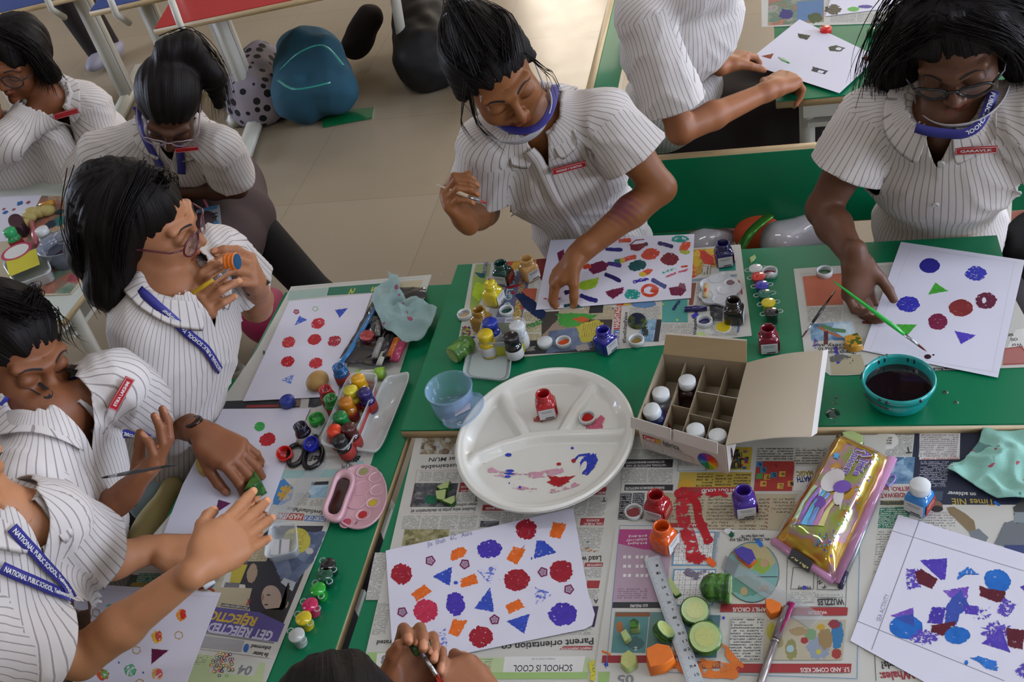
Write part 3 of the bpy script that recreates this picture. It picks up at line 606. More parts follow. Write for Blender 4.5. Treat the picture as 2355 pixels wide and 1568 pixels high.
s.quad([(1042, 165), (1330, 150), (1340, 330), (1035, 490)], ph_red); s.rect(1340, 170, 1520, 300, m_txt); s.quad([(1340, 300), (1525, 290), (1530, 400), (1340, 410)], flat('2f7d70'))
s.txt(1160, 330, 1260, 450, m_txt_b, 1, 6, 90); s.rect(1035, 540, 1085, 790, flat('7a4638')); s.txt(1095, 540, 1180, 800, m_txt, 2, 8, 90); s.quad([(1030, 500), (1540, 440), (1545, 465), (1030, 530)], flat('7a8698'))
s.quad([(1230, 780), (1390, 780), (1380, 970), (1250, 975)], ph_c); s.txt(1260, 980, 1560, 1130, m_txt, 3, 10, 90); s.word('Wakandar', (1085, 1130), (1090, 920), 40, blk); s.rect(1560, 960, 1585, 1100, flat('5a6a8a'))
s.quad([(190, 770), (380, 750), (360, 790), (185, 800)], ph_red); s.oval(490, 775, 140, 48, flat('5a7ea6'), .05)
# wet paint on it
s.org(780, 500, K2)
s.blob([(1190, 530), (1230, 500), (1330, 570), (1400, 640), (1390, 690), (1350, 690), (1260, 620)], paint('navy_smear', '14264a', 0, 60), .1)
s.blob([(1470, 655), (1600, 645), (1760, 660), (1680, 700), (1600, 740), (1500, 740)], paint('green_rainbow_smear', '3f8a3a', 0, 60), .12); s.oval(1640, 690, 50, 20, paint('orange_in_smear', 'b8502a', .3), .3); s.stroke([(1380, 700), (1300, 730), (1270, 740)], 30, paint('green_thin', '3c7a3c', .5))
s.blob([(920, 440), (990, 450), (1000, 520), (940, 570), (900, 530)], paint('lime_smear', 'a2bf2a', .1, 90), .15); s.blob([(915, 370), (990, 380), (985, 410), (950, 405)], paint('teal_smear', '0f4f58'), .12)
s.stroke([(1130, 478), (1230, 455)], 14, paint('crimson_dab', '9c1f2c')); s.oval(1175, 510, 12, 10, paint('crimson_dab', '9c1f2c'), .2); s.oval(1590, 600, 60, 14, paint('teal_dab', '146a5c', .3), .3)
s.org(1380, 540, 4.9)
s.blob([(1120, 170), (1180, 180), (1280, 260), (1290, 340), (1180, 330), (1130, 250)], paint('red_wet', 'b0382c', .1), .1); s.oval(1430, 350, 90, 50, paint('teal_wet', '1c7a68', .3), .1)
s.blob([(1040, 240), (1100, 240), (1130, 340), (1060, 370)], flat('b89a20'), .1); s.stroke([(1560, 510), (1590, 600), (1600, 670)], 16, paint('crimson_dab', '9c1f2c')); s.stroke([(900, 740), (860, 790), (820, 850)], 34, paint('navy_dab', '20305a', .4)); s.stroke([(1100, 880), (1040, 930)], 50, pp, .5)
for (x, y) in ((710, 780), (675, 915), (870, 958), (630, 482)): s.oval(x, y, 12, 11, paint('lemon_dab', 'b9b43a'), .1)
s.done('newspaper', 'newspaper spread with text reading sideways under the cluster of paint jars', 'newspaper')

# ---- newspaper under the right girl's drawing
s = Sheet(CZ + .0012); s.sk = -.02; s.org(1555, 500, K2)
s.paper([(795, 347), (1490, 300), (2160, 480), (2300, 560), (2355, 660), (2460, 1010), (1640, 1040), (1160, 1068), (1040, 1068), (870, 935)], m_news)
s.quad([(855, 400), (1140, 375), (1130, 590), (885, 600)], m_txt_r); s.quad([(1140, 340), (1460, 320), (1420, 480), (1140, 480)], m_txt); s.txt(890, 605, 1120, 705, m_txt, 1, 5, 180); s.outline([(845, 385), (1145, 368), (1135, 715), (905, 720)], .0004, m_grey)
s.quad([(905, 722), (1190, 700), (1220, 830), (915, 835)], ph_sky); s.stroke([(980, 730), (1060, 760), (1150, 770)], 26, flat('4f7a54'), .1); s.stroke([(960, 740), (1040, 780), (1120, 810)], 16, flat('a8623c'), .1); s.rect(1000, 770, 1030, 860, flat('5a2a2c'))
s.word("'Tiranga' popularly", (1215, 900), (960, 905), 24, blk); s.word('monuments to', (1205, 875), (960, 880), 24, blk); s.word('society at', (1200, 855), (960, 857), 22, blk)
s.quad([(1040, 940), (1250, 925), (1300, 1062), (1050, 1064)], m_txt_tan); s.quad([(1210, 705), (1340, 700), (1280, 900), (1220, 900)], m_txt); s.rect(1260, 700, 1330, 720, flat('6a2f2f'))
s.quad([(2300, 760), (2355, 750), (2370, 870), (2240, 880)], wht); s.word('Wor', (2340, 850), (2265, 855), 24, blk); s.word('citi', (2310, 815), (2262, 818), 24, blk); s.word('air', (2280, 785), (2240, 788), 24, blk); s.quad([(2225, 885), (2340, 870), (2430, 990), (2210, 1000)], flat('8c3a30'))
s.quad([(2225, 890), (2330, 880), (2420, 985), (2212, 990)], textmat('white_on_brick', '8c3a30', 'd8b8b0', .004)); s.txt(1700, 1015, 2000, 1035, m_txt_k, 1, 5, 180)
s.stroke([(940, 820), (950, 860), (930, 880)], 30, paint('violet_thin', '4a3a7a', .5)); s.stroke([(1080, 870), (1090, 960), (1100, 990)], 26, paint('violet_thin2', '3f3a92', .3)); s.stroke([(1040, 960), (1130, 950), (1200, 970)], 44, paint('grey_wet_stain', '5a5a58', .55, 60)); s.stroke([(1020, 830), (1010, 780)], 18, paint('maroon_thin', '4a2430', .2))
s.done('newspaper', "newspaper under the drawing of the girl in black glasses at the right", 'newspaper')

# ---- left desk: upper newspaper
s = Sheet(TZ + .0012); s.sk = -.3; s.org(600, 600, 3.136)
s.paper([(218, 184), (1232, 98), (1195, 210), (1060, 620), (780, 1500), (150, 1500), (-50, 1200), (-400, 1180), (-30, 640)], m_news)
s.quad([(205, 215), (485, 192), (470, 255), (190, 285)], flat('95aba2')); s.quad([(490, 190), (880, 160), (860, 225), (475, 250)], m_txt_g); s.word('2', (652, 195), (630, 240), 30, flat('b0b03a'), .03); s.word('S', (805, 185), (790, 225), 30, flat('b0b03a'), .03)
s.quad([(1010, 148), (1170, 135), (1145, 210), (1000, 215)], m_txt_tan); s.line((240, 196), (1180, 118), .0005, m_grey)
s.quad([(-260, 1010), (290, 990), (280, 1055), (-280, 1080)], blk); s.quad([(-100, 1040), (130, 1035), (125, 1052), (-110, 1058)], red_p); s.quad([(240, 995), (290, 992), (285, 1045), (230, 1048)], flat('7a6a60'))
s.quad([(350, 985), (470, 975), (430, 1060), (340, 1055)], ph_c); s.quad([(380, 1060), (540, 1010), (400, 1300), (320, 1210)], m_txt); s.quad([(560, 990), (600, 900), (680, 900), (560, 1100)], m_txt)
s.quad([(280, 1380), (760, 1380), (760, 1404), (270, 1404)], wht); s.word('GET', (440, 1408), (360, 1404), 44, blk, .05); s.word('BU', (720, 1408), (660, 1404), 44, blk, .05)
s.word('04', (665, 1462), (578, 1482), 42, m_grey, .02); s.quad([(695, 1440), (745, 1438), (732, 1480), (685, 1482)], flat('8fb0b0')); s.line((300, 1425), (750, 1420), .0005, m_grey)
s.done('newspaper', 'newspaper under the red-stamped drawing and towel at the far end of the left desk', 'newspaper')

# ---- left desk: lower newspaper
s = Sheet(TZ + .0024); s.sk = -.35; s.org(0, 1030, K1)
s.paper([(1905, 110), (2300, 60), (2355, 70), (2205, 520), (1730, 1700), (1150, 1700), (840, 940), (1010, 600), (1180, 400)], m_news)
s.quad([(1900, 150), (2270, 140), (2245, 195), (1870, 205)], flat('8fb0ac')); s.word('04', (2345, 92), (2285, 110), 50, m_grey, .02)
s.blob([(1860, 230), (1900, 205), (1935, 235), (1970, 270), (1950, 350), (1880, 385), (1830, 380), (1840, 300)], flat('3f78b0'), .04); s.word('#', (1905, 250), (1858, 350), 70, flat('b8943a'), .05)
s.quad([(2080, 228), (2210, 222), (2180, 332), (2060, 335)], ph_sky); s.quad([(2090, 228), (2205, 222), (2200, 245), (2085, 250)], blk); s.txt(1990, 300, 2080, 385, m_txt, 1, 5, 180); s.txt(2090, 340, 2170, 390, m_txt, 1, 5, 180)
s.word('#SaveSultanPalace', (2195, 425), (1930, 395), 26, blk); s.quad([(1860, 432), (2040, 440), (2030, 486), (1850, 478)], flat('a04038')); s.quad([(2042, 452), (2190, 456), (2180, 495), (2036, 488)], flat('46689c'))
s.word('HASHTAG', (2030, 448), (1850, 438), 32, wht, .03); s.word('STORY OF A', (2185, 462), (2046, 455), 28, wht, .03)
s.quad([(1840, 520), (2170, 522), (1890, 1200), (1680, 1110), (1600, 700)], flat('2c2c34')); s.blob([(1830, 760), (1860, 620), (2000, 560), (2190, 560), (2100, 760), (1990, 900), (1880, 880)], ph_den, .03); s.oval(1990, 620, 92, 88, flat('a8a03c'), .02); s.txt(1950, 560, 2060, 680, m_txt_y, 1, 5, 180)
s.blob([(1880, 900), (1905, 870), (1985, 900), (1960, 960)], flat('a8b0b8'), .03); s.oval(1820, 1010, 68, 92, flat('a08e80'), .02, -.15); s.oval(1912, 1040, 22, 32, flat('a08e80'), .05); s.blob([(1740, 1110), (1770, 1080), (1900, 1085), (1950, 1000), (1930, 900), (1900, 1180), (1850, 1200), (1760, 1180)], flat('26221f'), .1); s.oval(1800, 985, 14, 5, blk, 0); s.oval(1785, 1050, 14, 5, blk, 0); s.oval(1762, 1000, 8, 22, flat('8a6a60'), 0)
s.oval(2075, 690, 26, 22, flat('a8a4a0'), .15)
s.txt(1700, 600, 1840, 760, m_txt_tan, 1, 5, 180); s.quad([(1610, 765), (1800, 768), (1745, 920), (1585, 912)], blk); s.oval(1690, 840, 34, 68, flat('94806c'), .06, .2); s.quad([(1560, 780), (1660, 780), (1610, 905), (1540, 905)], m_txt_y); s.quad([(1600, 700), (1670, 712), (1655, 775), (1580, 760)], m_txt_k); s.quad([(1510, 900), (1608, 905), (1600, 940), (1500, 935)], m_txt_k)
s.quad([(1420, 930), (1690, 940), (1650, 1095), (1420, 1085)], m_txt_tan); s.quad([(1485, 1040), (1672, 1065), (1668, 1085), (1480, 1062)], blk); s.word('WHAT IS REJECTION THERAPY?', (1665, 1068), (1490, 1046), 12, wht, .02); s.word('R', (1685, 1015), (1660, 1012), 44, flat('8c2c2c'), .02)
s.blob([(1330, 800), (1440, 790), (1520, 830), (1480, 930), (1330, 970)], flat('a39c84'), .03); s.oval(1400, 905, 50, 30, flat('3a5c8a'), .2); s.stroke([(1330, 950), (1380, 930), (1440, 960)], 16, flat('8c3028')); s.quad([(840, 930), (880, 850), (1080, 850), (1040, 930)], flat('3f4a3c')); s.quad([(890, 900), (1020, 905), (990, 930), (870, 925)], flat('8f7a3c')); s.txt(930, 840, 1080, 900, m_txt_g, 1, 5, 180)
s.quad([(1440, 1065), (1740, 1100), (1910, 1180), (1860, 1300), (1380, 1230), (1400, 1100)], flat('4f4880'))
s.word('GET REJECTED', (1840, 1232), (1412, 1170), 66, flat('b0aec0'), .04); s.word('REJECTIO', (1730, 1138), (1412, 1092), 60, flat('b59a38'), .04)
s.quad([(1375, 1232), (1840, 1300), (1835, 1312), (1372, 1244)], m_grey); s.quad([(1350, 1255), (1640, 1292), (1615, 1368), (1325, 1335)], m_txt_gr); s.word('informed', (1820, 1330), (1690, 1316), 26, blk, .03); s.word('Be better', (1802, 1376), (1700, 1362), 26, blk, .03); s.oval(1650, 1340, 18, 30, flat('2c5a9a'), .1, .3); s.line((1320, 1345), (1810, 1410), .0007, m_grey)
s.quad([(1290, 1375), (1780, 1440), (1740, 1700), (1180, 1640)], pgn); s.quad([(1430, 1400), (1745, 1430), (1700, 1530), (1400, 1500)], flat('b4b8b0')); s.txt(1300, 1390, 1400, 1450, MATS['text_on_pale_green'], 1, 5, 180); s.word('04', (1700, 1465), (1610, 1455), 62, m_grey, .03)
for i in range(70):
    t = rnd.random() * 6.28; r_ = rnd.random() ** .5; x = 1495 + 82 * r_ * math.cos(t); y = 1448 + 84 * r_ * math.sin(t); c = rnd.choice(['8c2c2c', '2c3a6a', 'a89a3a', '5a8a3a', 'b86a2a']); s.oval(x, y, 11, 10, flat(c), 0, 0, 16); s.oval(x, y, 6, 5, wht, 0, 0, 12)
s.word('f', (1500, 1470), (1484, 1468), 30, flat('2c3a6a'), .05)
s.done('newspaper', 'newspaper with a purple GET REJECTED headline at the near end of the left desk', 'newspaper')

# ================================================================= drawings
zp = .0040
cr_, or_, bl_, vi_, pk_ = paint('stamp_crimson', '8f1a2a', .12), paint('stamp_orange', 'd0631f', .12), paint('stamp_blue', '2f48a8', .15), paint('stamp_violet', '40309a', .1), paint('stamp_pink', 'b02a48', .1)
blp = paint('stamp_blue_pale', '5a6ac0', .62); ok_ = paint('stamp_plum', '6f2350')
rough = .10
s = Sheet(TZ + zp); s.paper([(887, 1266), (1318, 1168), (1352, 1360), (1368, 1412), (1362, 1436), (1345, 1446), (905, 1535)], m_paper); s.org(780, 1030, K1)
for (x, y, rx, ry, m) in ((418, 845, 70, 70, cr_), (1255, 545, 72, 68, cr_), (1190, 885, 86, 74, cr_), (1490, 825, 80, 74, cr_), (950, 1265, 80, 72, cr_), (580, 1090, 82, 78, pk_), (1007, 678, 84, 62, vi_), (780, 1045, 64, 80, vi_), (1500, 1115, 96, 78, vi_)): s.oval(x, y, rx, ry, m, .09, -.1)
for q in ([(742, 740), (760, 685), (825, 658), (860, 690), (835, 728), (760, 758)], [(812, 880), (910, 840), (934, 905), (820, 938)], [(483, 975), (570, 914), (620, 962), (520, 1030)], [(1120, 745), (1170, 660), (1255, 682), (1190, 782)], [(1435, 495), (1528, 510), (1480, 610), (1408, 590)], [(1113, 1055), (1210, 1008), (1244, 1065), (1140, 1112)], [(765, 1145), (857, 1160), (800, 1265), (732, 1245)], [(402, 1300), (460, 1215), (530, 1225), (470, 1310)]): s.blob(q, or_, rough, 44)
for q in ([(627, 860), (758, 792), (742, 925)], [(1325, 618), (1375, 622), (1460, 700), (1305, 742)], [(1012, 934), (1040, 1098), (906, 1075)], [(1122, 1160), (1278, 1110), (1240, 1245)]): s.blob(q, bl_, .07, 44)
for q in ([(925, 822), (1062, 785), (1010, 912)], [(1312, 932), (1432, 975), (1318, 1062)], [(610, 1270), (715, 1205), (725, 1335), (640, 1320)]): s.blob(q, blp, .07, 44)
s.oval(782, 903, 15, 12, bl_, .1); s.oval(1075, 880, 8, 5, blp, .1); s.oval(636, 1228, 16, 9, blp, .1); s.oval(1290, 740, 5, 10, bl_, 0)
for (x, y) in ((611, 755), (842, 778), (1366, 832), (1540, 947), (423, 1099), (1042, 1150)): s.flower(x, y, 37, ok_)
s.stroke([(1220, 675), (1236, 665), (1242, 650)], 4, cr_); s.word('Jia  Shah   6C   Aura', (592, 662), (893, 580), 30, flat('6a72a0'), 0)
s.done('drawing', 'white sheet of red, blue, orange and violet vegetable prints signed Jia Shah', 'drawing')

s = Sheet(TZ + zp); s.paper([(2066, 1183), (2500, 1318), (2400, 1720), (1955, 1473)], m_paper); s.org(1555, 1030, K1)
m_pen = flat('74757e')
s.line((1450, 555), (2400, 845), .0009, m_pen); s.line((1630, 487), (1310, 1352), .0009, m_pen); s.line((1215, 1160), (2200, 1560), .0009, m_pen); s.word('SEA ACTIVITY', (1370, 1165), (1432, 985), 32, flat('70728a'), 0)
v2, b2, mr, vp = paint('sea_violet', '4a38a0', .12), paint('sea_blue', '1f62b0', .05, 120), paint('sea_maroon', '551a28', .05, 120), paint('sea_violet_patchy', '5444a6', .45); bm_ = paint('sea_blue_violet', '344a98', .1, 100); vpl = paint('sea_lilac', '6a4aaa', .2)
s.blob([(1632, 752), (1820, 738), (1805, 880), (1775, 885)], v2, .05); s.blob([(1540, 812), (1640, 812), (1640, 930), (1550, 950)], vp, rough); s.blob([(1600, 835), (1640, 808), (1755, 880), (1715, 945), (1620, 905)], mr, .06)
s.blob([(1885, 885), (1890, 840), (1960, 795), (2035, 850), (1930, 850), (1895, 880)], paint('sea_blue_p', '2a6ab8', .3), .1); s.oval(2155, 890, 90, 76, b2, .05, .4); s.blob([(2035, 920), (2080, 940), (2210, 960), (2205, 1030), (2150, 1035), (2035, 990)], mr, .07); s.oval(2150, 880, 86, 60, b2, .04, .3)
s.blob([(2195, 1000), (2285, 1050), (2220, 1140), (2145, 1100)], vp, rough); s.blob([(1785, 955), (1960, 928), (1950, 1040), (1860, 1020)], vpl, .08); s.blob([(1850, 1000), (1910, 950), (1970, 1060), (1900, 1120), (1880, 1190), (1800, 1180), (1810, 1060)], bm_, .06)
s.blob([(1715, 1065), (1808, 1070), (1785, 1185), (1685, 1170)], paint('sea_violet_d', '41329a', .2), rough); s.blob([(1920, 1050), (2030, 1060), (2025, 1120), (1940, 1110)], v2, .1); s.oval(2055, 1105, 60, 46, paint('sea_speck', '5444a6', .75), .3)
s.blob([(1435, 1125), (1590, 1068), (1595, 1200), (1540, 1150)], vpl, .06); s.oval(1542, 1200, 112, 80, b2, .03, .05); s.blob([(1470, 1140), (1590, 1110), (1600, 1200)], bm_, .06); s.oval(1660, 1265, 90, 46, vp, .3)
s.blob([(1710, 1190), (1870, 1160), (1870, 1220), (1790, 1260), (1710, 1230)], mr, .08); s.oval(1885, 1255, 86, 58, b2, .06); s.blob([(2050, 1310), (2180, 1200), (2240, 1370)], v2, .06); s.oval(2140, 1230, 100, 60, vp, .3); s.blob([(2210, 1205), (2340, 1220), (2320, 1350), (2225, 1330)], mr, .06)
s.blob([(1970, 1410), (2030, 1395), (2150, 1430), (2155, 1495), (2080, 1480), (2020, 1430)], paint('sea_blue_q', '2a6ab8', .2), .12); s.oval(1945, 1438, 14, 16, b2, .2); s.blob([(2270, 1500), (2340, 1430), (2400, 1500), (2340, 1560)], vp, .2); s.blob([(2305, 930), (2380, 900), (2370, 990)], v2, .05)
s.done('drawing', 'white sheet of blue and violet prints marked SEA ACTIVITY at the near right', 'drawing')

s = Sheet(CZ + zp); s.paper([(2072, 556), (2357, 598), (2295, 868), (1983, 805)], m_paper); s.org(1555, 500, K2)
navy, redb, gr_ = paint('disc_navy', '23207c', .02, 120), paint('disc_brick', '7a2a2a', .02, 120), paint('tri_green', '3f9a32', .05)
s.oval(1717, 326, 70, 50, navy, .03); s.oval(2030, 380, 72, 48, paint('disc_blue_half', '3035a0', .3), .1); s.oval(1570, 588, 76, 54, paint('disc_blue', '2f30a0', .2), .08); s.oval(1928, 612, 82, 58, redb, .04); s.oval(2098, 563, 72, 56, paint('disc_plum', '5a1a34', .16), .07); s.oval(1772, 705, 66, 56, paint('disc_plum2', '6f1c3c', .12), .06); s.oval(2085, 560, 14, 20, m_paper, .1)
s.blob([(1755, 440), (1842, 498), (1706, 522)], gr_, .06); s.blob([(1487, 722), (1630, 725), (1565, 798)], gr_, .05); s.blob([(1885, 767), (2032, 797), (1930, 858)], paint('tri_violet', '4a3aa8', .08), .06); s.oval(1703, 942, 24, 16, paint('drop_maroon', '2c1020'), .05); s.oval(1742, 930, 8, 6, paint('drop_maroon', '2c1020'), 0)
s.line((1560, 205), (2310, 305), .0004, m_lgrey); s.line((1325, 905), (2170, 1050), .0004, m_lgrey); s.line((1595, 180), (1310, 905), .0003, m_lgrey); s.line((2290, 300), (2140, 1040), .0003, m_lgrey)
s.done('drawing', 'white sheet with discs and triangles by the girl in black glasses', 'drawing')

s = Sheet(CZ + zp); s.paper([(1266, 552), (1597, 538), (1589, 685), (1232, 712)], m_paper); s.org(1380, 540, 4.9)
d_ = lambda n, c, p=.05: paint('dab_' + n, c, p, 150)
s.oval(570, 215, 105, 62, d_('vermilion', 'b83a1e', .15), .1, -.15); s.oval(785, 275, 100, 70, d_('maroon', '6a1424', .12), .1); s.blob([(330, 110), (440, 100), (510, 90), (500, 140), (430, 185), (350, 170)], d_('maroon', '6a1424'), .08); s.stroke([(340, 110), (400, 60), (500, 50)], 12, d_('maroon', '6a1424')); s.oval(520, 105, 22, 24, d_('plum', '4a1430'), .2)
s.oval(420, 345, 105, 60, d_('deep_teal', '0f4a4a'), .08, -.2); s.oval(900, 45, 100, 40, d_('turquoise', '1f8a80', .3), .1); s.stroke([(650, 90), (720, 105), (825, 135)], 44, d_('indigo', '241a54'), .3); s.stroke([(60, 160), (150, 165), (255, 168)], 40, d_('navy2', '1f1f6a'), .3)
s.stroke([(160, 310), (250, 290), (330, 260), (410, 245)], 50, d_('redyellow', 'c0482a', .2), .3); s.stroke([(160, 305), (230, 300)], 60, d_('teal2', '246a5a', .2)); s.oval(250, 290, 30, 30, d_('yellow', 'c0a62a', .2), .2); s.blob([(-100, 330), (20, 290), (100, 330), (60, 400), (-60, 440), (-130, 400)], d_('plum2', '661a3c'), .08); s.stroke([(80, 320), (160, 330), (240, 350)], 46, d_('violet2', '3a2a74'), .3)
s.blob([(440, 430), (540, 380), (600, 390), (560, 440), (500, 468)], d_('redyellow', 'c0482a', .2), .08); s.oval(480, 445, 44, 26, d_('yellow', 'c0a62a', .2), .1); s.stroke([(50, 440), (150, 480), (235, 525)], 44, d_('indigo', '241a54'), .3); s.stroke([(370, 535), (450, 510), (550, 500)], 36, d_('violet3', '2f1f8c', .35), .5)
s.stroke([(580, 500), (660, 545), (745, 590)], 50, d_('navy2', '1f1f6a'), .3); s.ring(560, 625, 100, 34, d_('vermilion', 'b83a1e', .15), 12, 0, 76); s.blob([(600, 560), (665, 600), (640, 660), (560, 640)], d_('vermilion', 'b83a1e', .15), .1)
s.blob([(60, 640), (150, 610), (265, 590), (260, 650), (150, 718), (90, 690)], d_('plum2', '661a3c'), .1); s.oval(362, 668, 94, 56, d_('turquoise', '1f8a80', .3), .1); s.blob([(775, 600), (800, 590), (880, 580), (900, 540), (950, 545), (975, 620), (920, 685), (800, 680)], d_('plum2', '661a3c'), .06)
s.blob([(900, 130), (940, 75), (1025, 80), (1010, 140), (950, 200), (890, 170)], d_('redyellow', 'c0482a', .2), .1); s.stroke([(900, 180), (960, 200), (1010, 190)], 40, d_('yellow_green', '9aa83a', .3)); s.stroke([(700, 430), (780, 395), (870, 385)], 26, d_('turq_p', '3aa08c', .5)); s.stroke([(740, 475), (850, 430), (1020, 385)], 24, d_('pink_p', 'b04a60', .5)); s.stroke([(910, 360), (990, 350)], 20, d_('vermilion', 'b83a1e', .15)); s.stroke([(210, 70), (280, 60), (350, 60)], 46, d_('redyellow', 'c0482a', .2), .3)
s.org(780, 500, K2)
s.blob([(1580, 470), (1650, 430), (1760, 405), (1740, 470), (1680, 490), (1600, 480)], d_('lime', '8fb52a', .1), .08); s.blob([(1640, 330), (1690, 310), (1720, 340), (1660, 350)], d_('vermilion', 'b83a1e', .15), .08); s.blob([(1690, 350), (1760, 300), (1830, 310), (1790, 360), (1720, 385)], d_('plum2', '661a3c'), .08); s.stroke([(1630, 525), (1690, 550), (1750, 565)], 30, d_('navy2', '1f1f6a')); s.stroke([(1520, 600), (1570, 590), (1630, 602)], 20, d_('deep_teal', '0f4a4a')); s.stroke([(1525, 510), (1570, 500)], 30, d_('indigo', '241a54')); s.oval(1450, 548, 60, 10, d_('pink_p', 'b04a60', .5), .2); s.blob([(1475, 240), (1520, 215), (1530, 290), (1490, 300)], d_('plum2', '661a3c'), .1)
s.done('drawing', 'white sheet crowded with many coloured dabs under the bending girl', 'drawing')

s = Sheet(TZ + zp); s.org(600, 600, 3.136); s.paper([(205, 290), (800, 235), (560, 925), (560, 975), (-120, 1000), (-130, 990), (-20, 880)][:4] + [(-130, 1010)], m_paper)
rd = paint('disc_red', 'b0262e', .22); rd1 = paint('disc_red_full', 'a81f28', .02)
for (x, y, m) in ((412, 450, rd), (200, 586, rd), (387, 566, rd1), (529, 577, paint('disc_red_p', '9c2434', .35)), (194, 725, rd), (398, 736, rd)): s.oval(x, y, 50, 38, m, .08, -.35)
s.blob([(534, 352), (628, 340), (568, 410)], bl_, .06); s.blob([(278, 394), (335, 425), (242, 466)], paint('stamp_blue_m', '3a5ab8', .3), .06); s.blob([(145, 858), (242, 812), (215, 888)], paint('stamp_blue_w', '5a80c8', .5), .05)
s.flower(256, 366, 24, paint('ring_maroon', '8a1f34'), None, 20); s.ring(392, 345, 24, 6, paint('ring_green', '7ab07a', .2), 5, .3, 20); s.oval(22, 660, 8, 16, paint('dab_green_dk', '0c4a38'), .1)
s.done('drawing', 'white sheet of red discs and blue triangles far up the left desk', 'drawing')

s = Sheet(TZ + zp); s.org(420, 940, 4.127); s.paper([(380, 0), (1210, -5), (960, 580), (730, 1210), (-180, 1180), (0, 720)], m_paper)
s.oval(730, 168, 52, 44, paint('disc_green', '3a9a48', .1), .1, -.3); s.oval(806, 291, 82, 60, rd1, .08, -.4); s.oval(540, 565, 60, 44, rd1, .1); s.blob([(340, 860), (458, 895), (305, 995)], paint('tri_plum', '5f2450', .03), .06); s.oval(590, 920, 46, 34, paint('disc_green', '3a9a48', .1), .1); s.ring(391, 758, 36, 8, paint('ring_tan', 'b09a84', .3), 6, .3, 30); s.ring(768, 505, 24, 5, paint('ring_tan', 'b09a84', .3), 6, .3, 22); s.oval(432, 994, 8, 6, blk, 0)
s.done('drawing', 'white sheet under the hand with the wristwatch on the left desk', 'drawing')

s = Sheet(TZ + zp); s.org(0, 1030, K1); s.paper([(555, 908), (1482, 970), (1225, 1640), (180, 1640)], m_paper)
mx_ = lambda n, c, p: paint('rb_' + n, c, p, 140)
for (x, y, rx, ry, a, c) in ((745, 1078, 38, 34, '5aa8a8', 'c04a4a'), (1215, 1120, 34, 42, 'd08a2a', 'c0302a'), (1050, 1265, 38, 44, 'd0b03a', 'c04a3a'), (872, 1490, 40, 42, '3aa060', '58b080'), (1055, 1515, 38, 40, 'd0a050', 'c85058'), (690, 1520, 42, 38, 'c04a2a', '6a9a3a')):
    s.oval(x, y, rx, ry, mx_('a' + a, a, .4), .12); s.oval(x + 12, y - 6, rx * .6, ry * .8, mx_('b' + c, c, .35), .15)
pl_ = paint('plum_wedge', '58143a', .06)
s.blob([(560, 1115), (552, 1222), (458, 1195)], pl_, .08); s.blob([(1018, 1345), (1130, 1355), (1015, 1450)], pl_, .08)
for (x, y) in ((645, 1105), (1198, 1255), (915, 1355), (937, 1575)): s.ring(x, y, 32, 7, paint('ring_gold', 'a88a54', .3), 6, .3, 30)
for (x, y) in ((640, 1016), (845, 1013), (960, 1505), (797, 1438)): s.oval(x, y, 6, 7, bl_, 0)
s.line((545, 940), (1465, 1000), .0003, m_lgrey)
s.done('drawing', 'white sheet with rainbow dabs and plum wedges under the reaching bare forearm', 'drawing')
# ================================================================= paint jars, bottles, caps
m_lab = textmat('jar_label_white', 'bdbdbb', '55565a', .0016, .5); m_labr = textmat('jar_label_red', '8c2a22', 'c9a878', .003, .45); m_glass = mat('jar_glass', '9aa4a4', .08, coat=1, spec=.8)
m_capw = mat('cap_white', 'c6cbca', .35, coat=.2); m_capin = mat('cap_inner_cream', 'bdb9ad', .5)
JR = [(.0001, .0012, 5), (.0152, .0008, 5), (.0165, .003, 5), (.0165, .0265, 5), (.0155, .0300, 4), (.0135, .0330, 3), (.0118, .0348, 2), (.0118, .0365, 2), (.0130, .0372, 2), (.0130, .0385, 2), (.0120, .0392, 2), (.0120, .0408, 2), (.0130, .0415, 2), (.0130, .0428, 2), (.0121, .0436, 2), (.0121, .0462, 2), (.0112, .0468, 2), (.0100, .0462, 2), (.0098, .030, 2), (.0095, .026, 2)]
def paintmat(c): return mat('wet_paint_' + c, c, .16, coat=.6, var=.12, vscale=120)
def jar(label, x, y, z, col, yaw=.4, cap=False, group=None, tilt=None, hgt=.0468, lab=True, nm='paint_jar', glass=None, s=1.0):
    zc = z + (hgt + (.004 if cap else 0)) * s; p = at(x, y, zc) if not isinstance(x, np.ndarray) else x
    t = thing(nm, label, 'paint jar', (p[0], p[1], z), yaw, group, local=True)
    if tilt: t.rotation_euler = tilt
    t.scale = (s, s, s)
    pm = paintmat(col); a = MB(); a.lathe(JR, glass or pm, 32); a.disc(.0155, .0009, m_glass, 32, sq=5); a.build('body', t)
    a = MB(); a.disc(.0097, .0285 if not cap else .027, pm, 24); a.build('paint', t)
    if lab:
        a = MB(); a.box((0, -.0168, .0145), (.0265, .0006, .0205), m_lab); q = .0172
        for i, (w_, zz) in enumerate(((.02, .021), (.016, .018))): a.box((0, -q, zz), (w_, .0001, .0012), m_grey)
        a.box((.003, -q, .0065), (.014, .0001, .0022), blk); a.build('back_label', t)
        a = MB(); a.box((.0168, 0, .0145), (.0006, .0265, .0205), m_labr); a.box((.0172, 0, .0215), (.0001, .017, .0032), flat('a5342a'))
        put_text(a, 'Camel', (.0174, -.006, .0205), (.0174, .006, .0205), .0022, wht, .02, (1, 0, 0)); put_text(a, 'fabrica', (.0174, -.009, .0155), (.0174, .009, .0155), .0032, flat('b9a878'), .02, (1, 0, 0)); a.build('brand_label', t)
    if cap:
        a = MB(); a.lathe([(.0001, .051), (.0125, .0508), (.0136, .0495), (.0139, .038), (.0132, .0372), (.0001, .0372)], m_capw, 36); a.build('cap', t)
    return t
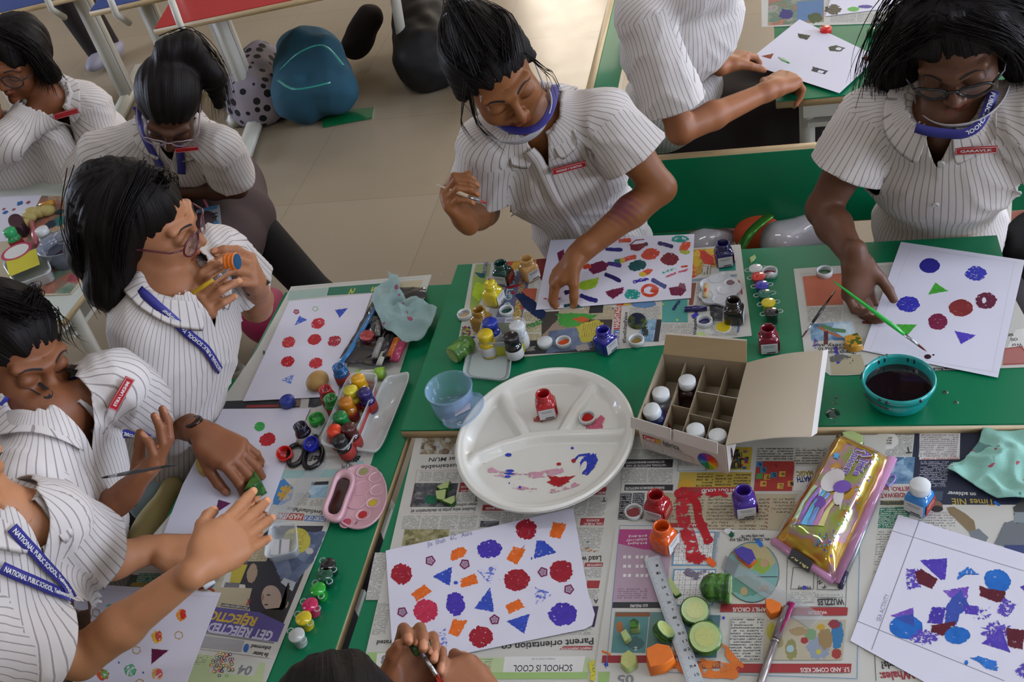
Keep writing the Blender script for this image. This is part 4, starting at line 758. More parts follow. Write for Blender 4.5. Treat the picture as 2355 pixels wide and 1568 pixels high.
jar('dark green open paint jar at the far left corner of the middle desk', 1149.6, 603.6, CZ + .0014, '0b3f36', -.25)
jar('pale peach open paint jar beside the dark green one', 1209.7, 593.4, CZ + .0014, 'c39a5c', .75)
jar('bright yellow paint jar heaped with paint above its rim', 1126.5, 651, CZ + .0014, 'c4b21c', 1.25)
jar('gold open paint jar behind the tub of bottles', 1099.3, 710.6, CZ + .0014, '8d6a22', 1.2)
jar('royal blue open paint jar at the bottom edge of the sideways newspaper', 1385.6, 756.5, CZ + .0014, '262085', .95)
jar('navy blue open paint jar at the top right of the sideways newspaper', 1662, 557.7, CZ + .0014, '15164e', .2)
jar('very dark brown open paint jar beside the white flower palette', 1685.8, 688.5, CZ + .0014, '1d1512', 1.45)
jar('crimson open paint jar standing alone on green behind the carton flap', 1765.6, 753, CZ, '6d0d22', .08)
jar('red open paint jar standing in the white partitioned plate', 1248, 904, CZ + .006, 'a3161c', .25)
jar('deep red open paint jar on the puzzle page beside the orange one', 1507.3, 1136.3, TZ + .0025, '8f1218', -.35)
jar('bright orange open paint jar on the puzzle page above the steel ruler', 1521, 1208.4, TZ + .0025, 'c9500f', 1.1)
jar('purple open paint jar on the puzzle page left of the pencil case', 1709.4, 1126, TZ + .0025, '3b1f80', .2)
jar('light blue paint jar with white cap beside the silver pencil', 2116.6, 1112, TZ + .002, '2276b8', -.55, True)
a = MB()                                             # paint heaped over the yellow jar
p = at(1126.5, 651, CZ + .048)
m_y = paintmat('c4b21c')
t = bpy.data.objects['paint_jar.002']
a.ball((0, 0, .046), (.0105, .010, .006), m_y, 10); a.ball((-.004, .004, .05), (.006, .004, .004), m_y, 8); a.ball((.004, -.003, .049), (.006, .005, .003), m_y, 8); a.ball((.005, .004, .049), (.0035, .003, .0035), paintmat('8f1218'), 6); a.build('heaped_paint', t)

def cap(label, x, y, z, inner=None, rim=None, h=.0105, r=.0136, closed=False, tilt=None, group=None):
    p = at(x, y, z + h * .9); rim = rim or m_capw
    t = thing('bottle_cap', label, 'bottle cap', (p[0], p[1], z), rnd.random() * 6, group, local=True)
    if tilt: t.rotation_euler = tilt
    a = MB()
    if closed: a.lathe([(.0001, 0), (r, 0), (r + .0002, h - .0015), (r - .001, h), (.0001, h + .0001)], rim, 40)
    else: a.lathe([(.0001, 0), (r, 0), (r + .0002, h - .001), (r - .0006, h), (r - .0018, h - .0006), (r - .002, .0025), (.0001, .0022)], rim, 40)
    for i in range(0 if closed else 3): a.lathe([(r - .0019, h * (.4 + .16 * i)), (r - .0027, h * (.43 + .16 * i)), (r - .0019, h * (.46 + .16 * i))], rim, 36)
    a.build('shell', t)
    if inner and not closed:
        a = MB(); pts = []; n = 26
        for k in range(n):
            th = 2 * PI * k / n; q = (r - .0042) * (1 + .12 * math.sin(3 * th + x) * .8); pts.append((q * math.cos(th) + .0006, q * math.sin(th), .0036))
        a.face(pts, paintmat(inner)); a.build('paint_inside', t)
    return t
Zc = CZ + .0014
cap('white cap with peach paint inside, left of the gold jar', 1067, 720, Zc, 'b89a72'); cap('white cap with dark teal paint inside, between tub and yellow jar', 1164, 711, Zc, '0b4440')
cap('white cap lying closed side up beside the orange-filled cap', 1252.5, 784, Zc, None, closed=True); cap('white cap with bright orange paint inside on the sideways newspaper', 1295, 783, Zc, 'c84a12')
cap('white cap with gold paint dregs inside beside the carton', 1463, 779, Zc, '8d7434'); cap('white cap with dark blue paint inside near the brown jar', 1620, 735, Zc, '1c1a5c')
cap('white cap with crimson paint inside next to the little white pot', 1770, 622, CZ, '6d0d22'); cap('white cap with green paint inside at the top of the right newspaper', 1896, 621, CZ + .0014, '1f5f24')
cap('white cap with deep red paint inside left of the deep red jar', 1457, 1174, TZ + .0025, '7d1420', h=.008); cap('white cap with red paint inside lying in the white plate', 1350, 957, CZ + .006, 'a01c1c', h=.008)
cap('blue cap lying top side up between the two left desk drawings', 659, 918, TZ + .005, None, plastic('plastic_blue', '1c3590'), .014, closed=True); cap('bright green open cap beside the clear box of bottles', 726, 960, TZ + .003, None, plastic('plastic_lime', '1d9a2c'), .012)
cap('red open cap beside the scissors handles', 651.5, 1036, TZ + .005, None, plastic('plastic_red', 'c0140f'), .015, tilt=(.35, .2, 0)); cap('blue open cap resting on the scissors', 716, 1015, TZ + .016, None, plastic('plastic_blue2', '1420a8'), .012, tilt=(.3, -.1, 0))

BR_ = [(.0001, 0), (.0128, 0), (.014, .002), (.014, .030), (.0125, .0345), (.0105, .0365), (.0105, .048)]
def bottle(label, x, y, z, col, capm=None, yaw=0, bodym=None, lab=None, h=.056, tilt=None, group=None, s=1.0):
    p = at(x, y, z + (h if capm else .05) * s * .84)
    t = thing('poster_colour_bottle', label, 'paint bottle', (p[0], p[1], z), yaw, group, local=True); t.scale = (s, s, s * .84)
    if tilt: t.rotation_euler = tilt
    bm = bodym or paintmat(col); a = MB()
    if capm: a.lathe(BR_, bm, 28)
    else: a.lathe(BR_[:-1] + [(.0108, .038), (.0120, .039), (.0108, .040), (.0108, .042), (.0120, .043), (.0108, .044), (.0108, .046), (.012, .047), (.012, .049), (.0105, .050), (.0088, .049), (.0085, .028), (.0001, .027)], bm, 28)
    a.build('body', t)
    a = MB(); a.lathe([(.0142, .006), (.0144, .0065), (.0144, .0265), (.0142, .027)], lab or m_labr, 28); a.build('label', t)
    if capm: a = MB(); a.lathe([(.0125, .040), (.0128, .0405), (.0128, .054), (.0118, .0558), (.0001, .056)], capm, 32); a.build('cap', t)
    return t
g = 'closed bottles in the clear pencil box'; zb = TZ + .0045
for (x, y, c, nm, tl) in ((821.5, 868, 'c9940c', 'deep yellow', None), (805, 894.6, 'c2b62a', 'lemon yellow', None), (836.4, 899.6, '231a5c', 'dark violet', None), (793, 921, 'a8680f', 'ochre', None), (780, 954, '0c6c30', 'green', None), (764, 981, 'c5330a', 'orange red', (.12, .1, 0)), (800, 981, '431512', 'dark brown', None), (786.7, 1005.7, '101212', 'black', (.05, -.15, 0))):
    bottle('bottle with %s cap standing in the clear pencil box' % nm, x, y, zb, c, plastic('plastic_' + c, c), rnd.random() * 6, tilt=tl, group=g)
bottle('open light blue paint bottle behind the clear pencil box', 777.5, 841.5, TZ + .003, '14588f', None, 1.0); bottle('open red paint bottle beside the potato', 746, 893, TZ + .003, '9c1218', None, .5)
bottle('open green paint bottle in front of the red one', 757.6, 913, TZ + .003, '1a7a2c', None, 0); bottle('open navy paint bottle with a white label near the scissors', 689, 977.5, TZ + .005, '0d0d28', None, 0, lab=m_lab)
g = 'closed bottles in the yellow tub'
for (x, y, c, nm) in ((1125, 738, '1e3290', 'blue'), (1187.6, 746, 'bcc0c0', 'white'), (1114.6, 765, 'bda51a', 'yellow'), (1174, 772, '141214', 'black')):
    bottle('bottle with %s cap standing in the yellow labelled tub' % nm, x, y, CZ + .004, c, plastic('plastic_' + c, c), rnd.random() * 6, lab=m_lab, s=1.08, group=g)

# small flip-top pots
m_pc = clear('pot_clear', 'c8d0cc', .25)
def pot(label, x, y, z, c, yaw, openl=False, group=None):
    p = at(x, y, z + .0215); t = thing('paint_pot', label, 'paint pot', (p[0], p[1], z), yaw, group, local=True); pm = paintmat(c)
    a = MB(); a.lathe([(.0001, 0), (.0090, 0), (.0095, .001), (.0105, .019), (.0116, .0195), (.0116, .0205), (.0001, .0205)], pm, 26); a.build('pot_body', t)
    a = MB(); a.lathe([(.0118, .0200), (.0120, .0225), (.0112, .0232), (.0001, .0232)], pm, 26); a.build('lid', t)
    a = MB()
    for sx in (-1, 1):
        ring_ = [(sx * .0145 + .0045 * math.cos(th), .0045 * math.sin(th), .0205) for th in np.linspace(0, 2 * PI, 13)]; a.tube(ring_, .0009, m_pc, 6)
    a.build('hinge_tabs', t); return t
for (x, y, c, nm, ya) in ((1738, 617, 'b9bdbb', 'white', .2), (1744, 635.5, 'b8251a', 'red', .1), (1752, 655, '2b2a94', 'blue', .15), (1758.5, 675, '0d5a4a', 'teal', .2), (1767, 695.5, 'c0b018', 'yellow', .2), (1774, 717.5, '121516', 'black', .2)): pot('little %s pot in the strip on the middle desk' % nm, x, y, CZ, c, ya, group='strip of six pots on the middle desk')
for (x, y, c, nm, ya) in ((754, 1298, '0c1012', 'black', -.6), (748, 1322, '0c4a34', 'dark green', -.8), (731, 1354, '1f9a2c', 'bright green', -.9), (713, 1390, 'b81a52', 'pink', -.4), (698, 1421, 'c2b01c', 'yellow', -.5), (682, 1460, 'b0b6b2', 'white', -.5)): pot('little %s pot in the strip at the near end of the left desk' % nm, x, y, TZ, c, ya, group='strip of six pots on the left desk')

# ================================================================= the white plate
pL, pR_, pT, pB = at(1048, 1020, CZ + .018), at(1459, 975, CZ + .018), at(1262, 848, CZ + .018), at(1240, 1180, CZ + .018)
pc_ = (pL + pR_ + pT + pB) / 4; PRX = np.linalg.norm((pR_ - pL)[:2]) / 2; PRY = np.linalg.norm((pT - pB)[:2]) / 2
m_plate = mat('plate_melamine', 'cfcfc6', .28, coat=.4, var=.02, vscale=9)
def seg_d(p, a, b):
    ab = b - a; t = np.clip(((p - a) @ ab) / (ab @ ab), 0, 1); return np.linalg.norm(p - (a + t[:, None] * ab), axis=1)
def px2(pts, z): return [at(x, y, z)[:2] for x, y in pts]
rid = [px2(q, CZ + .014) for q in ([(1074, 1062), (1094, 1043), (1148, 1020), (1210, 1003), (1249, 997), (1296, 995), (1420, 992), (1440, 990)], [(1210, 1003), (1175, 945), (1150, 895), (1130, 880)], [(1292, 993), (1325, 935), (1362, 885), (1380, 872)])]
rings_ = np.linspace(0, 1.0, 66); sg = 150; XY = []; 
for r_ in rings_:
    for k in range(sg): th = 2 * PI * k / sg; XY.append((pc_[0] + PRX * r_ * math.cos(th), pc_[1] + PRY * r_ * math.sin(th), r_))
XY = np.array(XY); rr_ = XY[:, 2]
sm = lambda e0, e1, x: (lambda t: t * t * (3 - 2 * t))(np.clip((x - e0) / (e1 - e0), 0, 1))
h = .0155 * sm(.80, .93, rr_) + .0025 * sm(.93, .97, rr_) - .004 * sm(.975, 1.0, rr_)
dmin = np.full(len(XY), 9.)
for q in rid:
    for a_, b_ in zip(q[:-1], q[1:]): dmin = np.minimum(dmin, seg_d(XY[:, :2], np.array(a_), np.array(b_)))
h = np.maximum(h, .0115 * (1 - sm(.0045, .015, dmin)) * (1 - sm(.9, .95, rr_)))
Vt = [(x - pc_[0], y - pc_[1], .004 + hh) for (x, y, _), hh in zip(XY, h)]
Vb = [(x, y, max(.0005, z - .0025)) for x, y, z in Vt]
nr = len(rings_); F1 = [(i * sg + k, i * sg + (k + 1) % sg, (i + 1) * sg + (k + 1) % sg, (i + 1) * sg + k) for i in range(nr - 1) for k in range(sg)]
F1 = [f[::-1] for f in F1]; o_ = len(Vt); F2 = [tuple(v + o_ for v in f[::-1]) for f in F1]; F3 = [((nr - 1) * sg + k, (nr - 1) * sg + (k + 1) % sg, o_ + (nr - 1) * sg + (k + 1) % sg, o_ + (nr - 1) * sg + k) for k in range(sg)]
a = MB(); a.mesh([tuple(v) for v in Vt + Vb], F1 + F2 + F3, m_plate)
plate = a.build('partitioned_plate', loc=(pc_[0], pc_[1], CZ)); tag(plate, 'large white partitioned plate smeared with blue and red paint', 'plate')
s = Sheet(CZ + .0046); s.org(900, 960, 2.578)
pbl, prd, ppk = paint('plate_blue', '2436a0', .2), paint('plate_red', '99161f', .02), paint('plate_pink_wash', 'b98a9a', .45, 40)
s.stroke([(540, 280), (620, 330), (760, 350), (900, 335), (1020, 310)], 34, ppk); s.stroke([(700, 400), (820, 430), (950, 435), (1130, 385)], 26, ppk); s.blob([(930, 345), (1000, 352), (1090, 345), (1050, 380), (1000, 415), (960, 400), (920, 385), (945, 370)], prd, .15)
s.blob([(1130, 330), (1115, 270), (1150, 220), (1215, 215), (1225, 250), (1200, 300), (1160, 345)], pbl, .1); s.oval(1140, 290, 16, 34, m_plate, .1, .4); s.stroke([(1080, 260), (1110, 225), (1180, 215)], 12, pbl)
s.oval(694, 221, 18, 11, pbl, .2); s.oval(702, 315, 26, 8, pbl, .2); s.oval(700, 332, 30, 7, pbl, .2); s.oval(690, 350, 20, 7, pbl, .2); s.oval(762, 413, 8, 9, pbl, .3); s.oval(699, 388, 4, 5, pbl, 0); s.oval(1073, 181, 9, 8, pbl, .2); s.oval(993, 275, 14, 9, prd, .3); s.oval(1080, 255, 12, 12, prd, .3)
s.org(780, 500, K2); s.blob([(1310, 1360), (1350, 1340), (1400, 1370), (1370, 1385), (1320, 1382)], paint('plate_red_thin', 'a04a44', .4), .2); s.blob([(1650, 1400), (1720, 1380), (1770, 1340), (1800, 1345), (1780, 1430), (1700, 1440), (1670, 1430)], paint('plate_pink', 'b5546a', .25), .15)
o = s.mb.build('smeared_paint', plate); o['kind'] = 'stuff'; o.location = (-pc_[0], -pc_[1], -CZ)

# ================================================================= carton of jars
m_card = mat('brown_card', '8f8068', .8, var=.05, vscale=20); m_card2 = mat('grey_card', 'a0947f', .8, var=.04, vscale=15); m_cw = mat('carton_white_print', 'bfb9b2', .55, var=.02)
HB = .062; zt = CZ + HB
BL, BRt, FR, FL = at(1525, 814, zt), at(1717, 834, zt), at(1668, 1024, zt), at(1466, 964, zt)
cb = thing('jar_carton', 'open white-fronted carton with card dividers holding capped jars', 'box', ((BL + FR) / 2)[:2].tolist() + [CZ])
def slab(mb, P, m, m2=None, th=.0014):
    P = [np.array(p, float) for p in P]; n = unit(np.cross(P[1] - P[0], P[2] - P[0])) * th; Q = [p - n for p in P]; k = len(P)
    mb.face(P, m); mb.face(Q[::-1], m2 or m)
    for i in range(k): mb.face([P[i], Q[i], Q[(i + 1) % k], P[(i + 1) % k]], m)
dn = np.array([0, 0, HB - .001]); upv = np.array([0, 0, 1.])
a = MB(); slab(a, [BL - dn, FL - dn, FR - dn, BRt - dn], m_card, m_cw)
slab(a, [BL, BL - dn, BRt - dn, BRt], m_card, m_cw); slab(a, [FL, FL - dn, BL - dn, BL], m_card, m_cw); slab(a, [BRt, BRt - dn, FR - dn, FR], m_card, m_cw); slab(a, [FR, FR - dn, FL - dn, FL], m_card, m_cw); a.build('tray', cb)
a = MB(); f1, f2 = at(1531, 767, zt + .036), at(1717, 782, zt + .036); slab(a, [BL, BRt, f2, f1], mat('flap_card', 'a08a66', .8, var=.05)); slab(a, [f1, f2, f2 + [0, .006, -.004], f1 + [0, .006, -.004]], m_cw); a.build('back_flap', cb)
l1, l2 = at(1893, 806, zt + .006), at(1866, 1004, zt - .012)
a = MB(); G = 8; gv = []
for i in range(G + 1):
    for j in range(G + 1): u, v = i / G, j / G; gv.append(lerp(lerp(BRt, FR, v), lerp(l1, l2, v), u) + [0, 0, .006 * math.sin(PI * u)])
gf = [(i * (G + 1) + j, i * (G + 1) + j + 1, (i + 1) * (G + 1) + j + 1, (i + 1) * (G + 1) + j) for i in range(G) for j in range(G)]; a.mesh(gv, gf, m_card2); a.mesh([p - [0, 0, .0015] for p in gv], [f[::-1] for f in gf], m_cw); a.build('lid', cb)
a = MB(); q1, q2 = at(1905, 803, zt - .012), at(1879, 996, zt - .03); slab(a, [l1, l2, q2, q1], m_cw); a.build('tuck_flap', cb)
for u in (.27, .50, .765):
    a = MB(); A, B_ = lerp(BL, BRt, u), lerp(FL, FR, u); A = A - [0, 0, .014]; B_ = B_ - [0, 0, .014]; slab(a, [A, B_, B_ - [0, 0, HB - .018], A - [0, 0, HB - .018]], m_card, None, .0012); a.build('divider', cb)
for v, m_ in ((.36, m_cw), (.66, m_card)):
    a = MB(); A, B_ = lerp(lerp(BL, FL, v), lerp(BRt, FR, v), .5), lerp(BRt, FR, v); A0 = lerp(BL, FL, v + .12); A = A - [0, 0, .016]; B_ = B_ - [0, 0, .016]; slab(a, [A, B_, B_ - [0, 0, HB - .02], A - [0, 0, HB - .02]], m_, m_card, .0012); a.build('divider', cb)
a = MB(); A, B_ = lerp(lerp(BL, FL, .6), lerp(BRt, FR, .6), .26) - [0, 0, .016], lerp(lerp(BL, FL, .6), lerp(BRt, FR, .6), .5) - [0, 0, .016]; slab(a, [A, B_, B_ - [0, 0, HB - .02], A - [0, 0, HB - .02]], m_card, None, .0012); a.build('divider', cb)
fa = unit(FR - FL); fn = unit(np.cross(fa, upv)); F0 = FL + fn * .0006 - fn * 0; W_ = np.linalg.norm(FR - FL)
if fn[1] > 0: fn = -fn
def fp(u, v): return FL + fa * (u * W_) - upv * (v * HB) + fn * .0024
a = MB()
for u0, u1 in ((-.05, .42), (.45, .94)): slab(a, [fp(u0, .17) + fn * .009, fp(u1, .17) + fn * .009, fp(u1, -.14) + fn * .004, fp(u0, -.14) + fn * .004], m_cw)
a.build('front_flap', cb)
def fr_(mb, u0, v0, u1, v1, m, k=0): mb.face([fp(u0, v1) + fn * k, fp(u1, v1) + fn * k, fp(u1, v0) + fn * k, fp(u0, v0) + fn * k], m, [(0, 0), ((u1 - u0) * W_, 0), ((u1 - u0) * W_, (v1 - v0) * HB), (0, (v1 - v0) * HB)])
a = MB(); fr_(a, .04, .47, .255, .63, flat('b02a20')); fr_(a, .19, .47, .255, .63, flat('b8862a'), .0001); put_text(a, 'Camel', fp(.055, .60) + fn * .0002, fp(.18, .60) + fn * .0002, .007, wht, .03, fn); put_text(a, 'fabrica', fp(.28, .62) + fn * .0002, fp(.47, .62) + fn * .0002, .010, blk, .01, fn); put_text(a, 'ACRYLIC COLOURS', fp(.285, .68) + fn * .0002, fp(.51, .68) + fn * .0002, .003, m_grey, .02, fn)
fr_(a, .03, .68, .27, .98, textmat('carton_text', 'bfb9b2', '6a6666', .0026)); fr_(a, .29, .74, .62, .98, MATS['carton_text'])
cols = ['b52a1c', 'c4481c', 'c87a1c', 'c4a81c', '7aa42a', '1f7a3a', '1a7a70', '3a8ab0', '2a4a9a', '2a3090', '6a2a8c', 'a02a6a']; c0 = fp(.79, .72)
for i, c in enumerate(cols):
    t0, t1 = -2 * PI * i / 12 + 1.2, -2 * PI * (i + 1) / 12 + 1.2; q = [c0 + .0165 * (math.cos(t) * fa + math.sin(t) * upv * .98) for t in (t1, (t0 + t1) / 2, t0)]; a.face([c0 + fn * .0001] + [x + fn * .0001 for x in q], flat(c))
a.build('front_print', cb)
jar('brown paint jar with white cap standing in the carton', 1579.6, 872.3, CZ + .003, '2a1210', 1.4, True, 'capped jars in the carton'); jar('clear paint jar with white cap leaning at the left wall of the carton', 1519, 900.5, CZ + .003, '8c8c90', .5, True, 'capped jars in the carton')
jar('blue paint jar with white cap tilted above the front of the carton', 1512, 933, CZ + .010, '1c2c6a', .2, True, 'capped jars in the carton', tilt=(.05, -.22, .2))
for (x, y, nm) in ((1599, 985, 'left'), (1650, 998, 'right')): jar('white-capped jar half hidden behind the front flap of the carton, %s one' % nm, x, y, CZ + .003, '7c7c80', .3, True, 'capped jars in the carton')

# ================================================================= bowl, clear boxes, tub
def lathed(name, label, cat, x, y, z, h_, parts, rz=0, rot=None, group=None, sx=1, sy=1):
    p = at(x, y, z + h_); t = thing(name, label, cat, (p[0], p[1], z), rz, group, local=True)
    if rot: t.rotation_euler = rot
    for nm, prof, m, sq in parts:
        a = MB(); a.lathe(prof, m, 56, sq=sq, sx=sx, sy=sy); a.build(nm, t)
    return t
m_teal = mat('teal_plastic', '0f8f8c', .25, coat=.4); m_murk = mat('murky_water', '1c1216', .04, coat=1)
t = lathed('paint_water_bowl', 'turquoise plastic bowl of dark paint water at the right', 'bowl', 2067, 868, CZ, .05, [('bowl', [(.0001, .001), (.034, .001), (.043, .012), (.0475, .030), (.0495, .040), (.0525, .041), (.053, .046), (.0515, .0505), (.050, .0505), (.0485, .045), (.047, .034), (.042, .014), (.033, .006), (.0001, .005)], m_teal, 0), ('dark_water', [(.0001, .0335), (.0472, .0335)], m_murk, 0)])
a = MB()
for i in range(11):
    th = rnd.random() * 6.28; r_ = .0520; z_ = .042 + rnd.random() * .006; a.ball((r_ * math.cos(th), r_ * math.sin(th), z_), (.003, .003, .0025 + rnd.random() * .003), paintmat('1c0c14'), 5)
for th0 in (-2.6, -2.5, -2.3, 1.0, 1.2, 1.9, 2.1): a.ball((.0485 * math.cos(th0), .0485 * math.sin(th0), .043), (.0016, .0016, .005), paintmat('1c0c14'), 5)
a.tube([(.0528 * math.cos(q), .0528 * math.sin(q), .034 - .002 * math.sin(q * 3)) for q in np.linspace(-2.8, -1.9, 12)], .0014, paintmat('1c0c14'), 6); tag(a.build('paint_drips', t), kind='stuff')
m_cb = clear('clear_blue_plastic', '9ab8d8', .1); m_cw_ = clear('clear_plastic', 'd5dcde', .16); m_cwm = clear('milky_plastic', 'c4cac8', .5)
lathed('round_tub', 'round clear blue tub standing open on the middle desk', 'tub', 1031, 890, CZ, .050, [('tub', [(.0001, .001), (.035, .001), (.0362, .003), (.0375, .030), (.0385, .046), (.041, .047), (.041, .050), (.0395, .050), (.037, .046), (.0345, .006), (.0001, .004)], m_cb, 0), ('base_ring', [(.018, .0045), (.0186, .006), (.0192, .0045)], m_cb, 0)])
p = at(1066, 944, CZ + .022); t = thing('tub_lid', 'oval-looking clear lid leaning between the round tub and the plate', 'lid', p, 0, local=True); t.rotation_euler = (-.15, -.32, .3)
a = MB(); a.lathe([(.0001, 0), (.031, 0), (.033, -.003), (.039, -.003), (.0405, .002), (.0395, .003), (.038, -.0015), (.034, -.0015), (.032, .0015), (.0001, .0012)], m_cb, 48); a.build('lid', t); a = MB(); a.box((0, 0, .0025), (.03, .018, .0004), mat('lid_sticker', 'b8bccc', .4)); a.build('sticker', t)
def rtray(name, label, cat, corners, z, h_, m, label_m=None, wall_=.0012, flare=.88, rim=.002, part='tray', fillm=None, group=None):
    C_ = [at(x, y, z + h_) for x, y in corners]; c = sum(C_) / 4; t = thing(name, label, cat, (c[0], c[1], z), 0, group)
    def loop(sc, z_, n=8, rad=.22):
        out = []
        for i in range(4):
            a0, a1, a2 = C_[i - 1], C_[i], C_[(i + 1) % 4]; e0 = lerp(a1, a0, rad); e1 = lerp(a1, a2, rad)
            for k in range(n + 1):
                u = k / n; q = (1 - u) ** 2 * e0 + 2 * u * (1 - u) * a1 + u * u * e1; q = c + (q - c) * sc; out.append((q[0], q[1], z_))
        return out
    a = MB(); L_ = [loop(flare * .9, z + .0008), loop(flare, z + .0015), loop(flare + (.98 - flare) * .9, z + h_ - .003), loop(1.05, z + h_ - .002), loop(1.05, z + h_), loop(1.0, z + h_), loop(.965 + 0, z + h_ - .003), loop(flare - .03, z + .003)]
    n = len(L_[0]); V = [p_ for q in L_ for p_ in q]; ccw = sum(np.cross(C_[i] - c, C_[(i + 1) % 4] - c)[2] for i in range(4)) > 0
    F = [(i * n + k, i * n + (k + 1) % n, (i + 1) * n + (k + 1) % n, (i + 1) * n + k) for i in range(len(L_) - 1) for k in range(n)]
    F += [tuple(range(n))[::-1], tuple((len(L_) - 1) * n + k for k in range(n))]
    if not ccw: F = [f[::-1] for f in F]
    a.mesh(V, F, m); a.build(part, t)
    if label_m:
        a = MB(); A, B_ = loop(flare + .015, z + .002), loop(flare + (.98 - flare) * .68, z + h_ * .72); V = A + B_; F = [(k, (k + 1) % n, n + (k + 1) % n, n + k) for k in range(n)]
        if not ccw: F = [f[::-1] for f in F]
        a.mesh(V, F, label_m); a.build('wrap_label', t)
    if fillm: a = MB(); q = loop(flare - .12, z + .0036); a.face(q if ccw else q[::-1], fillm); a.build('insert', t)
    return t
m_redlab = mat('red_wrap_label', 'b02420', .35, coat=.3); m_yl = mat('yellow_green_wrap_label', 'a9ac1e', .35, coat=.3)
tb = rtray('bottle_box', 'long clear pencil box with a red label holding capped bottles', 'box', [(803, 858), (872, 862), (800, 1032), (734, 1016)], TZ + .0035, .036, m_cw_, m_redlab, flare=.8)
a = MB(); q = [at(810, 868, TZ + .034), at(862, 872, TZ + .034)]; m_div = mat('grey_plastic_insert', '9c9ea0', .5)
A0, A1 = at(835, 872, TZ + .022), at(775, 1000, TZ + .022); slab(a, [A0, A1, A1 - [0, 0, .016], A0 - [0, 0, .016]], m_div, None, .001); a.build('divider', tb)
a = MB(); A = at(752, 1041, TZ + .015); B_ = at(796, 1046, TZ + .015)
lfront = unit(np.array([0, -1, .1])); put_text(a, '12 Poster Colours', A + [0, -.004, 0], B_ + [0, -.004, 0], .004, wht, .02, lfront); a.build('label_print', tb)
rtray('box_lid', 'long clear lid lying open beside the bottle box', 'lid', [(884, 866), (945, 857), (872, 1036), (814, 1030)], TZ + .0025, .012, m_cwm, None, flare=.93)
rtray('bottle_tub', 'clear tub with a yellow label holding four capped bottles', 'tub', [(1112, 731), (1206, 730), (1206, 783), (1098, 789)], CZ + .002, .038, m_cw_, m_yl, flare=.86)
rtray('tub_lid', 'clear square lid with a milky white panel in front of the tub', 'lid', [(1078, 798), (1177, 800), (1168, 873), (1064, 862)], CZ, .01, m_cw_, None, flare=.95, fillm=mat('milky_panel', 'a9b4b0', .3))
rtray('clear_case', 'small clear plastic case on the left desk near the reaching hand', 'case', [(622, 1205), (680, 1200), (683, 1265), (606, 1282)], TZ + .003, .022, m_cw_, None, flare=.9)
a = MB()
for (x0, x1) in ((622, 640), (645, 664)): a.face([at(x0, 1276, TZ + .0075), at(x1, 1276, TZ + .0075), at(x1 + 3, 1240, TZ + .0075), at(x0 + 3, 1240, TZ + .0075)], mat('white_sticker', 'c0c0c0', .4))
a.build('stickers', bpy.data.objects['clear_case'])

# palettes
m_pal = mat('pink_palette', 'c39aa2', .3, coat=.3); m_palw = mat('white_palette', 'bcc0c4', .25, coat=.5); m_plumw = mat('plum_water', '2e0c14', .05, coat=.8)
def palette(name, label, outline, wells, z, m, h_=.008, part='palette', dz=.004):
    P = [at(x, y, z + h_) for x, y in outline]; c = sum(P) / len(P); t = thing(name, label, 'palette', (c[0], c[1], z))
    if sum(np.cross(P[i] - c, P[(i + 1) % len(P)] - c)[2] for i in range(len(P))) < 0: P = P[::-1]
    def off(sc, zz): return [tuple(c + (p - c) * sc)[:2] + (zz,) for p in P]
    rings = [off(.93, z + .0005), off(.97, z + .002), off(1.0, z + h_ - .001), off(.985, z + h_), off(.95, z + h_ - .001), off(.92, z + h_ - .0025)]; n = len(P); V = [v for r in rings for v in r]
    F = [(i * n + k, i * n + (k + 1) % n, (i + 1) * n + (k + 1) % n, (i + 1) * n + k) for i in range(len(rings) - 1) for k in range(n)]; F += [tuple(range(n))[::-1], tuple((len(rings) - 1) * n + k for k in range(n))]
    a = MB(); a.mesh(V, F, m)
    for (x, y, r, col) in wells:
        w_ = at(x, y, z + h_); M = Matrix.Translation((w_[0], w_[1], z + h_ - .0035)); a.lathe([(r * 1.02, .0012), (r, .0022), (r * .93, .0018), (r * .75, .0008), (.0001, .0004)], m, 24, M)
        if col: a.disc(r * .62, .0012, col if not isinstance(col, str) else paintmat(col), 20, M)
    a.build(part, t); return t
def circ(cx, cy, rx, ry, n=40, rot=0): return [(cx + rx * math.cos(t) * math.cos(rot) - ry * math.sin(t) * math.sin(rot), cy + rx * math.cos(t) * math.sin(rot) + ry * math.sin(t) * math.cos(rot)) for t in np.linspace(0, 2 * PI, n, endpoint=False)]
Q8 = lambda x, y: (780 + x / K1, 1030 + y / K1)
palette('paint_palette', 'round pink palette with yellow and red paint under the plum water dish', circ(826, 1140, 63, 76, 44, .3), [Q8(160, 150) + (.013, '8a8a5c'), Q8(240, 190) + (.012, None), Q8(250, 275) + (.012, None), Q8(222, 360) + (.011, 'b8a012'), Q8(155, 440) + (.012, 'a8141c'), Q8(48, 490) + (.012, 'a84050'), Q8(238, 137) + (.004, 'a06a78'), Q8(110, 495) + (.004, 'a06a78'), Q8(145, 262) + (.016, None), Q8(115, 348) + (.017, None)], TZ + .002, m_pal)
def eight(sc):
    out = []
    for t in np.linspace(0, 2 * PI, 56, endpoint=False):
        x = math.cos(t) * 1.0; w_ = .62 + .18 * math.cos(2 * t); out.append((x * 62 * sc * 1.0, math.sin(t) * w_ * 52 * (sc if sc == 1 else sc * .92)))
    c, d = math.cos(-1.22), math.sin(-1.22); return [(778 + x * c - y * d, 1137 + x * d + y * c) for x, y in out]
O8, I8 = eight(1), eight(.76); t = thing('water_dish', 'pink figure-eight dish of plum water on the round palette', 'dish', at(778, 1137, TZ + .01)); a = MB(); zz = TZ + .010
A = [at(x, y, zz + .012) for x, y in O8][::-1]; B_ = [at(x, y, zz + .012) for x, y in I8][::-1]; n = len(A); cA = sum(A) / n
